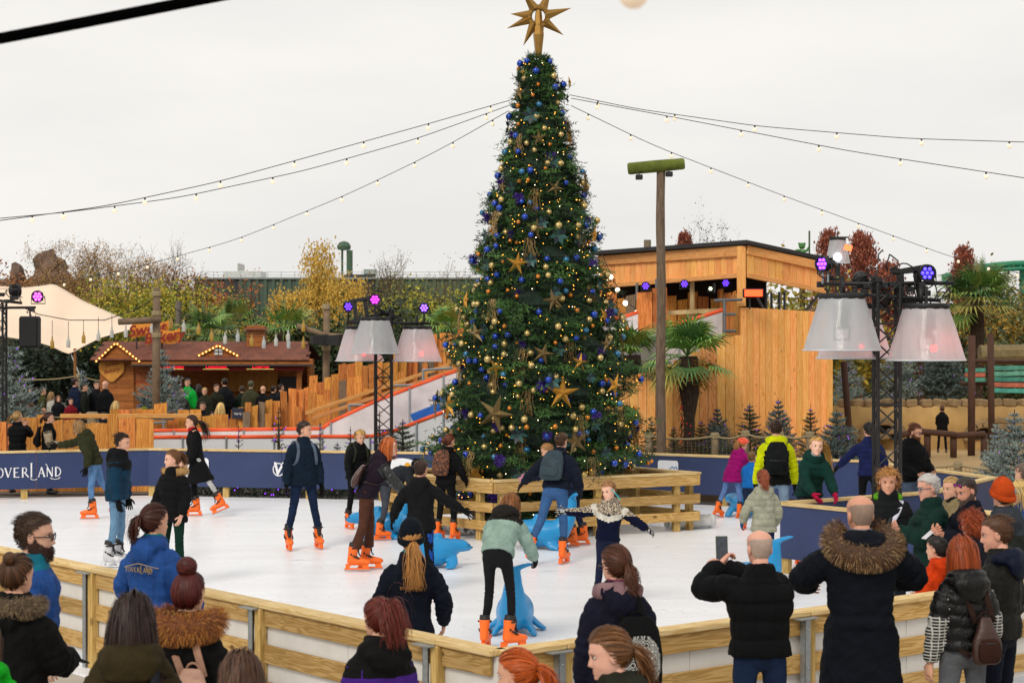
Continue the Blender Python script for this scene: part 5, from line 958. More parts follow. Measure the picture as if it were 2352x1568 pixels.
nb_ = thing('festoon_bulb', 'blurred warm bulb hanging at the top edge close by', 'bulb', (0, 0, 0)); MB().ball(P(1455, -14, 4.2), .034, 14).build('globe', mat('#f6dcc0', .3, var=0, emit=.35), nb_, True); MB().tube([P(1455, -30, 4.2), P(1455, -90, 4.2)], .014, 8).build('socket', M_blackp_, nb_)
# bottle garlands over the terrace
def bottle_mesh(c):
    mb = MB(); mb.lathe([(.045, 0), (.05, .02), (.05, .16), (.02, .22), (.018, .29), (.022, .3)], 10); return mb.mesh('bottle', [mat(c, .15, var=.1, trans=.3)], True)
BT = [bottle_mesh('#d8d8d0'), bottle_mesh('#c8a040'), bottle_mesh('#c8d0d0')]
bg_ = thing('bottle_garland', 'cable with hanging bottle lamps in front of the tent', 'string lights', (0, 0, 0)); cb = [P(50, 705, 48), P(90, 722, 48), P(160, 735, 48), (P(240, 735, 47.5)), P(310, 712, 47), P(362, 680, 46.5)]; MB().tube(cb, .012, 5).build('cable', M_blackp_, bg_)
for (u, v0, v1) in ((82, 720, 765), (120, 735, 772), (157, 738, 770), (192, 734, 760), (226, 728, 755), (257, 722, 748)):
    MB().tube([P(u, v0, 47.8), P(u, v1, 47.8)], .008, 4).build('cord', M_blackp_, bg_); link('bottle', BT[rng.randrange(3)], bg_, P(u, v1 + 28, 47.8))
bg2 = thing('bottle_garland', 'cable with hanging bottle lamps over the bakery roof', 'string lights', (0, 0, 0)); MB().tube([P(366, 682, 46.5), P(420, 720, 46.6), P(500, 752, 46.8), (P(590, 768, 46.8)), P(680, 745, 47), P(745, 705, 47)], .012, 5).build('cable', M_blackp_, bg2)
for (u, v) in ((393, 745), (422, 752), (456, 758), (486, 773), (517, 780), (546, 775), (578, 785), (606, 790), (634, 785), (662, 775), (697, 752), (697, 790), (663, 790), (289, 765), (355, 740), (349, 755)):
    link('bottle', BT[rng.randrange(3)], bg2, P(u, v + 10, 46.7)); MB().tube([P(u, v - 12, 46.7), P(u, v - 18, 46.7)], .008, 4).build('cord', M_blackp_, bg2)
# ---------------------------------------------------------------- truss lamp towers
def truss(parent, base, h, w=.29, name='truss'):
    mb = MB(); c = [Vector(base) + Vector((sx * w / 2, sy * w / 2, 0)) for sx, sy in ((-1, -1), (1, -1), (1, 1), (-1, 1))]
    for p in c: mb.tube([p, p + Vector((0, 0, h))], .026, 8)
    n = int(h / .27)
    for k in range(4):
        a, b = c[k], c[(k + 1) % 4]
        for i in range(n): z0, z1 = h * i / n, h * (i + 1) / n; q, r_ = (a, b) if i % 2 else (b, a); mb.tube([q + Vector((0, 0, z0)), r_ + Vector((0, 0, z1))], .012, 5)
        for i in range(0, n, 4): mb.tube([a + Vector((0, 0, h * i / n)), b + Vector((0, 0, h * i / n))], .014, 5)
    mb.box(Vector(base) + Vector((-.4, -.4, 0)), Vector(base) + Vector((.4, .4, .02)), ch=.004)
    return mb.build(name, M_blackp_, parent)
m, n, l, b = _nt('frosted_film'); M_film = m; out = n['Material Output']
b.inputs['Base Color'].default_value = (.62, .64, .66, 1); b.inputs['Roughness'].default_value = .35; b.inputs['Coat Weight'].default_value = .4
tr_ = n.new('ShaderNodeBsdfTransparent'); tl_ = n.new('ShaderNodeBsdfTranslucent'); tl_.inputs[0].default_value = (.8, .82, .84, 1); m1 = n.new('ShaderNodeMixShader'); m1.inputs[0].default_value = .45; m2 = n.new('ShaderNodeMixShader')
l.new(b.outputs[0], m1.inputs[1]); l.new(tl_.outputs[0], m1.inputs[2]); l.new(tr_.outputs[0], m2.inputs[1]); l.new(m1.outputs[0], m2.inputs[2]); l.new(m2.outputs[0], out.inputs[0])
t = n.new('ShaderNodeTexCoord'); z = n.new('ShaderNodeTexNoise'); z.inputs['Scale'].default_value = 2.2; z.inputs['Detail'].default_value = 5; mp_ = n.new('ShaderNodeMapping'); mp_.inputs['Scale'].default_value = (1, 1, .35); l.new(t.outputs['Object'], mp_.inputs[0]); l.new(mp_.outputs[0], z.inputs[0]); q = n.new('ShaderNodeMapRange'); q.inputs[1].default_value = .3; q.inputs[2].default_value = .7; q.inputs[3].default_value = .55; q.inputs[4].default_value = .95; l.new(z.outputs[0], q.inputs[0]); l.new(q.outputs[0], m2.inputs[0])
bp = n.new('ShaderNodeBump'); bp.inputs['Strength'].default_value = .5; bp.inputs['Distance'].default_value = .03; l.new(z.outputs[0], bp.inputs['Height']); l.new(bp.outputs[0], b.inputs['Normal'])
def red_lamp(o, p):
    MB().ball(p, .05, 12).build('lamp', mat('#ff2a2a', .4, var=0, emit=6), o, True); li = bpy.data.lights.new('red_glow', 'POINT'); li.color = (1, .12, .1); li.energy = 2.6; li.shadow_soft_size = .06; link('red_glow', li, o, Vector(p) + Vector((.02, -.1, .0)))
def shade(parent, p, rt=.29, rb=.52, h=.74, red=None):
    "frosted lampshade hanging from its top ring; p = centre of the top"
    p = Vector(p); mb = MB(); v = []; f = []; N_, K = 40, 9
    for k in range(K):
        t = k / (K - 1)
        for j in range(N_): a = j * 2 * math.pi / N_; r = rt + (rb - rt) * t + .008 * t * math.sin(a * 5 + 2) + .004 * math.sin(a * 11 + k); v.append((math.cos(a) * r, math.sin(a) * r, -h * t))
    for k in range(K - 1):
        for j in range(N_): f.append((k * N_ + j, k * N_ + (j + 1) % N_, (k + 1) * N_ + (j + 1) % N_, (k + 1) * N_ + j))
    mb.add(v, f); o = mb.build('lampshade', M_film, parent, True, loc=p)
    hm = MB(); hm.tube([(math.cos(a) * (rb + .004), math.sin(a) * (rb + .004), -h) for a in np.linspace(0, 6.283, 41)], .011, 6, cap=False); hm.build('hem', mat('#c4c8cc', .5), o, True)
    rg = MB(); rg.lathe([(rt * .2, .02), (rt * 1.06, .02), (rt * 1.08, -.01), (rt * 1.06, -.06), (rt * .98, -.06), (rt * .98, -.01)], 28); rg.build('top_ring', M_blackp_, o, True)
    fx = MB(); fx.tube([(0, 0, .25), (0, 0, -.12)], .025, 8); fx.box((-.12, -.1, -.34), (.12, .1, -.12), ch=.02); fx.tube([(0, 0, -.34), (0, 0, -.46)], .09, 12); fx.tube([(-.1, 0, -.4), (-.1, 0, -.6), (.1, 0, -.6), (.1, 0, -.4)], .02, 6); fx.build('moving_head', M_blackp_, o)
    if red:
        red_lamp(o, (.08, -.1, -.58))
    return o
def knot(parent, p, n, spread, seed, name='cable_bundle'):
    rs = np.random.RandomState(seed); mb = MB()
    for i in range(n):
        q = np.array(p) + rs.randn(3) * spread; pts = [q]
        for k in range(4): q = q + rs.randn(3) * spread * .55; pts.append(q)
        mb.tube([tuple(x) for x in smooth_path(pts, 10, 1)], .010, 5)
    for i in range(n // 2): q = Vector(p) + Vector(rs.randn(3) * spread * .7); mb.box(q - Vector((.05, .04, .04)), q + Vector((.05, .04, .04)), ch=.01)
    o = mb.build(name, M_blackp_, parent); o['kind'] = 'stuff'; return o
def bar(parent, a, b, r=.028): return MB().tube([a, b], r, 8).build('crossbar', M_blackp_, parent, True)
def barn(parent, u0, v0, d, s=1.0):
    q = MB(); pp = lambda u, v, y=0: P(u0 + u * s, v0 + v * s, d + y)
    for (a, b_, c, e_) in (((0, 8), (75, -5), (75, 12), (2, 20)), ((10, 18), (26, 14), (30, 78), (16, 82)), ((48, 12), (64, 8), (72, 70), (58, 74)), ((0, 84), (70, 68), (84, 78), (10, 92))):
        pts = [pp(*x) for x in (a, b_, c, e_)]; q.add([tuple(p) for p in pts] + [tuple(p + Vector((0, .05, 0))) for p in pts], [(0, 1, 2, 3), (7, 6, 5, 4), (0, 4, 5, 1), (1, 5, 6, 2), (2, 6, 7, 3), (3, 7, 4, 0)])
    q.build('rain_cover', M_blackp_, parent)
# right tower
d = 26.0; lt1 = thing('lamp_tower', 'black truss tower at right with three frosted lampshades', 'lamp tower', (0, 0, 0)); bx = XD(2037, d); truss(lt1, (bx, d, 0), zt(650, d), .3)
bar(lt1, P(1890, 652, d), P(2190, 650, d)); bar(lt1, P(1930, 672, d - .1), P(2160, 690, d - .1)); bar(lt1, P(2037, 660, d - .5), P(2037, 660, d + .6)); bar(lt1, P(1936, 640, d - .3), P(1936, 676, d - .3)); bar(lt1, P(2115, 660, d - .35), P(2115, 700, d - .35)); bar(lt1, P(1965, 650, d + .5), P(1965, 690, d + .5))
shade(lt1, P(1934, 677, d - .3)); shade(lt1, P(2127, 700, d - .35), red='#ff2a2a'); shade(lt1, P(1962, 700, d + .6), red='#ff2a2a')
par_can(lt1, 'spotlight', P(1888, 606, d), (-.85, -.7, -.05), .11, mat('#8a40ff', .4, var=0, emit=4)); par_can(lt1, 'spotlight', P(2130, 627, d - .1), (.05, -1, -.1), .115, mat('#4a3aff', .4, var=0, emit=4)); par_can(lt1, 'spotlight', P(1976, 640, d + .2), (.1, 1, .1), .1, M_blackp_); par_can(lt1, 'spotlight', P(2030, 690, d + .3), (0, 1, -.5), .1, M_blackp_)
barn(lt1, 2050, 612, d); knot(lt1, P(2040, 655, d), 16, .16, 1); knot(lt1, P(2120, 670, d), 10, .12, 2); knot(lt1, P(1900, 640, d), 5, .08, 3); knot(lt1, P(1990, 660, d), 6, .1, 4)
for u in (1890, 1902): MB().tube([P(u, 625, d), P(u, 652, d)], .018, 6).build('clamp', M_galv, lt1)
# left tower
d = 41.0; lt2 = thing('lamp_tower', 'black truss tower left of the tree with three frosted lampshades', 'lamp tower', (0, 0, 0)); truss(lt2, (XD(881, d), d, 0), zt(715, d), .34); 
bar(lt2, P(795, 741, d), P(985, 742, d)); bar(lt2, P(860, 705, d - .4), P(925, 735, d + .3)); bar(lt2, P(836, 730, d + .2), P(905, 712, d))
shade(lt2, P(861, 730, d - .5), h=.75); shade(lt2, P(826, 750, d + .5)); shade(lt2, P(958, 750, d + .1)); 
for sh_ in (P(826, 750, d + .5), P(958, 750, d + .1)): red_lamp(lt2, sh_ + Vector((.1, -.1, -.58)))
par_can(lt2, 'spotlight', P(861, 688, d - .3), (0, -1, -.05), .12, mat('#f030ff', .4, var=0, emit=5)); par_can(lt2, 'spotlight', P(800, 704, d), (-.3, -1, -.25), .11, M_uv); par_can(lt2, 'spotlight', P(974, 707, d), (.2, -1, -.3), .11, mat('#7a50ff', .4, var=0, emit=5))
barn(lt2, 803, 683, d - .2, .62); knot(lt2, P(880, 715, d), 14, .17, 5); knot(lt2, P(900, 725, d), 8, .1, 6)
for (u_, v_) in ((974, 718), (861, 700), (800, 714)): MB().tube([P(u_, v_, d - .1), P(u_, 741, d)], .022, 6).build('clamp', M_blackp_, lt2)
# far left stand
d = 40.5; lt3 = thing('lamp_tower', 'black truss lamp stand cut by the left edge', 'lamp tower', (0, 0, 0)); truss(lt3, (XD(-6, d), d, 0), zt(695, d), .3); bar(lt3, P(-20, 707, d), P(82, 706, d)); bar(lt3, P(-20, 688, d + .2), P(50, 696, d))
par_can(lt3, 'spotlight', P(86, 681, d), (0, -1, -.05), .125, mat('#ff50ff', .4, var=0, emit=5)); par_can(lt3, 'spotlight', P(42, 666, d), (.8, .6, .1), .13, M_blackp_); knot(lt3, P(20, 690, d), 10, .15, 7); knot(lt3, P(70, 712, d), 4, .06, 8)
e = thing('loudspeaker', 'black box loudspeaker hanging under the far left lamp stand', 'loudspeaker', (0, 0, 0)); MB().box((-.2, -.17, -.33), (.2, .17, .33), ch=.04).build('cabinet', mat('#101012', .7), e, loc=P(69, 762, d)); MB().box((-.17, -.182, -.3), (.17, -.172, .3), ch=.004).build('grille', mat('#1a1a1c', .8, bump=.5, bs=200), e, loc=P(69, 762, d)); MB().tube([P(69, 708, d), P(69, 728, d)], .02, 6).build('hanger', M_blackp_, e)
# far stage lamp behind the wooden tower
d = 70; lt4 = thing('lamp_tower', 'distant lampshade on a thin stand above the tower roof', 'lamp tower', (0, 0, 0)); bar(lt4, P(1902, 545, d), P(1948, 545, d)); shade(lt4, P(1924, 548, d), .28, .45, .9); MB().tube([P(1924, 600, d), P(1924, 972, d)], .1, 8).build('mast', M_blackp_, lt4)
MB().ball(P(1924, 590, d - .6), .14, 12).build('lamp', mat('#f0f4ff', .4, var=0, emit=8), lt4, True); MB().box((-.14, -.03, -.1), (.14, .03, .1), ch=.01).build('flood', mat('#ff5a30', .4, var=0, emit=4), lt4, loc=P(1948, 569, d - .7), rot=(0, R(15), 0)); knot(lt4, P(1935, 560, d), 6, .2, 9)
# tall log pole with mossy cross log
d = 38.0; tp_ = thing('log_pole', 'tall weathered log pole topped by a mossy cross log', 'pole', (XD(1518, d), d, 0)); h = zt(392, d); M_oldw = wood('#7a6652', '#5a4a3c', 2, knots=.7, rnd=0, weather=.4)
mb = MB(); zz = np.linspace(0, h, 22); mb.tube([(.01 * math.sin(q * 2), 0, q) for q in zz], [.098 - .012 * q / h + .003 * math.sin(q * 5) for q in zz], 14); mb.build('pole', M_oldw, tp_, True)
c0 = P(1442, 388, d - .05) - Vector(tp_.location); c1 = P(1572, 376, d - .05) - Vector(tp_.location); mb = MB(); mb.tube([c0, c0.lerp(c1, .03), c0.lerp(c1, .5), c0.lerp(c1, .97), c1], [.1, .118, .122, .112, .1], 16); mb.build('cross_log', mat('#5f6a24', .95, var=.4, vs=5, bump=.8, bs=16), tp_, True)
for k, (u, v) in enumerate(((1468, 407), (1537, 400))):
    fl = MB(); q = P(u, v, d - .15); fl.box(q - Vector((.07, .06, .05)), q + Vector((.07, .06, .05)), ch=.015); fl.tube([q, q + Vector((0, .05, .12))], .012, 6); tag(fl.build('floodlight', M_blackp_), ['small black floodlight under the left end of the cross log', 'small black floodlight under the right end of the cross log'][k], 'floodlight', 'floodlights on the log pole')
# ---------------------------------------------------------------- people
def smooth_path(pts, n=14, it=2):
    pts = [np.asarray(p, float) for p in pts]; seg = [np.linalg.norm(b - a) for a, b in zip(pts, pts[1:])]; cum = np.concatenate([[0], np.cumsum(seg)])
    q = np.array([[np.interp(t, cum, [p[k] for p in pts]) for k in range(3)] for t in np.linspace(0, cum[-1], n)])
    for _ in range(it): q[1:-1] = (q[:-2] + 2 * q[1:-1] + q[2:]) / 4
    return q
def loft(C, RX, RY, fx=None, n=16, p=2.3, cap=True):
    "closed skin through rings: centres C, half widths RX along fx (per ring), RY along the other axis"
    C = np.asarray(C, float); k = len(C); V = []
    prev = None
    for i in range(k):
        d = nz(C[min(i + 1, k - 1)] - C[max(i - 1, 0)])
        ref = np.asarray(fx[i] if fx is not None and np.ndim(fx) == 2 else (fx if fx is not None else (1, 0, 0)), float)
        if prev is not None and fx is None: ref = prev
        a = ref - d * ref.dot(d)
        if np.linalg.norm(a) < 1e-3: a = np.cross(d, (0, 1, 0))
        a = nz(a); prev = a; b = np.cross(d, a)
        th = np.arange(n) * 2 * math.pi / n; c, s = np.cos(th), np.sin(th)
        x = np.sign(c) * np.abs(c) ** (2 / p) * RX[i]; y = np.sign(s) * np.abs(s) ** (2 / p) * RY[i]
        V.append(C[i] + np.outer(x, a) + np.outer(y, b))
    V = np.concatenate(V); Fc = []
    for i in range(k - 1):
        for j in range(n): Fc.append((i * n + j, i * n + (j + 1) % n, i * n + n + (j + 1) % n, i * n + n + j))
    if cap:
        V = np.concatenate([V, C[:1], C[-1:]]); e = k * n
        for j in range(n): Fc.append((e, (j + 1) % n, j, e)); Fc.append((e + 1, (k - 1) * n + j, (k - 1) * n + (j + 1) % n, e + 1))
    return V, Fc
def join(parts):
    V = []; Fc = []; k = 0
    for v, f in parts: V.append(np.asarray(v, float)); Fc += [tuple(i + k for i in q) for q in f]; k += len(v)
    return np.concatenate(V), Fc
def fix(f): return tuple(dict.fromkeys(f))
_tmp = {}
def remesh(parts, vox, it=2):
    "one continuous surface from overlapping closed shapes"
    V, Fc = join(parts)
    me = bpy.data.meshes.new('tmp'); me.from_pydata([tuple(p) for p in V], [], [fix(f) for f in Fc]); me.update()
    o = bpy.data.objects.new('tmp', me); TS.collection.objects.link(o)
    md = o.modifiers.new('r', 'REMESH'); md.mode = 'VOXEL'; md.voxel_size = vox; md.adaptivity = 0
    TS.view_layers[0].update(); ev = o.evaluated_get(TS.view_layers[0].depsgraph); em = ev.to_mesh()
    nv = len(em.vertices); A = np.empty(nv * 3, np.float32); em.vertices.foreach_get('co', A); A = A.reshape(-1, 3).astype(float)
    nl = len(em.loops); lv = np.empty(nl, np.int32); em.loops.foreach_get('vertex_index', lv)
    Q = lv.reshape(-1, 4) if nl == 4 * len(em.polygons) else np.array([list(p.vertices) if len(p.vertices) == 4 else [p.vertices[0], p.vertices[1], p.vertices[2], p.vertices[2]] for p in em.polygons])
    ev.to_mesh_clear(); bpy.data.objects.remove(o); bpy.data.meshes.remove(me)
    E = np.concatenate([Q[:, [0, 1]], Q[:, [1, 2]], Q[:, [2, 3]], Q[:, [3, 0]]])
    for _ in range(it):
        s = np.zeros_like(A); c = np.zeros(len(A))
        for k in range(3): s[:, k] = np.bincount(E[:, 0], A[E[:, 1], k], len(A)) + np.bincount(E[:, 1], A[E[:, 0], k], len(A))
        c = np.bincount(E[:, 0], minlength=len(A)) + np.bincount(E[:, 1], minlength=len(A)); A = A * .4 + .6 * s / np.maximum(c, 1)[:, None]
    return A, Q
def vnormals(V, Q):
    nrm = np.cross(V[Q[:, 2]] - V[Q[:, 0]], V[Q[:, 3]] - V[Q[:, 1]]); out = np.zeros_like(V)
    for k in range(4):
        for c in range(3): out[:, c] += np.bincount(Q[:, k], nrm[:, c], len(V))
    return out / (np.linalg.norm(out, axis=1)[:, None] + 1e-12)
def near_line(V, line):
    "distance and length coordinate of the nearest point on a polyline"
    best = np.full(len(V), 1e9); t = np.zeros(len(V)); acc = 0
    for a, b in zip(line, line[1:]):
        d = b - a; L = np.linalg.norm(d); s = np.clip(((V - a) @ d) / (L * L + 1e-12), 0, 1); q = np.linalg.norm(V - (a + s[:, None] * d), axis=1)
        k = q < best; best[k] = q[k]; t[k] = acc + s[k] * L; acc += L
    return best, t
def vnoise(V, sc, seed=0):
    "cheap smooth noise from a sum of warped sines"
    r = np.random.RandomState(seed); out = np.zeros(len(V))
    for k in range(5):
        w = nz(r.randn(3)) * sc * (1 + .6 * k); ph = r.rand() * 6.28
        w2 = nz(r.randn(3)) * sc * .7; out += np.sin(V @ w + 1.7 * np.sin(V @ w2 + r.rand() * 6.28) + ph) / (1 + .5 * k)
    return out / 2.5
# ---- head
def _head(nseg, nring):
    Z = np.array([-.121, -.116, -.105, -.085, -.06, -.03, 0, .03, .06, .085, .105, .116, .121])
    Wd = [.006, .022, .040, .053, .061, .067, .071, .075, .077, .069, .048, .024, .004]
    Fr = [.062, .078, .090, .092, .090, .089, .088, .092, .087, .072, .046, .020, .002]
    Bk = [.03, .015, -.012, -.04, -.060, -.078, -.092, -.1, -.1, -.086, -.060, -.030, -.006]
    zz = np.sort(-np.cos(np.linspace(0, math.pi, nring)) * .6 + np.linspace(-1, 1, nring) * .4) * .121
    sm = lambda a: np.convolve(np.pad(np.interp(zz, Z, a), 1, mode='edge'), [.2, .6, .2], 'valid')
    w, fr, bk = sm(Wd), sm(Fr), sm(Bk)
    u = np.arange(nseg) / nseg; th = math.pi / 2 + 2 * math.pi * (u - .5) ; t0 = 2 * math.pi * (u - .5)
    th = t0 - .42 * np.sin(t0); th = th + math.pi / 2          # denser in front
    V = []
    for i, z in enumerate(zz):
        mid = (fr[i] + bk[i]) / 2; h = (fr[i] - bk[i]) / 2; c, s = np.cos(th), np.sin(th)
        x = np.sign(c) * np.abs(c) ** .92 * w[i]; y = mid + np.sign(s) * np.abs(s) ** .88 * h
        if z < -.05: x = x * (1 - .45 * np.clip((y - mid) / h, 0, 1) * min(1, (-.05 - z) / .05))
        fm = (s > 0)
        nose = np.interp(z, [-.052, -.046, -.036, -.026, -.005, .012, .024], [0, .010, .026, .022, .012, .006, 0]); sg = np.interp(z, [-.046, -.03, .02], [.017, .013, .010])
        y = y + fm * nose * np.exp(-(x / sg) ** 2)
        for sx in (-1, 1):
            y = y - fm * .013 * np.exp(-((x - sx * .031) / .016) ** 2 - ((z - .002) / .012) ** 2)
            y = y + fm * .004 * np.exp(-((x - sx * .040) / .02) ** 2 - ((z + .03) / .02) ** 2)
        y = y + fm * .006 * np.exp(-(x / .05) ** 2 - ((z - .026) / .010) ** 2)
        y = y + fm * .006 * np.exp(-(x / .020) ** 2) * (math.exp(-((z + .062) / .005) ** 2) + math.exp(-((z + .075) / .006) ** 2)) + fm * .006 * np.exp(-(x / .02) ** 2 - ((z + .104) / .011) ** 2)
        V.append(np.stack([x, y, np.full(nseg, z)], 1))
    V = np.concatenate(V); Fc = []
    for i in range(nring - 1):
        for j in range(nseg): Fc.append((i * nseg + j, i * nseg + (j + 1) % nseg, i * nseg + nseg + (j + 1) % nseg, i * nseg + nseg + j))
    k = (nring - 1) * nseg; V = np.concatenate([V, [[0, .05, -.124], [0, 0, .123]]])
    for j in range(nseg): Fc.append((len(V) - 2, (j + 1) % nseg, j, len(V) - 2)); Fc.append((len(V) - 1, k + j, k + (j + 1) % nseg, len(V) - 1))
    return V, np.array(Fc)
HEADS = {0: _head(48, 40), 1: _head(32, 28), 2: _head(20, 16)}
def hair_line(V, lift=0): return V[:, 2] > np.interp(V[:, 1], [-.11, -.04, -.012, .016, .05, .1], [-.092, -.07, -.03, .035, .066, .074]) + lift
def beard_zone(V): return (V[:, 2] < np.interp(V[:, 1], [-.03, .01, .04, .07, .1], [-.02, .0, -.03, -.05, -.046])) & (V[:, 1] > -.03) & (V[:, 2] > -.13)
SKIN = {}
def skin(c='#d9a488'):
    return mat(c, .55, var=.12, vs=14, bump=.15, bs=120, spec=.35)
def mb_arrays(mb):
    return np.array(mb.v, float), [tuple(f) for f in mb.f]
E_C = np.array([0, -.005, .018]); E_R = np.array([.078, .098, .103])
def on_skull(d, lift=0.): return E_C + d * (E_R + lift if np.ndim(lift) == 0 else E_R + lift[:, None])
def strands(P0, D0, L, n, g, rs, grav=.35, shell=.004, body=None, curl=0, cfreq=60, keep=.0):
    "hair paths: start P0, heading D0, pulled by g, kept off the skull and shoulders"
    N = len(P0); ds = (L / n)[:, None] if np.ndim(L) else L / n; p = P0.copy(); d = D0.copy(); out = [p.copy()]; sh = shell * (.5 + rs.rand(N))
    for i in range(n):
        d = d * (1 - grav) + g * grav + rs.randn(N, 3) * keep; d /= np.linalg.norm(d, axis=1)[:, None] + 1e-9
        p = p + d * ds
        q = (p - E_C) / (E_R + sh[:, None]); r = np.linalg.norm(q, axis=1); k = r < 1
        p[k] = E_C + q[k] / r[k][:, None] * (E_R + sh[k][:, None])
        if body is not None:
            for (c, rad) in body:
                q = (p - c) / rad; r = np.linalg.norm(q, axis=1); k = r < 1; p[k] = c + q[k] / r[k][:, None] * rad
        out.append(p.copy())
    out = np.stack(out, 1)
    if curl:
        ph = rs.rand(N) * 6.28; t = np.linspace(0, 1, n + 1); ll = (L if np.ndim(L) else np.full(N, L))
        a = nz(np.cross(g, (0.3, .9, .1))); b = np.cross(g, a); fr = cfreq * (.8 + .4 * rs.rand(N)) * ll
        amp = curl * np.minimum(1, t * 3)[None, :] * (.5 + rs.rand(N))[:, None]
        out += (amp * np.sin(fr[:, None] * t + ph[:, None]))[..., None] * a + (amp * np.cos(fr[:, None] * t + ph[:, None]))[..., None] * b
    return out
def ribbons(paths, w, rs, taper=.35, centre=None):
    N, k, _ = paths.shape; T = np.gradient(paths, axis=1); C = centre if centre is not None else E_C
    nrm = paths - C; W_ = np.cross(T, nrm); W_ /= np.linalg.norm(W_, axis=2)[..., None] + 1e-9
    W_ = W_ + .18 * rs.randn(N, 1, 3); tp = np.linspace(1, taper, k)[None, :, None]
    ww = (w * (.6 + .8 * rs.rand(N)))[:, None, None] * tp / 2
    V = np.stack([paths - W_ * ww, paths + W_ * ww], 2).reshape(-1, 3)
    base = (np.arange(N) * k * 2)[:, None] + (np.arange(k - 1) * 2)[None, :]; base = base.ravel()
    Q = np.stack([base, base + 1, base + 3, base + 2], 1); mi = np.repeat(rs.randint(0, 3, N), k - 1)
    return V, Q, mi
def scalp_dirs(n, rs, lift=0):
    d = rs.randn(n * 4, 3); d /= np.linalg.norm(d, axis=1)[:, None]; p = on_skull(d); d = d[hair_line(p, lift)]
    return d[:n]
def hair_mats(c):
    c = np.array(srgb(c) if isinstance(c, str) else c)
    return [mat(tuple(c * f), .5, var=.15, vs=60, spec=.35) for f in (.8, 1.15, 1.55)]
def hair_cap(lod, thick, region, rs, rough=.3):
    V, Fc = HEADS[lod]; V = V.copy(); k = region(V); f = Fc[k[Fc].all(1)]
    nv = V - np.array([0, -.005, .0]); nv /= np.linalg.norm(nv, axis=1)[:, None]; tz = thick * (1 + rough * vnoise(V, 60, rs.randint(99)))
    return V + nv * tz[:, None], f, np.ones(len(f), int)
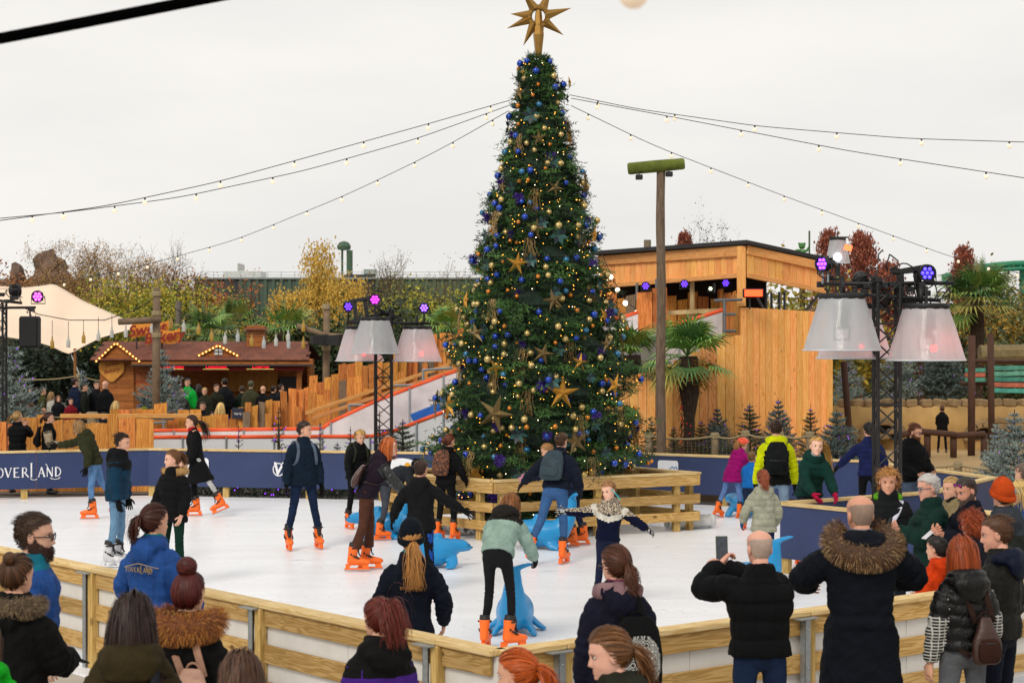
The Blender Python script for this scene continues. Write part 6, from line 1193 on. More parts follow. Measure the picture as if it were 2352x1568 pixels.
def make_hair(style, c, lod, g, rs, L=.3, body=None, n=None, tie=None, thick=None):
    """returns arrays in head space; styles: short quiff long bob pony bun curly bald cap"""
    parts = []; n = n or {0: 650, 1: 260, 2: 80}[lod]; w = {0: .0055, 1: .010, 2: .02}[lod] * (1.5 if lod == 0 and n == 330 else 1); ns = {0: 10, 1: 7, 2: 5}[lod]; th = thick or .010
    reg = lambda V: hair_line(V)
    if style == 'bald':
        parts.append(hair_cap(lod, .0025, lambda V: hair_line(V) & (V[:, 2] < np.interp(V[:, 1], [-.1, -.02, .06], [.07, .065, .03])), rs, .1))
    elif style in ('short', 'quiff'):
        parts.append(hair_cap(lod, th, reg, rs)); d = scalp_dirs(n * 2, rs); p0 = on_skull(d, th * .5)
        if style == 'quiff': D = np.stack([.5 + 0 * d[:, 0], -.55 + .75 * (d[:, 1] > .55), .35 + 0 * d[:, 0]], 1) + d * .25
        else: D = np.array([.25, .1, -.35]) + d * (.3, .6, 0) + rs.randn(len(d), 3) * .25; D = D - d * np.clip((D * d).sum(1), 0, 9)[:, None] * .75
        ll = L * np.where((d[:, 2] > .35), 1, .25) * (.6 + .7 * rs.rand(len(d)))
        parts.append(ribbons(strands(p0, D, ll, max(3, ns // 2), np.array([.25, -.8, -.2]), rs, .3, th, keep=.07), w * .8, rs))
    elif style in ('long', 'bob', 'curly'):
        parts.append(hair_cap(lod, th * 1.2, reg, rs)); d = scalp_dirs(n, rs); d2 = d.copy()
        p0 = on_skull(d, th); D = np.stack([np.sign(d[:, 0] + .12 * rs.randn(len(d))) * .55, -.55 + 0 * d[:, 0], -.35 + 0 * d[:, 0]], 1) + d * .1
        if style == 'curly': D = d + rs.randn(len(d), 3) * .3
        ll = L * (.75 + .35 * rs.rand(len(d)))
        if style == 'bob': ll = ((p0[:, 2] + L - .09) * 1.1 + .02) * (.95 + .1 * rs.rand(len(d)))
        parts.append(ribbons(strands(p0, D, ll, ns, g, rs, .45 if style != 'curly' else .22, .014, body, curl=.014 if style == 'curly' else .003, cfreq=60 if style == 'curly' else 16, keep=.03), w, rs))
        d = scalp_dirs(n // 2, rs); k = d[:, 1] < .25; d = d[k]; p0 = on_skull(d, th)
        parts.append(ribbons(strands(p0, d * .3 + np.array([0, -.6, -.5]), (L * (.8 + .25 * rs.rand(len(d))) if style != 'bob' else ((p0[:, 2] + L - .09) * 1.1 + .02)), ns, g, rs, .4, .022, body, curl=.004 if style != 'curly' else .016, cfreq=14 if style != 'curly' else 60, keep=.03), w * 1.2, rs))
    elif style in ('pony', 'bun'):
        parts.append(hair_cap(lod, th * .8, reg, rs, .15)); tie = nz(tie if tie is not None else (0, -1, .05)); d = scalp_dirs(n, rs)
        s = np.linspace(0, 1, ns)[None, :, None]; q = d[:, None, :] * (1 - s) + tie * s; q /= np.linalg.norm(q, axis=2)[..., None] + 1e-9
        lf = (th * (.9 + .9 * rs.rand(len(d))))[:, None, None] + .006 * np.sin(s * 3.14); parts.append(ribbons(E_C + q * (E_R + lf), w, rs, .8))
        tp = on_skull(tie, .012)
        if style == 'pony':
            m = int(n * .55); p0 = tp + rs.randn(m, 3) * .008; D = tie * 1.0 + rs.randn(m, 3) * .25 + np.array([0, -.1, .15])
            parts.append(ribbons(strands(p0, D, L * (.7 + .4 * rs.rand(m)), ns + 2, g, rs, .28, .012, body, curl=.010, cfreq=22, keep=.05), w * 1.2, rs, .3, tp))
        else:
            m = n // 2; c = tp + tie * .034; a = rs.randn(m, 3); a /= np.linalg.norm(a, axis=1)[:, None]; b = np.cross(a, rs.randn(m, 3)); b /= np.linalg.norm(b, axis=1)[:, None]
            t = np.linspace(0, 3.6, ns)[None, :, None]; rr = L * (.75 + .35 * rs.rand(m))[:, None, None]
            parts.append(ribbons(c + rr * (np.cos(t) * a[:, None] + np.sin(t) * b[:, None]), w * 1.6, rs, .8, c))
            mb = MB(); mb.ball(c, L * .8, 12); v, f = mb_arrays(mb); parts.append((v, np.array([list(x) if len(x) == 4 else [*x, x[2]] for x in f]), np.zeros(len(f), int)))
    return parts
def fold_parts(parts):
    V = []; Q = []; mi = []; k = 0
    for v, q, m in parts: V.append(v); Q.append(np.asarray(q) + k); mi.append(m); k += len(v)
    return np.concatenate(V), np.concatenate(Q), np.concatenate(mi)
def tri_fix(Q):
    return [tuple(dict.fromkeys(q)) for q in Q.tolist()]
def pymesh(name, V, Q, mats, mi=None, smooth=True):
    Q = np.asarray(Q)
    if Q.shape[1] == 4 and ((Q[:, 2] == Q[:, 3]) | (Q[:, 0] == Q[:, 3])).any():
        me = bpy.data.meshes.new(name); me.from_pydata(V.tolist(), [], tri_fix(Q))
        for m in mats: me.materials.append(m)
        if mi is not None: me.polygons.foreach_set('material_index', np.asarray(mi, np.int32))
        me.polygons.foreach_set('use_smooth', np.full(len(Q), smooth)); me.update(); return me
    return npmesh(name, V, Q, mats, mi, smooth)
# ---- hands: palm and five fingers, wrist at origin, fingers along -z, palm facing +y (right hand: thumb towards +x... mirrored for left)
def hand_mesh(curl, spread=.1, n=6, fat=1.0):
    mb = MB()
    pl = [((0, 0, .02), .024, .018), ((0, .0, -.02), .03, .018), ((0, .002, -.055), .04, .017), ((0, .004, -.085), .041, .014), ((0, .006, -.098), .034, .010)]
    V, Fc = loft([p[0] for p in pl], [p[1] * fat for p in pl], [p[2] * fat for p in pl], (1, 0, 0), 10, 2.6); mb.add(V, [fix(f) for f in Fc])
    for i, (x, L, r) in enumerate(((.030, .066, .0088), (.0105, .075, .0092), (-.0095, .070, .0088), (-.029, .054, .0078))):
        p = np.array([x, .005, -.09]); a = 0; pts = [p.copy()]; dx = x * spread * 6 / .03 * .03
        for k, (f, c) in enumerate(((.45, .8), (.32, 1.1), (.23, .8))):
            a += curl * c * (1 + .08 * i); p = p + np.array([dx * f, math.sin(a) * L * f, -math.cos(a) * L * f]); pts.append(p.copy())
        rr = [r * fat * 1.05, r * fat, r * fat * .92, r * fat * .6]; mb.tube([tuple(q) for q in smooth_path(pts, 7, 1)], [float(np.interp(t, np.linspace(0, 1, 4), rr)) for t in np.linspace(0, 1, 7)], n)
    p = np.array([.026, .0, -.025]); pts = [p]; dirs = [(.75, .25, -.6), (.45, .45 + .3 * curl, -.75), (.1, .4 + .5 * curl, -.8)]
    for dd, ln in zip(dirs, (.035, .03, .026)): pts.append(pts[-1] + nz(dd) * ln)
    mb.tube([tuple(q) for q in smooth_path(pts, 7, 1)], [.0135 * fat, .013 * fat, .0118 * fat, .011 * fat, .0105 * fat, .0095 * fat, .006 * fat], n)
    return mb_arrays(mb)
HANDS = {k: hand_mesh(c, s) for k, (c, s) in {'relax': (.35, .03), 'fist': (1.15, .0), 'grip': (.75, .05), 'open': (.1, .25)}.items()}
# ---- skates (one set of meshes shared by all skaters); toe along +y, blade on z = 0
M_orange = mat('#f56c14', .45, var=.06, vs=8, spec=.5); M_blackp = mat('#151515', .6, var=.2, vs=20); M_steel = mat('#b8bcc0', .3, .9, var=.05)
def make_skate_meshes(bm, lm):
    sh = loft([(0, -.035, .10), (0, -.035, .16), (0, -.028, .21), (0, -.022, .255), (0, -.02, .28)], [.043, .044, .046, .052, .054], [.058, .056, .055, .06, .062], (1, 0, 0), 14, 2.2)
    ft = loft([(0, -.095, .115), (0, -.07, .115), (0, -.02, .118), (0, .05, .112), (0, .11, .104), (0, .155, .098), (0, .178, .095)], [.02, .038, .042, .047, .046, .034, .012], [.025, .042, .05, .042, .034, .028, .01], (1, 0, 0), 14, 2.4)
    V, Q = remesh([sh, ft], .009, 2); V[:, 2] = np.maximum(V[:, 2], .066); boot = npmesh('boot', V, Q, [bm])
    li = MB(); v, f = loft([(0, -.02, .25), (0, -.018, .285), (0, -.012, .32)], [.05, .05, .047], [.058, .057, .052], (1, 0, 0), 14, 2.2); li.add(v, [fix(x) for x in f])
    v, f = loft([(0, .015, .335), (0, .034, .29), (0, .036, .24), (0, .04, .195), (0, .062, .165)], [.026, .03, .028, .024, .018], [.008] * 5, (1, 0, 0), 8, 2.6); li.add(v, [fix(x) for x in f])
    liner = li.mesh('liner', [lm], True)
    st = MB()
    for z, y, rx, ry, til in ((.262, -.02, .058, .066, 0), (.165, -.005, .051, .07, -.5)):
        pts = [(math.cos(a) * rx, y + math.sin(a) * ry, z + til * (math.sin(a) * ry)) for a in np.linspace(-.3, math.pi + .3, 14)]; st.tube(pts, .009, 6)
    st.box((.05, .0, .15), (.062, .025, .172), ch=.003); st.ball((.05, -.045, .19), .012, 8, sc=(.5, 1, 1)); st.ball((-.05, -.045, .19), .012, 8, sc=(.5, 1, 1))
    strap = st.mesh('strap', [lm], True)
    ho = MB(); o_ = [(-.115, .074), (-.105, .04), (-.125, .02), (.165, .02), (.145, .045), (.15, .074)]
    top = [(-.112, .062), (.15, .062), (.15, .078), (-.112, .078)]; bot = [(-.125, .014), (.165, .014), (.168, .028), (-.122, .03)]; fp = [(.09, .026), (.155, .026), (.15, .064), (.075, .064)]; bp = [(-.115, .028), (-.07, .028), (-.05, .064), (-.11, .064)]
    for k, poly in enumerate((top, bot, fp, bp)):
        w = .018 + .0008 * k; ho.add(*(lambda n: ([(x, y, z) for x in (-w, w) for y, z in poly], [tuple(range(n)), tuple(range(2 * n - 1, n - 1, -1))] + [(i, (i + 1) % n, (i + 1) % n + n, i + n) for i in range(n)]))(4))
    holder = ho.mesh('blade_holder', [bm]); bl = MB().box((-.0022, -.128, 0), (.0022, .172, .016)).mesh('blade', [M_steel])
    return boot, [('liner', liner), ('strap', strap), ('blade_holder', holder), ('blade', bl)]
SKATES = {'orange': make_skate_meshes(M_orange, M_blackp), 'hockey': make_skate_meshes(mat('#c9c9cc', .4, var=.3, vs=14), M_blackp)}
def shoe_mesh(c):
    key = 'shoe' + c
    if key in _tmp: return _tmp[key]
    sh = loft([(0, -.03, .03), (0, -.028, .08), (0, -.022, .13)], [.038, .038, .042], [.045, .044, .045], (1, 0, 0), 10); ft = loft([(0, -.085, .035), (0, -.05, .042), (0, .03, .04), (0, .1, .033), (0, .15, .028), (0, .17, .026)], [.02, .034, .04, .042, .034, .01], [.022, .038, .04, .032, .026, .01], (1, 0, 0), 10, 2.5)
    V, Q = remesh([sh, ft], .012, 1); V[:, 2] = np.maximum(V[:, 2], 0); _tmp[key] = npmesh('shoe', V, Q, [mat(c, .6)]); return _tmp[key]
def ik(a, t, l1, l2, pole):
    a = np.asarray(a, float); t = np.asarray(t, float); d = t - a; D = min(np.linalg.norm(d), (l1 + l2) * .995); D = max(D, .12); u = nz(d)
    x = (l1 * l1 - l2 * l2 + D * D) / (2 * D); h = math.sqrt(max(0, l1 * l1 - x * x)); p = np.asarray(pole, float); p = nz(p - u * p.dot(u))
    return a + u * x + p * h, a + u * D
def m3(M): return np.array(M.to_3x3())
ARMS = {'down': (.07, .06, -.53), 'relaxed': (.10, .16, -.49), 'phone': (-.13, .34, -.16), 'phone_high': (-.12, .36, .05), 'pocket': (.02, .12, -.43), 'fwd': (.02, .45, -.25), 'out': (.5, .08, -.12), 'out_low': (.40, .10, -.33), 'belly': (-.12, .24, -.30), 'back_low': (.14, -.22, -.44), 'hidden': (.0, .2, -.4)}
def person(label, at, yaw, H=1.75, lod=1, jacket=None, legs=None, feet='shoe', shoe='#222222', hair=None, skin_c='#d9a488', lean=0, roll=0, twist=0, hunch=0, head=(0, 0), arms=('down', 'down'), hands=('relax', 'relax'), glove=None, stance=((3, 4, 2), (3, 4, 2)), hs=1.0, beard=None, fem=False, hat=None, extra=None, group=None, z0=0, glasses=None, wide=1.0, seed=None, foot_yaw=(0, 0), neck=None, show_legs=True, brow=None):
    """at=(x, y) on the ground, yaw degrees (0 = back to the camera, 180 = facing it, 90 = facing left)"""
    seed = seed if seed is not None else (sum(map(ord, label)) * 7) % 9973; rs = np.random.RandomState(seed)
    k = H / 1.75; root = thing('person', label, 'person', (at[0], at[1], z0), R(yaw), group); root.scale = (k, k, k)
    J = dict(col='#1a1a1c', hem=-.05, puff=.02, mode='wrinkle', q=.1, amp=.022, hood=None, collar=True, zones=None, rough=.85, sleeve=0); J.update(jacket or {})
    T_ = dict(col='#1c2233', r=1.0, flare=0, rough=.9, zones=None); T_.update(legs or {})
    ank = {'skate': .19, 'shoe': .075}['skate' if feet in SKATES else 'shoe']
    # legs
    lg = []
    for i, s in enumerate((-1, 1)):        # left, right
        fw, outw, bend = stance[i]; a, o_ = R(fw), R(outw); td = np.array([s * math.sin(o_), math.sin(a) * math.cos(o_), -math.cos(a) * math.cos(o_)]); b = R(fw - bend)
        sd = np.array([s * math.sin(o_), math.sin(b) * math.cos(o_), -math.cos(b) * math.cos(o_)]); h = np.array([s * .088, 0, 0]); kn = h + td * .43; an = kn + sd * .405
        lg.append([h, kn, an, b])
    pz = max(-l[2][2] for l in lg) + ank; pel = np.array([0, 0, pz])
    for l in lg:
        for j in range(3): l[j] = l[j] + pel
    Tm = m3(Matrix.Rotation(R(twist), 4, 'Z') @ Matrix.Rotation(R(roll), 4, 'Y') @ Matrix.Rotation(R(-lean), 4, 'X'))
    Tu = m3(Matrix.Rotation(R(twist), 4, 'Z') @ Matrix.Rotation(R(roll), 4, 'Y') @ Matrix.Rotation(R(-(lean + hunch)), 4, 'X'))
    mid = pel + Tm @ np.array([0, 0, .26])
    tl = lambda p: (pel + Tm @ np.asarray(p, float)) if p[2] < .26 else (mid + Tu @ (np.asarray(p, float) - (0, 0, .26)))
    fxv = Tm @ np.array([1., 0, 0]); fu = Tu @ np.array([1., 0, 0]); wd = wide * (.93 if fem else 1)
    # torso rings
    pf = J['puff']; rings = []
    hem = J['hem']
    lowest = hem
    if hem < -.02:
        zs = np.linspace(hem, -.03, max(2, int(-hem / .07)))
        for z in zs:
            pts = []
            for l in lg:
                f = min(1, -z / .43); q = l[0] + (l[1] - l[0]) * f; pts.append(q)
            c = (pts[0] + pts[1]) / 2; c[2] = pz + z; rx = max(abs(pts[0][0] - c[0]), abs(pts[1][0] - c[0])) + .1 + .02 * (-z); ry = max(abs(pts[0][1] - c[1]), abs(pts[1][1] - c[1])) + .115 + .03 * (-z)
            rings.append((c, rx * wd + pf * .8, ry + pf * .7, fxv))
    prof = [(0, .166, .125, .0), (.07, .16, .12, .0), (.14, .155, .116, .0), (.22, .163, .118, .0), (.30, .176, .124, .0), (.37, .184, .126, -.002), (.42, .182, .12, -.008), (.452, .166, .11, -.012), (.475, .136, .098, -.012), (.493, .1, .086, -.012), (.515, .079, .076, -.008), (.54, .069, .069, -.004), (.565, .063, .063, -.002)]
    for z, rx, ry, yo in prof:
        if z < hem: continue
        w = rx * wd * (.95 if (fem and .1 < z < .25) else 1) + pf * np.interp(z, [0, .4, .56], [1, 1, .2]); rings.append((tl((0, yo, z)), w, ry + pf * np.interp(z, [0, .4, .56], [1, 1, .2]), fxv if z < .26 else fu))
    spine = np.array([r[0] for r in rings])
    shp = [loft(spine, [r[1] for r in rings], [r[2] for r in rings], np.array([r[3] for r in rings]), 22, 2.35)]
    # arms
    al = []; wr = []
    for i, s in enumerate((-1, 1)):
        sh = tl((s * .158 * wd, -.012, .442)); t = arms[i]; pole = (s * .55, -.5, -.6)
        if isinstance(t, str): t = ARMS[t]
        if len(t) > 3: pole = np.array(t[3:]) * (s, 1, 1); t = t[:3]
        tgt = sh + np.array([t[0] * s, t[1], t[2]]); el, wp = ik(sh, tgt, .285, .255, pole); pth = smooth_path([sh, el, wp], 14, 1); al.append(pth); wr.append((wp, nz(wp - el)))
        tt = np.linspace(0, 1, 14); rr = np.interp(tt, [0, .1, .3, .5, .75, .95, 1], [.056, .066, .063, .059, .054, .044, .040]) + (pf * np.interp(tt, [0, .15, .9, 1], [.4, .8, .8, .4]))
        p2 = np.concatenate([[tl((s * .10 * wd, -.012, .425))], pth]); rr = np.concatenate([[.045], rr]) * (.92 if fem else 1); shp.append(loft(p2, rr, rr, None, 14, 2.0))
    Tc = tl((0, -.004, .55))
    if J['collar']:
        c0 = tl((0, -.008, .525)); cu = Tu @ np.array([0, 0, 1.]); r0 = .078 + pf * .5
        shp.append(loft([c0 - cu * .03, c0 + cu * .02, c0 + cu * .055, c0 + cu * .075], [r0 + .03, r0 + .008, r0, r0 - .01], [r0 + .02, r0 + .004, r0, r0 - .01], fu, 16))
    hood_parts = []
    if J['hood']:
        hr = J['hood'] if isinstance(J['hood'], (int, float)) else .05
        pts = [tl((math.sin(a) * .115, -.035 - math.cos(a) * .085, .525 + .01 * math.cos(a))) for a in np.linspace(-2.2, 2.2, 13)]
        rr = [hr * (.35 + .65 * math.cos(a / 2.2 * 1.35)) for a in np.linspace(-2.2, 2.2, 13)]; hood_parts.append(loft(pts, rr, [r * 1.15 for r in rr], None, 12, 2))
        pts = [tl((0, -.10, .55)), tl((0, -.135, .5)), tl((0, -.15, .43)), tl((0, -.145, .37))]; hood_parts.append(loft(pts, [hr * 1.6, hr * 2.3, hr * 1.9, hr * .6], [hr * .8, hr, hr * .8, hr * .4], fu, 12, 2))
    vox = ({0: .0125, 1: .019, 2: .034}[lod] if at[1] < 18 else {0: .0155, 1: .02, 2: .034}[lod])
    V, Q = remesh(shp + (hood_parts if J['hood'] and not J.get('hood_col') else []), vox, 3)
    # relief
    N = vnormals(V, Q); dS, tS = near_line(V, spine); best = dS / .16; cls = np.zeros(len(V), int); tt = tS.copy()
    for i in range(2):
        dA, tA = near_line(V, al[i]); kk = dA / .075 < best; kk &= tA > .03; best = np.where(kk, dA / .075, best); cls[kk] = i + 1; tt[kk] = tA[kk]
    disp = .006 * vnoise(V, 26, seed) + .0035 * vnoise(V, 60, seed + 1)
    L3 = (V - pel) @ Tm
    if J['mode'] in ('quilt', 'grid'):
        q = J['q']; tw = tt + .006 * vnoise(V, 18, seed + 3); ph = np.abs(np.sin(math.pi * tw / q)); disp = disp * .6 + J['amp'] * (ph ** .4 - .8) * np.where(cls > 0, .8, 1)
        if J['mode'] == 'grid': ph2 = np.abs(np.sin(math.pi * (L3[:, 0] + .06) / .13)); disp += np.where(cls == 0, J['amp'] * .7 * (ph2 ** .4 - .8), 0)
        disp += .0025 * vnoise(V * (1, 1, .5), 110, seed + 5) * (ph < .6)
    else:
        for i in range(2):
            m_ = cls == i + 1; disp[m_] += .006 * np.sin(tt[m_] * 105 + 3 * vnoise(V[m_], 14, seed)) * np.exp(-((tt[m_] - .29) / .11) ** 2) + .004 * np.sin(tt[m_] * 120) * np.exp(-((tt[m_] - .5) / .06) ** 2)
        cr = 1 - np.abs(vnoise(V * (1, 1, .55), 20, seed + 11)); disp += .010 * np.clip(cr, 0, 1) ** 5 - .003; disp -= np.where((cls == 0) & (L3[:, 1] < 0), .005 * np.exp(-(L3[:, 0] / .011) ** 2), 0)
        disp += np.where(cls == 0, .005 * np.sin(L3[:, 2] * 48 + 4 * vnoise(V, 9, seed + 9)) * np.exp(-((L3[:, 2] - .1) / .12) ** 2), 0)
    disp -= np.where(cls > 0, .006 * np.exp(-((tt - .055) / .013) ** 2) + .004 * np.exp(-((tt - .50) / .01) ** 2), 0)
    hemz = J.get('waist')
    if hemz is not None: disp -= np.where(cls == 0, .014 * np.exp(-((L3[:, 2] - hemz) / .025) ** 2), 0)
    V = V + N * disp[:, None]
    fm = fabric(J['col'], J['rough']); mats = [fm]; mi = None
    if J['zones']:
        fc = V[Q].mean(1); Lc = (fc - pel) @ Tm; cf = cls[Q[:, 0]]; tf = tt[Q].mean(1); mi = np.zeros(len(Q), int)
        for zi, (c, fn) in enumerate(J['zones']):
            mats.append(c if not isinstance(c, str) else fabric(c, J['rough'])); mi[fn(cf, tf, Lc[:, 0], Lc[:, 1], Lc[:, 2])] = zi + 1
    jo = link('jacket', npmesh('jacket', V, Q, mats, mi), root)
    if J['hood'] and J.get('hood_col'):
        hv, hq = remesh(hood_parts, vox, 2); hv = hv + vnormals(hv, hq) * (.008 * vnoise(hv, 30, seed))[:, None]; link('hood', npmesh('hood', hv, hq, [fabric(J['hood_col'], J['rough'])]), jo)
    # trousers
    if show_legs:
        shp = [loft([pel + (0, 0, .1), pel + (0, 0, .02), pel - (0, 0, .06), pel - (0, 0, .12)], [.14, .165, .165, .1], [.1, .12, .118, .07], (1, 0, 0), 16)]
        ll_ = []
        for l in lg:
            pth = smooth_path([l[0] + (0, 0, .03), l[1], l[2] + (0, 0, -.02 if feet not in SKATES else .1)], 12, 1); t = np.linspace(0, 1, 12)
            rr = np.interp(t, [0, .2, .45, .55, .75, 1], [.088, .084, .066, .062, .060, .050 + T_['flare']]) * T_['r'] * (1 if not fem else .97); shp.append(loft(pth, rr, rr * 1.06, None, 12, 2)); ll_.append(pth)
        V2, Q2 = remesh(shp, vox * 1.3, 2); N2 = vnormals(V2, Q2)
        d1, t1 = near_line(V2, ll_[0]); d2, t2 = near_line(V2, ll_[1]); t = np.where(d1 < d2, t1, t2)
        dd = .004 * vnoise(V2, 30, seed) + .005 * np.sin(t * 130 + 2 * vnoise(V2, 20, seed)) * (np.exp(-((t - .43) / .06) ** 2) * .8 + np.exp(-((t - .78) / .1) ** 2) + .4 * np.exp(-(t / .08) ** 2)); V2 = V2 + N2 * dd[:, None]
        mats = [fabric(T_['col'], T_['rough'])]; mi = None
        if T_['zones']:
            fc = V2[Q2].mean(1); side = np.where(d1 < d2, -1, 1)[Q2[:, 0]]; mi = np.zeros(len(Q2), int)
            cx = np.array([np.interp(t[Q2[:, 0]], np.linspace(0, .86, 12), ll_[i][:, 0]) for i in range(2)]); dx = np.where(side < 0, cx[0] - fc[:, 0], fc[:, 0] - cx[1])
            for zi, (c, fn) in enumerate(T_['zones']): mats.append(fabric(c)); mi[fn(t[Q2[:, 0]], dx, fc[:, 1])] = zi + 1
        link('trousers', npmesh('trousers', V2, Q2, mats, mi), root)
        for i, l in enumerate(lg):
            fo = Matrix.Translation(Vector(l[2])) @ Matrix.Rotation(R(-foot_yaw[i] if i else foot_yaw[i]), 4, 'Z') @ Matrix.Rotation(l[3] * .9 if abs(l[3]) > .25 else 0, 4, 'X') @ Matrix.Translation((0, 0, -ank)) @ Matrix.Scale(1.15 if feet in SKATES else 1, 4)
            if feet in SKATES:
                bt, kids = SKATES[feet]; o = link('skate', bt, root); o.matrix_local = fo
                for nm, me in kids: link(nm, me, o)
            else:
                o = link('shoe', shoe_mesh(shoe), root); o.matrix_local = fo
    # head
    hy, hp = head[0], head[1]; hr_ = head[2] if len(head) > 2 else 0
    Hm = m3(Matrix.Rotation(R(hy), 4, 'Z') @ Matrix.Rotation(R(hr_), 4, 'Y') @ Matrix.Rotation(R(-hp), 4, 'X')); nb = tl((0, -.004, .545)); nd = nz(Tu @ np.array([0, 0, 1.]) * .5 + Hm @ np.array([0, 0, 1.]) * .8 + np.array([0, 0, .2])); hc = nb + nd * .115 * (.5 + .5 * hs) + Hm @ np.array([0, .012, .03]) * hs
    HV, HF = HEADS[1 if lod == 0 and at[1] > 18 else lod]; hvx = hc + (HV * hs) @ Hm.T
    sk = skin(skin_c); mats = [sk, mat('#c4b8b0', .4, var=0), mat('#2a1c14', .3, var=0), mat(tuple(np.array(srgb(skin_c)) * (.88, .62, .60)), .5, var=.05), mat(brow or (hair or {}).get('c', '#3a2a1c'), .8, var=.1)]
    lipz = (np.abs(HV[:, 0]) < .021) & (HV[:, 2] < -.058) & (HV[:, 2] > -.079) & (HV[:, 1] > .06); fmi = np.where(lipz[HF].all(1), 3, 0)
    bm = MB(); bm.add(hvx, tri_fix(HF), fmi.tolist())
    def hball(c, r, mi, sc=(1, 1, 1), n=8):
        t = MB(); t.ball((0, 0, 0), r, n, sc=sc); v = np.array(t.v) + c; bm.add(hc + (v * hs) @ Hm.T, t.f, mi)
    if lod < 2 or abs(((hy + yaw) % 360) - 180) < 100:
        for sx in (-1, 1):
            hball((sx * .031, .0745, .002), .0125, 1, (1.15, .8, .75)); hball((sx * .031, .0815, .002), .0068, 2, (1, .8, 1)); hball((sx * .032, .088, .023), .012, 4, (1.3, .35, .22)); hball((sx * .031, .083, .0095), .0125, 4, (1.1, .5, .16))
    if not (hat or {}).get('ears'):
        for sx in (-1, 1): hball((sx * .077, -.010, -.008), .034, 0, (.32, .62, 1))
    v, f = loft([nb - nd * .06, nb + nd * .02, hc + Hm @ np.array([0, -.012, -.06]) * hs], [.062, .057, .052], [.062, .058, .056], fu, 14); bm.add(v, [fix(x) for x in f])
    v, f = loft(spine[1:-1], [.1] * (len(spine) - 2), [.08] * (len(spine) - 2), (1, 0, 0), 8); bm.add(v, [fix(x) for x in f])
    for i, s in enumerate((-1, 1)):
        bm.tube([tuple(q) for q in al[i][::3]] + [tuple(al[i][-1])], .028, 6); hv, hf = HANDS[hands[i] if isinstance(hands, (tuple, list)) else hands]; hv = hv.copy()
        wp, wd_ = wr[i]; z = -wd_; palm = np.array([-s * 1.0, .25, 0.]) if not (isinstance(arms[i], str) and arms[i].startswith('phone')) else np.array([-s * .6, -.3, .5]); y = nz(palm - z * palm.dot(z)); x = np.cross(y, z)
        if s < 0: hv[:, 0] *= -1
        # thumb forward/up for both hands
        if (x * (s if s > 0 else 1)).dot(np.array([0, 1, .5])) * (1 if s > 0 else -1) < 0: hv[:, 0] *= -1
        hw = wp + (hv * (1.0 if lod < 2 else 1.15)) @ np.stack([x, y, z])
        if glove:
            gm = MB(); gm.add(wp + (hv * 1.16) @ np.stack([x, y, z]), hf); gm.tube([tuple(wp - wd_ * .05), tuple(wp - wd_ * .01), tuple(wp + wd_ * .03)], [.04, .038, .034], 10)
            if isinstance(glove, tuple): gm.m = [1 if (np.mean([gm.v[q][2] for q in f_]) % .03 < .013) else 0 for f_ in gm.f]
            gm.build('glove', [fabric(x_) for x_ in (glove if isinstance(glove, tuple) else (glove,))], root, True)
        else: bm.add(hw, hf)
    bm.build('body', mats, root, True)
    # hair
    Hw = Hm.copy(); g = Hm.T @ np.array([0, 0, -1.])
    body_e = [(Hm.T @ ((tl((0, -.02, .40)) - hc) / hs), np.array([.15 * wd + pf, .09 + pf, .1])), (Hm.T @ ((tl((0, -.02, .22)) - hc) / hs), np.array([.19 * wd + pf, .14 + pf, .22]))]
    def to_p(v): return hc + (v * hs) @ Hm.T
    if hair:
        hp_ = make_hair(hair.get('s', 'short'), hair['c'], lod, g, rs, hair.get('L', .05), body_e, hair.get('n') or (330 if lod == 0 and at[1] > 18 else None), hair.get('tie'), hair.get('th')); v, q, mi = fold_parts(hp_); ho = link('hair', pymesh('hair', to_p(v), q, hair_mats(hair['c']), mi), root)
        if hair.get('band'):
            tp = on_skull(nz(hair.get('tie', (0, -1, .05))), .02); tm = MB(); tm.ball((0, 0, 0), .02, 10, sc=(1.1, 1, 1.1)); link('hair_tie', pymesh('hair_tie', to_p(np.array(tm.v) + tp), [list(x) if len(x) == 4 else [*x, x[2]] for x in tm.f], [fabric(hair['band'])]), ho)
    if beard:
        p1 = hair_cap(lod, .009, beard_zone, rs, .4); rr_ = HEADS[0][0]; rr_ = rr_[beard_zone(rr_)]; k_ = rs.randint(0, len(rr_), {0: 420, 1: 120, 2: 30}[lod]); p0 = rr_[k_] * 1.04; D = nz_rows(p0 * (1, 1, .4) + np.array([0, .02, -.06]))
        pp = [p1, ribbons(strands(p0, D, .022 * (.6 + .8 * rs.rand(len(p0))), 4, np.array([0, .2, -1.]), rs, .3, .0, keep=.2), .006, rs)]; v, q, mi = fold_parts(pp); link('beard', pymesh('beard', to_p(v), q, hair_mats(beard), mi), root)
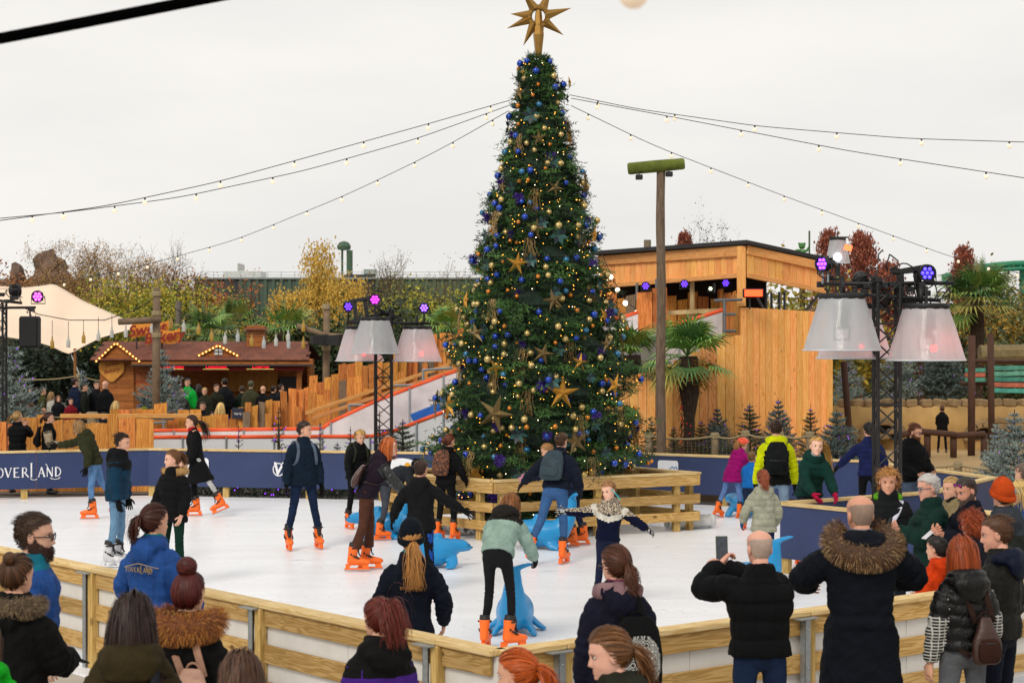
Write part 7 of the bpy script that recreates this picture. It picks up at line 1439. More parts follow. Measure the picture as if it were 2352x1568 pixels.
    if hat:
        t = hat['t']; HVl, HFl = HEADS[min(lod, 1)]
        if t in ('beanie', 'helmet', 'headband', 'cap'):
            zl = {'beanie': .0, 'helmet': .03, 'headband': .0, 'cap': .05}[t]
            reg = (lambda V: (V[:, 2] > np.interp(V[:, 1], [-.1, 0, .1], [zl - .045, zl - .02, zl + .03])) & ((V[:, 2] < np.interp(V[:, 1], [-.1, 0, .1], [zl + .03, zl + .045, zl + .075])) if t == 'headband' else True))
            v, f, _ = hair_cap(min(lod, 1), {'beanie': .026, 'helmet': .03, 'headband': .016, 'cap': .016}[t], reg, rs, .05); v = v.copy()
            if t == 'beanie': v[:, 2] += np.where(v[:, 2] > .08, (v[:, 2] - .08) * .55, 0); v += nz_rows(v) * (.0025 * np.sin(np.arctan2(v[:, 1], v[:, 0]) * 40))[:, None]
            hm = fabric(hat['c']) if t != 'helmet' else mat(hat['c'], .35, var=.1, coat=.3); ho = link({'beanie': 'beanie', 'helmet': 'helmet', 'headband': 'headband', 'cap': 'cap'}[t], pymesh('hat', to_p(v), f, [hm]), root)
            if t == 'beanie':
                tm = MB(); ring = np.array([[math.cos(a) * .101, -.004 + math.sin(a) * .124, np.interp(math.sin(a), [-1, 1], [zl - .03, zl + .045])] for a in np.linspace(0, 2 * math.pi, 25)]); v, f = loft(ring, [.026] * 25, [.011] * 25, (0, 0, 1), 8, 2.5, False); link('cuff', pymesh('cuff', to_p(v), f, [hm]), ho)
            if t == 'helmet':
                tm = MB()
                for a in np.linspace(-.9, .9, 5): tm.tube([tuple(np.array([math.sin(a) * .085, y, .06 + .075 * math.sqrt(max(0, 1 - (y / .13) ** 2)) * math.cos(a)])) for y in np.linspace(-.11, .11, 9)], .010, 6)
                link('ridge', pymesh('ridge', to_p(np.array(tm.v)), [list(x) if len(x) == 4 else list(x[:4]) for x in tm.f if len(x) == 4], [hm]), ho)
            if t == 'cap':
                tm = MB(); tm.prism([(math.cos(a) * .075, .08 + math.sin(a) * .085) for a in np.linspace(0, math.pi, 10)], .055, .063); vv = np.array(tm.v)[:, [0, 2, 1]]; link('peak', pymesh('peak', to_p(vv), [list(x) for x in tm.f if len(x) == 4], [hm]), ho)
    if glasses:
        tm = MB(); up = .075 if glasses.get('up') else 0; fy = .100 if not up else .075
        for sx in (-1, 1):
            ring = [(sx * .033 + math.cos(a) * .026, fy, .0 + up + math.sin(a) * .02) for a in np.linspace(0, 6.283, 13)]; tm.tube(ring, .0032 if not glasses.get('thin') else .002, 5); tm.tube([(sx * .058, fy, .005 + up), (sx * .082, 0, .0 + up)], .0028, 5)
        tm.tube([(-.008, fy, .004 + up), (.008, fy, .004 + up)], .003, 5); go = link('glasses', pymesh('glasses', to_p(np.array(tm.v)), [list(x) if len(x) == 4 else list(x[:4]) for x in tm.f if len(x) == 4], [mat(glasses['c'], .4, var=0)]), root)
        if up:
            for sx in (-1, 1):
                tm = MB(); tm.ball((sx * .033, fy + .001, up), .024, 8, sc=(1, .25, .8)); link('lens', pymesh('lens', to_p(np.array(tm.v)), [list(x) if len(x) == 4 else [*x, x[2]] for x in tm.f], [mat('#a01c8c', .12, .8, var=0)]), go)
    if neck:   # scarf or lining round the neck
        c0 = tl((0, -.0, .55)); cu = Tu @ np.array([0, 0, 1.]); v, f = loft([c0 + cu * z for z in (-.03, 0, .04, .06)], [.085, .083, .075, .066], [.085, .083, .077, .068], fu, 18); mbn = MB(); mbn.add(v, [fix(x) for x in f]); mbn.build('scarf', neck if not isinstance(neck, str) else fabric(neck), root, True)
    ctx = dict(root=root, tl=tl, Tm=Tm, Tu=Tu, pel=pel, hc=hc, Hm=Hm, wr=wr, al=al, pf=pf, k=k, lod=lod, rs=rs, wd=wd, jacket=jo, fu=fu, hs=hs)
    if extra: extra(ctx)
    return ctx
def nz_rows(a): return a / (np.linalg.norm(a, axis=1)[:, None] + 1e-9)
def fur(ctx, cols, up=.0, r=.062, L=.07, n=2200, w=.0042, half=2.3, rx=.15, ry=.125, back=.02, drop=.0, name='fur_trim'):
    "fur edging of a hood lying round the neck"
    rs, tl = ctx['rs'], ctx['tl']; a = rs.uniform(-half, half, n); t = rs.uniform(0, 6.283, n)
    c = np.array([tl((math.sin(q) * (rx + .02 * math.cos(q)), -back - math.cos(q) * ry, .53 + up - drop * math.cos(q))) for q in a]); o = np.array([ctx['Tu'] @ np.array([math.sin(q), -math.cos(q), 0]) for q in a]); uv = ctx['Tu'] @ np.array([0, 0, 1.])
    d = o * np.cos(t)[:, None] + uv * np.sin(t)[:, None]; rr = r * (.75 + .25 * np.cos(a / half * 1.4))
    p0 = c + d * (rr * .6)[:, None]; D = d + rs.randn(n, 3) * .3 + uv * -.15; ds = L * .8 / 4; pts = [p0]
    for i in range(4): D = D + np.array([0, 0, -.18]); pts.append(pts[-1] + nz_rows(D) * ds)
    v, q, mi = ribbons(np.stack(pts, 1), w, rs, .2, tl((0, 0, .5))); aa = np.linspace(-half, half, 17)
    vv, ff = loft([tl((math.sin(x) * (rx + .02 * math.cos(x)), -back - math.cos(x) * ry, .53 + up - drop * math.cos(x))) for x in aa], [r * (.75 + .25 * math.cos(x / half * 1.4)) * .85 for x in aa], [r * (.75 + .25 * math.cos(x / half * 1.4)) * .85 for x in aa], None, 10, 2)
    V = np.concatenate([v, vv]); Q = np.concatenate([q, np.array(ff) + len(v)]); mi = np.concatenate([rs.randint(0, len(cols), n).repeat(4), np.zeros(len(ff), int)])
    link(name, pymesh(name, V, Q, [mat(c_, .8, var=.1) for c_ in cols], mi), ctx['root'])
def backpack(ctx, label, c, c2=None, w=.15, h=.42, d=.13, z=.30, x=0, name='backpack', leather=False, mats=None, pocket=True, strap_c=None, group=None, taper=.8, hem=None):
    "rucksack worn on the back: body, front pocket, two straps, grab loop"
    tl, Tu, root, pf = ctx['tl'], ctx['Tu'], ctx['root'], ctx['pf']; e = thing(name, label, 'backpack', group=group); e.matrix_world = root.matrix_world
    e.location = root.location; e.rotation_euler = root.rotation_euler; e.scale = root.scale; yb = -.135 - pf
    zz = np.linspace(-h / 2, h / 2, 12); wr_ = [w * np.interp(q, [-h / 2, -h / 2 + .04, 0, h / 2 - .08, h / 2], [.8, 1, 1, taper + .1, taper * .75]) for q in zz]; dr = [d * np.interp(q, [-h / 2, -h / 2 + .05, 0, h / 2], [.7, 1, .95, .45]) / 2 for q in zz]
    C = [tl((x, yb - dr[i], z + q)) for i, q in enumerate(zz)]; V, Q = remesh([loft(C, wr_, dr, ctx['fu'], 20, 3.2)], .013, 2); V += vnormals(V, Q) * (.005 * vnoise(V, 24, 3) + .002 * vnoise(V, 70, 4))[:, None]
    m1 = mats or (mat(c, .45, var=.2, vs=10, bump=.3, bs=60) if leather else fabric(c)); m2 = fabric(c2 or c); b = link('pack_body', npmesh('pack_body', V, Q, [m1]), e)
    if pocket:
        zz = np.linspace(-.09, .09, 7); C = [tl((x, yb - d * .98, z - h * .2 + q)) for q in zz]; V, Q = remesh([loft(C, [w * s for s in (.6, .75, .8, .8, .78, .7, .5)], [.012, .028, .034, .034, .03, .022, .01], ctx['fu'], 16, 3)], .012, 2); link('pocket', npmesh('pocket', V, Q, [m1 if mats else m2]), e)
        zp = MB(); zp.tube([tuple(tl((x + q * w * .72, yb - d * 1.1 - .016 + abs(q) * .02, z - h * .2 + .055))) for q in np.linspace(-1, 1, 7)], .004, 5); zp.build('zip', mat('#22242a', .5), e)
    sm = fabric(strap_c or c2 or c)
    for s in (-1, 1):
        pts = [tl((x + s * .07, yb - .01, z + h / 2 - .05)), tl((s * .085, -.10 - pf, .50 + pf)), tl((s * .098, -.02, .525 + pf)), tl((s * .115, .085 + pf, .47)), tl((s * .13, .125 + pf, .36)), tl((s * .15, .11 + pf, .24)), tl((s * .185 * ctx['wd'], -.02, .14)), tl((x + s * .12, yb - .02, z - h / 2 + .05))]
        pth = smooth_path(pts, 20, 2); v, f = loft(pth, [.024] * 20, [.008] * 20, np.array([ctx['fu']] * 20), 8, 3); mb = MB(); mb.add(v, [fix(q) for q in f]); mb.build('strap', sm, e, True)
    mb = MB(); mb.tube([tuple(tl((x + .045 * math.cos(a), yb - .01, z + h / 2 - .02 + .05 * math.sin(a)))) for a in np.linspace(0, math.pi, 8)], .008, 6); mb.build('grab_loop', sm, e, True)
    return e
def phone(ctx, label, side=1, rot=(0, 0, 0), off=(0, .02, -.09), c='#0c0c10', screen=None, size=(.037, .075)):
    "a flat phone at a hand; off in the wearer's frame from the wrist"
    root = ctx['root']; wp = ctx['wr'][side][0]; e = thing('phone', label, 'phone'); w, h = size
    Mw = Matrix.Translation(root.location) @ rotz(root.rotation_euler.z) @ Matrix.Scale(ctx['k'], 4) @ Matrix.Translation(Vector(wp + np.array(off))) @ Euler([R(a) for a in rot]).to_matrix().to_4x4(); e.matrix_world = Mw
    MB().box((-w, -.005, -h), (w, .005, h), ch=.004).build('case', mat(c, .5, var=.05, spec=.2), e)
    MB().box((-w * .9, -.0062, -h * .93), (w * .9, -.0052, h * .93)).build('screen', screen or mat('#14171c', .6, var=.3, vs=30, spec=.1), e)
    return e
# ---------------------------------------------------------------- the people in the photo
def G_(u, d): return (XD(u, d), d)
GLD = '#9a7440'
def leopard(c1, c2, sc=60):
    key = 'leo' + c1 + c2
    if key in MC: return MC[key]
    m, n, l, b = _nt('leopard_print'); MC[key] = m; t = n.new('ShaderNodeTexCoord'); v = n.new('ShaderNodeTexVoronoi'); v.inputs['Scale'].default_value = sc; l.new(t.outputs['Object'], v.inputs[0]); r = n.new('ShaderNodeValToRGB'); e = r.color_ramp.elements; e[0].color = (*srgb(c1), 1); e[1].color = (*srgb(c1), 1); e[0].position = .0; e[1].position = .9
    for p_, c in ((.22, c1), (.26, c2), (.5, c2), (.56, c1)): x = e.new(p_); x.color = (*srgb(c), 1)
    l.new(v.outputs['Distance'], r.inputs[0]); l.new(r.outputs[0], b.inputs['Base Color']); b.inputs['Roughness'].default_value = .9; return m
def checker(c1, c2, sc):
    key = 'chk' + c1 + c2
    if key in MC: return MC[key]
    m, n, l, b = _nt('woven_check'); MC[key] = m; t = n.new('ShaderNodeTexCoord'); v = n.new('ShaderNodeTexBrick'); v.inputs['Scale'].default_value = sc; v.inputs['Color1'].default_value = (*srgb(c1), 1); v.inputs['Color2'].default_value = (*srgb(c1), 1); v.inputs['Mortar'].default_value = (*srgb(c2), 1); v.inputs['Mortar Size'].default_value = .05; v.offset = 0; mp = n.new('ShaderNodeMapping'); mp.inputs['Rotation'].default_value = (R(90), 0, 0); l.new(t.outputs['Object'], mp.inputs[0]); l.new(mp.outputs[0], v.inputs[0]); l.new(v.outputs[0], b.inputs['Base Color']); b.inputs['Roughness'].default_value = .9; return m
def floral(sc=26):
    m, n, l, b = _nt('floral_print'); t = n.new('ShaderNodeTexCoord'); v = n.new('ShaderNodeTexVoronoi'); v.inputs['Scale'].default_value = sc; v.inputs['Randomness'].default_value = .1; l.new(t.outputs['Object'], v.inputs[0]); ml = n.new('ShaderNodeMath'); ml.operation = 'MULTIPLY'; ml.inputs[1].default_value = 30; l.new(v.outputs['Distance'], ml.inputs[0]); s = n.new('ShaderNodeMath'); s.operation = 'SINE'; l.new(ml.outputs[0], s.inputs[0]); r = n.new('ShaderNodeValToRGB'); r.color_ramp.elements[0].position = .35; r.color_ramp.elements[1].position = .5; r.color_ramp.elements[0].color = (.012, .012, .012, 1); r.color_ramp.elements[1].color = (.6, .6, .56, 1); l.new(s.outputs[0], r.inputs[0]); l.new(r.outputs[0], b.inputs['Base Color']); b.inputs['Roughness'].default_value = .85; return m
def back_y(c, z, x=0):
    me = c['jacket'].data; V = np.empty(len(me.vertices) * 3, np.float32); me.vertices.foreach_get('co', V); L = (V.reshape(-1, 3) - c['pel']) @ c['Tm']; k = (np.abs(L[:, 2] - z) < .03) & (np.abs(L[:, 0] - x) < .06); return float(L[k, 1].min()) - .004
def back_text(word, width, z, colr, piping=None):
    def f(c):
        h = width / (len(word) * .84); y = back_y(c, z); M_ = Matrix(c['Tm'].tolist()).to_4x4(); o = glyphs(word, h, mat(colr, .6, .3, var=.05), c['jacket'], (0, 0, 0), (0, 0, 0), w=.72, gap=.12, ext=.002); o.matrix_local = Matrix.Translation(Vector(c['pel'])) @ M_ @ Matrix.Translation((0, y - .010, z))
        if piping:
            pts = [c['pel'] + c['Tm'] @ np.array([x, back_y(c, piping - abs(x) * .25, x) - .0, piping - abs(x) * .25]) for x in np.linspace(-.15, .15, 9)]; MB().tube([tuple(p) for p in smooth_path(pts, 20, 2)], .0035, 5).build('piping', mat(colr, .6), c['jacket'], True)
    return f
def both(*fs):
    def f(c):
        for g in fs: g(c)
    return f
bp_ = lambda *a, **k: (lambda c: backpack(c, *a, **k))
fur_ = lambda *a, **k: (lambda c: fur(c, *a, **k))
ph_ = lambda *a, **k: (lambda c: phone(c, *a, **k))
FURT = ['#5a3a20', '#a8763c', '#c89a5c', '#7a5028']
SK = dict(feet='orange')
# ---- skaters
person('skater in olive puffer jacket and light jeans leaning forward, arm stretched left', G_(217, 33.0), 97, 1.66, 1, dict(col='#34361f', mode='quilt', q=.11, puff=.035, hood=.06, hem=-.06), dict(col='#5f86b4'), hair=dict(s='bob', c='#8a6a42', L=.17), lean=20, hunch=8, head=(0, 22), arms=((.12, -.04, -.5), (.06, .52, -.12)), hands=('relax', 'open'), glove='#0e0e10', stance=((6, 5, 6), (-16, 4, 22)), fem=True, **SK)
person('boy in blue puffer with black yoke standing in white and black skates', G_(268, 26.0), -97, 1.73, 1, dict(col='#123a54', mode='quilt', q=.15, puff=.035, hood=.06, hem=-.12, zones=[('#101216', lambda c, t, x, y, z: (z > .33) & ((c == 0) | (t < .1)))]), dict(col='#6a8fae', r=.95), feet='hockey', hair=dict(s='quiff', c='#2a1b12', L=.06), lean=6, head=(0, 8), arms=((.06, .05, -.54), (.07, .06, -.54)), glove='#0e0e10', stance=((5, 2, 10), (1, 3, 8)))
person('girl in black puffer with tan fur hood and ponytail looking left', G_(398, 23.9), 152, 1.62, 0, dict(col='#0f0f11', mode='quilt', q=.11, puff=.035, hem=-.16), dict(col='#0f3428'), hair=dict(s='pony', c='#6a4526', L=.22, tie=(.2, -.9, .5)), head=(-38, 3), arms=('relaxed', 'relaxed'), fem=True, extra=fur_(['#b08a54', '#c8a468', '#8a6236'], n=1500, L=.055, r=.06, rx=.14, ry=.12, w=.007), feet='orange', skin_c='#e0ac92')
person('woman in long black coat with ponytail gliding on one leg', G_(452, 33.3), 97, 1.68, 1, dict(col='#121214', hem=-.40, puff=.015, collar=True), dict(col='#141416', zones=[('#b8b8b8', lambda t, dx, y: (dx > .035) & (np.abs(y) < 9))]), hair=dict(s='pony', c='#38241a', L=.42, tie=(0, -1, -.1)), lean=8, head=(8, 4), arms=((.05, .12, -.5), (.02, .2, -.48)), glove=None, stance=((-30, 4, -4), (8, 2, 10)), fem=True, neck='#b01420', **SK)
navy_m = person('tall man in navy jacket and jeans with grey rucksack, looking right', G_(697, 28.1), 208, 1.80, 0, dict(col='#0f2234', hem=-.1, puff=.02, mode='wrinkle'), dict(col='#182a48', r=1.0), hair=dict(s='short', c='#2c1d14', L=.035), head=(52, 2), arms=((.10, .05, -.54), (.12, .05, -.54)), glove='#0c0c0d', stance=((0, 10, 2), (0, 9, 2)), foot_yaw=(-6, 12), wide=1.0, extra=bp_('grey rucksack worn by the tall navy jacket skater', '#4a5566', w=.16, h=.46, strap_c='#5a6678'), **SK)
person('blonde girl in black coat with green rucksack looking down', G_(818, 31.2), -150, 1.56, 1, dict(col='#0f1012', mode='quilt', q=.1, puff=.03, hem=-.12), dict(col='#121318'), hair=dict(s='pony', c='#b08a50', L=.2, tie=(0, -1, .2)), lean=16, head=(-5, 20), arms=('belly', 'relaxed'), glove='#101010', stance=((8, 3, 12), (4, 4, 8)), fem=True, extra=bp_('olive green rucksack worn by the blonde girl', '#34382a', w=.16, h=.42), **SK)
def sling(c):
    e = thing('shoulder_bag', 'brown leather bag slung on the ginger woman', 'bag'); e.location = c['root'].location; e.rotation_euler = c['root'].rotation_euler; e.scale = c['root'].scale; tl = c['tl']; zz = np.linspace(-.15, .15, 9)
    V, Q = remesh([loft([tl((.10, -.19 - .02 * math.cos(q * 9), .16 + q)) for q in zz], [.13, .145, .15, .15, .145, .14, .13, .12, .1], [.03, .05, .055, .055, .05, .045, .04, .03, .02], c['fu'], 16, 3)], .014, 2); link('bag_body', npmesh('bag_body', V, Q, [mat('#3a1c18', .35, var=.2, vs=8, bump=.3, bs=40, coat=.2)]), e)
    pts = [tl((.12, -.18, .3)), tl((.0, -.155, .42)), tl((-.07, -.06, .52)), tl((-.09, .06, .48)), tl((.0, .15, .3)), tl((.16, .08, .16)), tl((.2, -.1, .14))]; v, f = loft(smooth_path(pts, 18, 1), [.014] * 18, [.005] * 18, None, 6); mb = MB(); mb.add(v, [fix(q) for q in f]); mb.build('strap', mat('#2c1614', .5), e, True)
person('ginger woman in plum jacket and brown flared trousers bending forward', G_(842, 25.6), -88, 1.76, 0, dict(col='#261b28', hem=-.06, puff=.02, hood=.05, zones=[(mat('#17191b', .38, var=.2, vs=12, bump=.4, bs=30), lambda c, t, x, y, z: (c > 0) & (t > .05))]), dict(col='#5c382a', flare=.03), hair=dict(s='bob', c='#a5521f', L=.24), lean=26, hunch=6, head=(-4, 4), arms=((.0, .32, -.42), (.02, .36, -.40)), hands=('relax', 'grip'), glove='#131315', stance=((6, 2, 10), (-6, 3, 8)), fem=True, glasses=dict(c='#caa060', thin=1), extra=sling, skin_c='#e6b39c', **SK)
person('dark haired child in grey bending down over the blue seal', G_(884, 29.5), -62, 1.5, 1, dict(col='#2b2e35', hem=-.04, puff=.02), dict(col='#4a4e58'), hair=dict(s='short', c='#17100d', L=.06), lean=62, hunch=14, head=(0, 50), arms=((.05, .1, -.5), (.05, .15, -.48)), glove='#101012', stance=((8, 4, 14), (-6, 5, 8)), hs=1.1, **SK)
person('boy in black jacket with blue striped trousers seen from behind', G_(966, 23.3), -18, 1.53, 0, dict(col='#141416', hem=-.14, puff=.025, hood=.06), dict(col='#111216', r=1.1, zones=[('#1a4fa8', lambda t, dx, y: (dx > .03) & ((np.mod(dx * 60 + y * 40, 1) < .55)))]), hair=dict(s='short', c='#35231a', L=.03), arms=((.26, .02, -.45), (.42, .12, -.3)), hands=('relax', 'open'), glove='#111113', head=(-10, 5), hs=1.08, skin_c='#c98f74', **SK)
person('woman in black with leopard print rucksack by the tree fence', G_(1024, 29.4), -28, 1.55, 0, dict(col='#101012', mode='quilt', q=.1, puff=.025, hem=-.06), dict(col='#101013'), hair=dict(s='bun', c='#5c2e1a', L=.05, tie=(0, -1, -.1)), lean=10, head=(-15, 8), arms=((.08, .2, -.46), (.1, .2, -.44)), glove='#101012', stance=((4, 4, 8), (2, 6, 6)), fem=True, extra=bp_('leopard print rucksack on the woman by the tree fence', '#6a4030', mats=leopard('#7a4a32', '#1c1210', 34), strap_c='#16120f', w=.16, h=.44), **SK)
person('man in navy puffer with grey rucksack skating past the tree fence', G_(1276, 26.3), -24, 1.74, 0, dict(col='#151c2e', mode='quilt', q=.12, puff=.03, hem=-.02, collar=True), dict(col='#3a5f90'), hair=dict(s='short', c='#4a3322', L=.05), lean=18, head=(-8, 6), arms=((.40, .06, -.34), (.08, .18, -.46)), hands=('open', 'relax'), glove='#16181c', stance=((-16, 10, 8), (10, 0, 10)), extra=bp_('slate grey rucksack on the skating man in navy', '#3f4f58', w=.165, h=.42, strap_c='#20282e'), **SK)
person('stooping skater in navy half hidden behind the rucksack man', G_(1318, 28.6), 82, 1.6, 1, dict(col='#1a2038', hem=-.06, puff=.02), dict(col='#1e2a48'), hair=dict(s='short', c='#8a6238', L=.05), lean=42, head=(0, 25), arms=('fwd', 'fwd'), glove='#d090a8', stance=((10, 4, 16), (-4, 4, 8)), **SK)
fleece = [(leopard('#b8a890', '#1e1c22', 42), lambda c, t, x, y, z: (z > .36) | ((c > 0) & (t < .04))), ('#d8d2c4', lambda c, t, x, y, z: ((c == 0) & (z > .245 + .28 * np.abs(x)) & (z < .335 + .28 * np.abs(x)) & (z < .36 + .2 * np.abs(x))) | ((c > 0) & (t > .04) & (t < .12)))]
def braid(c):
    pts = [c['hc'] + c['Hm'] @ np.array(q) for q in ((-.05, .06, .1), (-.08, .03, .03), (-.13, .0, -.06), (-.17, -.02, -.15))]; MB().tube([tuple(p) for p in smooth_path(pts, 12, 1)], .008, 6).build('hair_ribbon', mat('#2ab0b8', .6), c['root'], True)
person('girl in navy fleece with white chevron spreading both arms', G_(1396, 22.1), 172, 1.36, 0, dict(col='#0c1230', hem=-.03, puff=.03, zones=fleece, hood=.05, rough=.95), dict(col='#1c2440'), hair=dict(s='pony', c='#8a5f38', L=.3, tie=(.6, -.6, .2)), head=(-32, 10, 6), arms=((.42, .14, -.28), (.5, .12, -.06)), hands=('relax', 'open'), glove=('#141416', '#b8b8b8'), roll=-4, hs=1.14, fem=True, extra=braid, skin_c='#e6b49c', **SK)
person('girl in mint green puffer and dark jeans bent over a blue seal', G_(1142, 19.1), -16, 1.62, 0, dict(col='#8fa89c', mode='quilt', q=.14, puff=.03, hood=.06, hood_col='#231f1c', hem=-.0, zones=[('#231f1c', lambda c, t, x, y, z: (z > .38) & (c == 0))]), dict(col='#1b1b1e', r=.88), hair=dict(s='long', c='#7a4a22', L=.3), lean=36, hunch=14, head=(-20, 32), arms=((.05, .32, -.4), (.12, .26, -.42)), hands=('grip', 'grip'), glove='#0e0e10', stance=((12, 3, 26), (14, 5, 28)), foot_yaw=(4, 40), fem=True, **SK)
person('child in magenta coat and orange helmet pushing a blue seal', G_(1682, 33.1), -52, 1.34, 1, dict(col='#98086a', mode='quilt', q=.12, hem=-.22, puff=.03, hood=.05), dict(col='#6484bc'), hair=dict(s='pony', c='#9a6a3a', L=.2), hat=dict(t='helmet', c='#e8481a'), lean=30, head=(0, 15), arms=('fwd', 'fwd'), glove='#601050', stance=((-14, 8, 4), (10, 6, 8)), hs=1.12, **SK)
person('small child in bright blue jacket beside the yellow jacket man', G_(1722, 31.0), -20, 1.2, 2, dict(col='#1668b8', hem=-.04, puff=.03), dict(col='#22304a'), hair=dict(s='short', c='#6a4a2a', L=.04), lean=20, arms=('fwd', 'out_low'), hs=1.15, **SK)
yz = [('#c9d400', lambda c, t, x, y, z: ((c > 0) & (t > .02)) | ((c == 0) & (z > .40)))]
person('man in black and neon yellow jacket with black rucksack', G_(1783, 27.7), -4, 1.83, 0, dict(col='#101210', hem=-.08, puff=.02, hood=.06, hood_col='#c9d400', zones=yz), dict(col='#8098b0'), hair=dict(s='short', c='#35241a', L=.05), arms=((.12, .08, -.52), (.1, .1, -.52)), glove='#101010', head=(-8, 4), extra=bp_('black rucksack on the man in neon yellow sleeves', '#15181a', '#0f1214', w=.155, h=.44, strap_c='#20302e'), **SK)
person('child in beige puffer with auburn ponytail seen from behind', G_(1754, 23.8), 4, 1.37, 0, dict(col='#a3a38e', mode='quilt', q=.1, puff=.035, hood=.065, hem=-.14), dict(col='#1a2a4c'), hair=dict(s='pony', c='#7a3a1c', L=.24, tie=(0, -1, .3), band='#e05a20'), arms=((.16, .14, -.44), (.07, .12, -.48)), glove='#1c5f88', hs=1.12, fem=True, lean=6, **SK)
person('smiling blonde girl in green puffer leaning on the boarding', G_(1858, 26.15), -168, 1.72, 0, dict(col='#0d3a32', mode='quilt', q=.12, puff=.03, hood=.06, hem=-.08), dict(col='#222a38'), hair=dict(s='pony', c='#b8904e', L=.42, tie=(-.7, -.5, .25)), lean=26, head=(-8, -2, -6), arms=((.02, .36, -.40), (-.02, .34, -.40)), glove='#c01848', fem=True, hs=1.06, skin_c='#e8b8a0', neck='#8a96a0', **SK)
person('dark haired skater in royal navy puffer behind the truss', G_(1996, 30.2), -12, 1.68, 1, dict(col='#1c2658', mode='quilt', q=.09, puff=.025, hem=-.06), dict(col='#101014'), hair=dict(s='pony', c='#17110f', L=.3, tie=(0, -1, .2)), head=(30, 5), arms=((.36, .16, -.36), (.1, .2, -.46)), glove='#0e0e10', fem=True, lean=8, **SK)
person('bearded man in black jacket and glasses standing by the truss', G_(2098, 28.6), 212, 1.74, 1, dict(col='#101012', hem=-.06, puff=.025, hood=.055), dict(col='#5a6a80'), hair=dict(s='quiff', c='#5a3018', L=.05), beard='#5a3418', glasses=dict(c='#222226'), head=(22, 14), arms=((.0, .26, -.36), (-.02, .24, -.38)), extra=ph_('dark phone held by the man in black at the truss', 1, (40, 0, 0), (0, .05, -.06)), feet='orange')
# ---- spectators on the right
def strap(c):
    pts = [c['tl'](q) for q in ((-.13, .02, .5), (-.1, .13, .42), (-.0, .185, .25), (.1, .19, .08), (.16, .15, -.02))]; v, f = loft(smooth_path(pts, 14, 1), [.026] * 14, [.006] * 14, None, 6, 3); mb = MB(); mb.add(v, [fix(q) for q in f]); mb.build('bag_strap', mat('#c8c8d8', .7), c['root'], True)
person('curly blond man in dark quilted jacket with pale bag strap', G_(2040, 19.7), 174, 1.78, 0, dict(col='#16191b', mode='quilt', q=.1, puff=.03, hood=.05, hood_col='#5a9a18', hem=-.08), dict(col='#20242e'), hair=dict(s='curly', c='#a5743c', L=.065), head=(-4, 6), arms=((-.12, .22, -.33), (-.12, .24, -.33)), hands=('grip', 'grip'), skin_c='#d49a7e', hs=1.06, extra=both(strap, ph_('dark phone in the hands of the curly blond man', 1, (50, 0, 0), (-.04, .06, -.02))))
person('grey haired man in green puffer and blue glasses holding a phone', G_(2138, 18.9), 100, 1.78, 0, dict(col='#10322a', mode='quilt', q=.1, puff=.035, hem=-.08), dict(col='#1a2236'), hair=dict(s='short', c='#a8a4a0', L=.035), glasses=dict(c='#1c4a68'), head=(0, 10), arms=('phone', 'phone'), hands=('grip', 'grip'), skin_c='#d79f88', hs=1.06, extra=ph_('dark phone held up by the grey haired man', 0, (20, 0, 0), (.06, .09, .05)))
person('fair haired woman in beige coat between two watching men', G_(2186, 19.9), 120, 1.68, 1, dict(col='#8a7a58', hem=-.3, puff=.02), hair=dict(s='bun', c='#b08c58', L=.045, tie=(0, -1, .0)), fem=True, neck='#111111', arms=('belly', 'belly'))
person('bearded man with purple sunglasses pushed up, navy jacket, holding phone', G_(2228, 18.6), 112, 1.78, 0, dict(col='#0e1320', puff=.03, mode='quilt', q=.13, hem=-.06), hair=dict(s='short', c='#2c221c', L=.02, th=.006), beard='#5a4a42', glasses=dict(c='#22222a', up=1), head=(0, 20), arms=('phone', 'phone'), hands=('grip', 'grip'), skin_c='#c98f76', hs=1.06, extra=ph_('white phone held by the bearded man in navy', 0, (55, 0, 0), (.08, .1, .0), c='#c8c8cc'))
person('person in orange beanie and grey jacket seen from behind', G_(2304, 18.3), 24, 1.74, 0, dict(col='#2c302c', puff=.03, hood=.06, hem=-.1, zones=[('#3a4048', lambda c, t, x, y, z: z > .33)]), hair=dict(s='short', c='#4a3a2a', L=.03), hat=dict(t='beanie', c='#b84412'), arms=('belly', 'belly'), hs=1.05)
person('blonde woman with pale headband at the right edge', G_(2348, 19.5), 95, 1.68, 1, dict(col='#2c4a78', puff=.02), hair=dict(s='long', c='#b89a5c', L=.28), hat=dict(t='headband', c='#9aa8b0'), fem=True, head=(0, 15))
person('brown and grey haired person at the far right edge', G_(2352, 21.0), 40, 1.76, 2, dict(col='#2a2422', puff=.02), hair=dict(s='short', c='#5a4a3e', L=.06))
person('red curly haired person behind the auburn bob woman', G_(2232, 16.9), 30, 1.60, 0, dict(col='#1a1c28', puff=.03), hair=dict(s='curly', c='#8a3a16', L=.09), fem=True, show_legs=False, arms=('belly', 'belly'))
person('dark haired child in bright orange hooded coat at the fence', G_(2153, 17.0), 42, 1.34, 0, dict(col='#c83a08', puff=.03, hood=.07, hem=-.2), dict(col='#20242c'), hair=dict(s='short', c='#17110f', L=.05), hs=1.14, arms=('belly', 'belly'), head=(10, 4))
person('man with swept brown quiff in dark leather jacket and navy hood', G_(2296, 13.9), 52, 1.77, 0, dict(col='#191a16', puff=.02, hem=-.04, hood=.06, hood_col='#0e1830', rough=.6), dict(col='#141a2a'), hair=dict(s='quiff', c='#4a2e1a', L=.055, th=.008), head=(22, 10), arms=((.06, .06, -.54), (.06, .1, -.5)), hs=1.05, z0=.06, skin_c='#e0a48c')
tw = [(checker('#0c0c0e', '#b0b0aa', 11), lambda c, t, x, y, z: (c > 0) & (t > .2)), ]
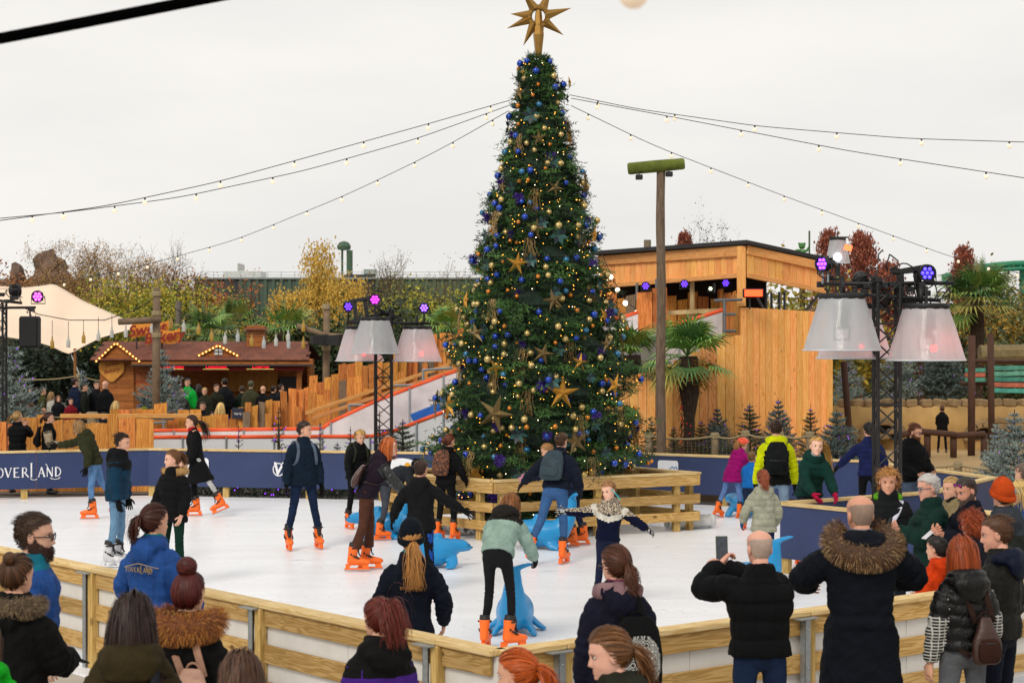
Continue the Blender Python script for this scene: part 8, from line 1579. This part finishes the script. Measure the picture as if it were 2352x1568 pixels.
person('woman with auburn bob in glossy black puffer and tweed sleeves', G_(2212, 13.2), 14, 1.66, 0, dict(col='#060607', rough=.38, mode='quilt', q=.09, puff=.03, hood=.065, hem=.0, zones=tw), dict(col='#5a5d62', r=1.02), hair=dict(s='bob', c='#8a3c14', L=.24), fem=True, arms=((.1, .04, -.53), (.07, .1, -.5)), head=(6, 6), hs=1.04, z0=.09, extra=bp_('brown leather backpack on the auburn bob woman', '#3a2018', leather=True, w=.115, h=.34, d=.09, z=.10, x=.08, taper=.45, strap_c='#33201a'))
def patch(c):
    al = c['al'][0]; p = al[4] + np.array([-.085, -.02, .0]); o = MB().box((-.035, -.004, -.02), (.035, .004, .02)).build('patch', mat('#0c1018', .7), c['jacket'], loc=tuple(p), rot=(0, 0, R(-50))); MB().tube([(x, -.0052, .006 * math.sin(x * 420)) for x in np.linspace(-.026, .026, 22)], .0016, 4).build('stitching', mat('#b08030', .6), o)
person('bald man in long navy parka with brown fur hood at the fence', G_(1978, 13.3), 3, 1.88, 0, dict(col='#0b111c', hem=-.46, puff=.04, hood=.065, waist=.06), dict(col='#0e1420'), hair=dict(s='bald', c='#8a7466'), skin_c='#cf9478', head=(14, 3), arms=((.10, .34, -.24, 1, -.3, -.35), (.12, .32, -.22, 1, -.3, -.3)), wide=1.08, hs=1.05, z0=.15, extra=both(fur_(['#4a3220', '#8a6238', '#c8a878', '#6a4826', '#2c1e14'], n=6000, L=.07, r=.085, rx=.19, ry=.16, w=.0036, drop=.09, half=2.4), patch), neck='#7a7c84')
M_scr = mat('#3a424c', .5, var=.5, vs=40)
person('balding man in black quilted jacket filming with a phone', G_(1746, 12.9), 6, 1.74, 0, dict(col='#08090c', mode='grid', q=.125, puff=.035, hem=-.03, amp=.02), dict(col='#1a2c4c', r=1.05), hair=dict(s='bald', c='#a08c80'), skin_c='#d8a08a', head=(12, 2), arms=((.04, .30, .12, 1, 0, -.7), (-.34, .33, .10, .8, .2, -.7)), hands=('grip', 'grip'), wide=1.08, hs=1.04, z0=.09, extra=lambda c: phone(c, 'phone in green case held up by the balding man', 0, (-8, 0, 0), (.02, .05, .10), '#3a4a20', M_scr, (.042, .085)))
# ---- foreground row
def rosette(c):
    tl = c['tl']; yb = -.135 - c['pf']; zz = np.linspace(-.17, .13, 9); V, Q = remesh([loft([tl((.10, yb - .125, .15 + q)) for q in zz], [.08, .115, .125, .125, .125, .12, .11, .09, .05], [.012] * 9, c['fu'], 18, 2.6)], .010, 1)
    e = [o for o in bpy.data.objects if o.get('label', '').startswith('black rucksack with white rosette')][0]; link('print_panel', npmesh('print_panel', V, Q, [floral(24)]), e)
def pinkhood(c):
    rs_ = c['rs']; tl = c['tl']; pts = [tl((math.sin(a) * .125, -.01 - math.cos(a) * .105, .525 + .02 * math.cos(a))) for a in np.linspace(-2.6, 2.6, 15)]; rr = [.052 * (.6 + .4 * math.cos(a / 2.6 * 1.3)) for a in np.linspace(-2.6, 2.6, 15)]; V, Q = remesh([loft(pts, rr, [r * 1.2 for r in rr], None, 12, 2)], .012, 2); V += vnormals(V, Q) * (.006 * vnoise(V, 40, 3))[:, None]; link('knit_hood', npmesh('knit_hood', V, Q, [fabric('#8a6c70', .95, .6)]), c['root'])
person('brown ponytail woman in navy coat with dusty pink hood', G_(1418, 11.9), 8, 1.67, 0, dict(col='#14152a', puff=.03, hood=.05, hem=-.16), dict(col='#10131c'), hair=dict(s='pony', c='#43210f', L=.2, tie=(.05, -1, -.15)), fem=True, head=(26, 6), arms=((.08, .04, -.53), (.08, .06, -.53)), glasses=dict(c='#4a3a2a', thin=1), neck='#7a3050', hs=1.03, z0=.16, skin_c='#dca78f', extra=both(pinkhood, bp_('black rucksack with white rosette print on the pink hood woman', '#0c0c0e', mats=None, w=.16, h=.46, x=.09, z=.16, pocket=False, strap_c='#0c0c0e'), lambda c: rosette(c)))
person('girl in olive jacket with wavy brown ponytail in profile', G_(1412, 9.4), 88, 1.70, 0, dict(col='#2a2c22', puff=.03, hood=.06), hair=dict(s='pony', c='#6a4526', L=.26, tie=(0, -1, -.18), band='#0c0c0c', n=700), fem=True, head=(4, 12), hs=1.04, show_legs=False, skin_c='#e2ae98', brow='#7a5a3a')
person('ginger haired girl with ponytail at the bottom edge', G_(1196, 9.3), 58, 1.60, 0, dict(col='#2a3028', puff=.03), hair=dict(s='pony', c='#a84a12', L=.26, tie=(.0, -1, .05), band='#0c0c0c', n=700), fem=True, head=(8, 8), hs=1.06, show_legs=False)
pz_ = [('#4a2488', lambda c, t, x, y, z: (z < .36) | ((c > 0) & (t > .12)))]
person('woman with red high ponytail in black and purple jacket', G_(872, 11.0), 30, 1.62, 0, dict(col='#121213', puff=.035, hood=.07, zones=pz_), hair=dict(s='pony', c='#5a1e10', L=.30, tie=(0, -.85, .6), band='#0c0c0c', n=800), fem=True, head=(6, 6), show_legs=False, hs=1.04)
person('smooth brown haired head at the bottom edge near the post', G_(555, 8.1), 10, 1.6, 0, dict(col='#3a302a', puff=.03), hair=dict(s='long', c='#4a3020', L=.32, n=1200), fem=True, show_legs=False, z0=.2)
person('woman with long dark brown hair in olive puffer jacket', G_(304, 8.95), 6, 1.64, 0, dict(col='#3a3018', puff=.04, hood=.07, mode='quilt', q=.16), hair=dict(s='long', c='#26140d', L=.34, n=1300), fem=True, show_legs=False, z0=.28, head=(-4, 4), hs=1.06, extra=lambda c: MB().tube([tuple(q) for q in smooth_path([c['tl'](p) for p in ((.11, -.2, .3), (.125, -.15, .46), (.12, -.03, .53), (.13, .1, .46))], 14, 2)], .024, 6).build('rucksack_strap', fabric('#22252c'), c['root'], True))
person('woman with red topknot in black coat with big ginger fur hood', G_(432, 10.4), -18, 1.6, 0, dict(col='#0e0e0f', puff=.04, hood=.075, hem=-.1), hair=dict(s='bun', c='#451410', L=.055, tie=(0, -.25, 1), n=900), fem=True, z0=.24, head=(-4, 4), hs=1.04, extra=both(fur_(['#6a3a14', '#a86426', '#c88a3c', '#8a4e1c'], n=6000, L=.075, r=.09, rx=.175, ry=.16, w=.004, up=.01, drop=.02), bp_('pale pink leather rucksack on the topknot woman', '#a8806c', leather=True, w=.11, h=.34, d=.09, z=.13, x=.13, pocket=False, strap_c='#a8806c')))
person('staff woman in bright blue coat with lettered back and curly bun', G_(352, 14.0), -24, 1.70, 0, dict(col='#214a8c', puff=.035, hood=.05, hem=-.05, rough=.7), dict(col='#1a1c24'), hair=dict(s='pony', c='#3c1a10', L=.2, tie=(-.15, -1, .1), n=800), fem=True, head=(-20, 4), arms=((.14, .2, -.42), (.12, .22, -.42)), hs=1.05, z0=.2, extra=back_text('TOVERLAND', .25, .34, '#a08a68', .405), neck='#0f7a80')
person('bearded staff man in glasses and bright blue coat at left', G_(76, 12.1), -84, 1.80, 0, dict(col='#214a8c', puff=.035, hem=-.08, rough=.7, zones=[('#0f6a80', lambda c, t, x, y, z: (z > .50))]), dict(col='#15181f'), hair=dict(s='quiff', c='#3c2a1e', L=.042, th=.012, n=900), beard='#38211a', glasses=dict(c='#0c0c0e'), head=(-4, 3), hs=1.1, skin_c='#d9a78e', show_legs=False, z0=.2)
person('person with small bun in black coat with grey brown fur hood', G_(34, 10.9), -24, 1.71, 0, dict(col='#0c0c0d', puff=.04, hood=.07, hem=-.2), hair=dict(s='bun', c='#4a2e1a', L=.035, tie=(.25, -.7, .55), n=700), z0=.18, head=(-6, 8), arms=((.05, .2, -.4), (-.02, .34, -.26)), hands=('relax', 'grip'), show_legs=False, extra=both(fur_(['#4a3a2a', '#7a6248', '#94805e'], n=5000, L=.05, r=.065, rx=.165, ry=.14, w=.0036), ph_('black phone held out by the person with a small bun', 1, (65, 0, -10), (.0, .08, -.02))))
person('girl in neon green jacket at the bottom left corner', G_(-38, 9.4), -10, 1.5, 0, dict(col='#0fb020', puff=.04, mode='quilt', q=.09, hood=.08), hair=dict(s='long', c='#4a3020', L=.2, n=700), fem=True, show_legs=False, z0=.24)
person('staff member in dark beanie and lettered navy fleece on the ice', G_(944, 15.05), 4, 1.66, 0, dict(col='#0a1222', puff=.025, hem=-.22), dict(col='#0c0f18'), hair=dict(s='pony', c='#9a6a34', L=.38, tie=(.25, -1, -.35), n=600), hat=dict(t='beanie', c='#06101a', ears=1), fem=True, head=(-6, 4), arms=((.12, .16, -.46), (.13, .12, -.46)), hs=1.04, extra=back_text('TOVERLAND', .19, .30, '#b07a34'), neck='#0f7a80')
# ---- behind the far boarding and on the terrace
person('woman in black padded coat filming with raised phone behind boarding', G_(40, 38.3), -12, 1.66, 1, dict(col='#0e0e10', mode='quilt', q=.12, puff=.035, hem=-.2), hair=dict(s='pony', c='#9a7a4c', L=.2, tie=(-.4, -.8, .1)), fem=True, arms=('phone_high', 'phone_high'), head=(-30, 0), extra=ph_('phone raised by the woman in black behind the boarding', 1, (0, 0, 0), (-.05, .03, .06)))
person('woman in black vest with cream sleeves behind boarding', G_(112, 38.2), -80, 1.64, 1, dict(col='#101012', puff=.03, hem=-.08, zones=[('#a8987e', lambda c, t, x, y, z: (c > 0) & (t > .06))]), hair=dict(s='pony', c='#3a2018', L=.15), fem=True, arms=('belly', 'belly'), extra=bp_('black rucksack on the woman in the black vest', '#0f0f11'))
sheet('terrace', [(-40, 47.0), (XD(700, 47.0), 47.0), (XD(700, 64), 64), (-40, 64)], .33, mat('#4c443c', .9, var=.25, vs=1.2), thick=.4)
CR = 'guests on the terrace'
def guest(lb, u, v, d, yaw, c, hc, hs='short', L=.05, H=None, z0=0, **k):
    top = zt(v, d); hh = H or max(1.2, min(1.86, top - z0)); person(lb, G_(u, d), yaw, hh, 2, dict(col=c, puff=.03, **k.pop('j', {})), dict(col=k.pop('tc', '#20242e')), hair=dict(s=hs, c=hc, L=L) if hc else None, group=CR, z0=top - hh if top - hh > z0 - .02 else z0, **k)
dA = 46.6; zA = .33
for a in (('man in glasses and light blue top at the low palisade', 70, 922, dA, 90, '#1c6aa8', '#6a4a2a'), ('person in grey knit hat and olive coat by the blue top man', 100, 934, dA, 20, '#3a3828', None), ('blonde haired person in black with phone at the net fence', 266, 918, dA, -30, '#0e0e10', '#b89a62', 'long', .25), ('dark haired man beside the blonde in black', 238, 944, dA - .2, -80, '#1a1a22', '#2a1c14'), ('woman with hair tied up looking right over the planks', 396, 942, dA, -70, '#1c1c1e', '#6a4428', 'bun', .04), ('woman with long dark hair in teal scarf by the planks', 447, 940, dA - .3, -60, '#1a3a44', '#2c1a12', 'long', .25), ('brown haired woman leftmost of the plank row trio', 426, 946, dA, 170, '#5a2028', '#3a2018', 'long', .25), ('man in glasses facing the rink behind the planks', 466, 920, dA + .4, 178, '#16161a', '#2a1c14'), ('rosy faced child between the planks and staff woman', 489, 944, dA, 175, '#1a1a20', '#3a2418', 'long', .15), ('blonde staff woman in blue reaching right over the slide', 507, 922, 45.6, -10, '#1438a0', '#c8a868', 'long', .38), ('small blond child at the slide rim', 532, 966, 45.4, -30, '#b89a1c', '#b89a5c')):
    guest(*a, z0=0.0)
person('person in green knit beanie and beige coat on the terrace', G_(331, dA), -80, 1.42, 2, dict(col='#8a7a5c', puff=.03), hair=dict(s='short', c='#5a4a30', L=.03), hat=dict(t='beanie', c='#6a7a1c'), group=CR)
dB = 51.0
for a in (('tall man in navy tracksuit top with red stripe on the terrace', 172, 866, dB, -50, '#16223c', '#2a1c14'), ('person in grey hood standing beside the navy top man', 193, 878, dB, -85, '#22261f', '#22261f', 'short', .03), ('man in dark jacket reading a paper near the hut', 222, 872, dB + .4, -150, '#14181f', '#2e2018'), ('man in navy cap and black puffer near the hut', 242, 872, dB - .2, 155, '#0e0f12', None), ('man in dark blue padded coat at the left trees', 73, 886, dB, 70, '#141a24', '#2a1c14'), ('woman in olive jacket with brown ponytail at left', 98, 888, dB, -70, '#4a4a26', '#5a3a22', 'pony', .12), ('woman in white knit top at left', 118, 898, dB - .2, -60, '#b8b4aa', '#8a6a44', 'long', .2), ('girl in dark coat with long brown hair at left', 134, 906, dB - .4, -150, '#16181e', '#5a3a20', 'long', .25), ('child in red jacket low before the hooded person', 163, 918, dB - .6, 200, '#7a1420', '#4a2e1c'), ('woman with brown curls at the far left trees', 48, 894, dB, 160, '#3a2420', '#5a2e1a', 'long', .2), ('man in neon green puffer facing the rink by the hut', 431, 866, dB + 1, 172, '#0fae3c', '#1c1410'), ('small woman beside the neon green man', 417, 892, dB + .5, 200, '#3a3c38', '#8a6a4c', 'long', .15), ('child with fair hair and olive fur hood before the hut', 470, 888, dB + .4, 180, '#2c3020', '#b8925a'), ('man in glasses and olive coat before the hut', 497, 880, dB + 1, -150, '#2a2a1e', '#4a3424'), ('man in black with grey rucksack facing the counter', 516, 866, dB + 1.6, 20, '#1a1d22', '#241810'), ('person in black coat at the hut counter', 456, 880, dB + 2, 10, '#0e0f12', '#1c1410', 'long', .2), ('person in dark green at the hut counter', 556, 884, dB + 2, 15, '#1c2a20', '#3a2a1c'), ('person in camouflage hood at the hut counter', 576, 872, dB + 1.4, 0, '#4a4a34', '#4a4a34', 'short', .03), ('person in black flat cap at the hut counter', 604, 884, dB + 1, -20, '#101114', None), ('man with dark hair at the right of the counter', 628, 884, dB + 2, -40, '#16181e', '#1c1410'), ('woman with dark hair and yellow scarf right of the counter', 645, 880, dB + 2.4, -60, '#2a2a30', '#2c1a10', 'bun', .04), ('person in dark blue behind the hut counter', 432, 862, 57.7, 180, '#141c38', '#2a1c14')):
    guest(*a, z0=.33)
person('person in black coat standing alone before the stone wall', G_(2164, 52.2), -10, 1.30, 2, dict(col='#101012', hem=-.2, puff=.04), dict(col='#101014'), hair=dict(s='bun', c='#4a2c20', L=.05), arms=('belly', 'belly'), z0=-.02, fem=True)
person('bald man looking out from the slide tower deck', G_(1478, 48.6), 178, 1.7, 2, dict(col='#20242c'), hair=dict(s='bald', c='#3a2a20'), z0=zt(680, 48.6) - 1.7)
MB().box((-1.2, -.6, -.05), (2.6, .6, 0)).build('deck', W_larx, twr, loc=(XD(1478, 48.6), 48.6, zt(680, 48.6) - 1.71))
# ---------------------------------------------------------------- blue seal skating aids
def seal_mesh():
    body = loft([(0, .52, .25), (0, .48, .26), (0, .40, .29), (0, .30, .30), (0, .15, .25), (0, .0, .22), (0, -.18, .22), (0, -.32, .28), (0, -.42, .42), (0, -.46, .56), (0, -.48, .68), (0, -.485, .74)], [.02, .055, .095, .105, .16, .2, .2, .17, .125, .095, .08, .07], [.02, .05, .085, .10, .17, .20, .19, .16, .11, .085, .065, .04], (1, 0, 0), 18, 2.1)
    parts = [body]
    for s in (-1, 1):
        parts.append(loft([(s * .03, -.485, .72), (s * .1, -.5, .745), (s * .16, -.53, .765), (s * .21, -.57, .775)], [.045, .042, .034, .02], [.03, .028, .022, .012], (0, 1, 0), 10, 2))
        parts.append(loft([(s * .1, .16, .16), (s * .2, .14, .08), (s * .27, .08, .035), (s * .31, .0, .03)], [.1, .09, .075, .03], [.05, .035, .028, .02], (0, 1, 0), 10, 2)); parts.append(loft([(s * .1, -.15, .14), (s * .17, -.22, .07), (s * .2, -.32, .035), (s * .21, -.42, .03)], [.1, .09, .07, .03], [.05, .04, .03, .02], (0, 1, 0), 10, 2))
    parts.append(loft([(0, .0, .36), (0, .0, .45), (0, .0, .49)], [.075, .065, .06], [.075, .065, .06], (1, 0, 0), 12)); V, Q = remesh(parts, .017, 3); V[:, 2] = np.maximum(V[:, 2], .004); return npmesh('seal_body', V, Q, [mat('#1389c4', .35, var=.06, vs=4, spec=.5)])
SEAL = seal_mesh(); eye = MB(); [eye.ball((s * .068, .455, .31), .014, 8) for s in (-1, 1)]; eye.ball((0, .52, .265), .018, 8); SEALE = eye.mesh('face', [mat('#0c4a6c', .4)], True)
for (u, d, yaw, lb, sc_) in ((1184, 20.3, -3, 'blue plastic seal skating aid pushed by the mint jacket girl', 1.0), (868, 29.8, 75, 'blue plastic seal skating aid beside the bending child', 1.0), (1006, 25.9, -66, 'blue plastic seal skating aid before the striped trouser boy', .95), (1236, 28.2, 84, 'blue plastic seal skating aid behind the rucksack man', 1.05), (1735, 22.9, 20, 'blue plastic seal skating aid before the beige puffer child', 1.0), (1708, 33.3, 30, 'blue plastic seal skating aid under the magenta coat child', 1.0)):
    e = thing('seal_skating_aid', lb, 'skating aid', (XD(u, d), d, 0), R(yaw), 'blue seal skating aids'); e.scale = (sc_,) * 3; link('seal_body', SEAL, e); link('face', SEALE, e)
bpy.data.scenes.remove(TS)
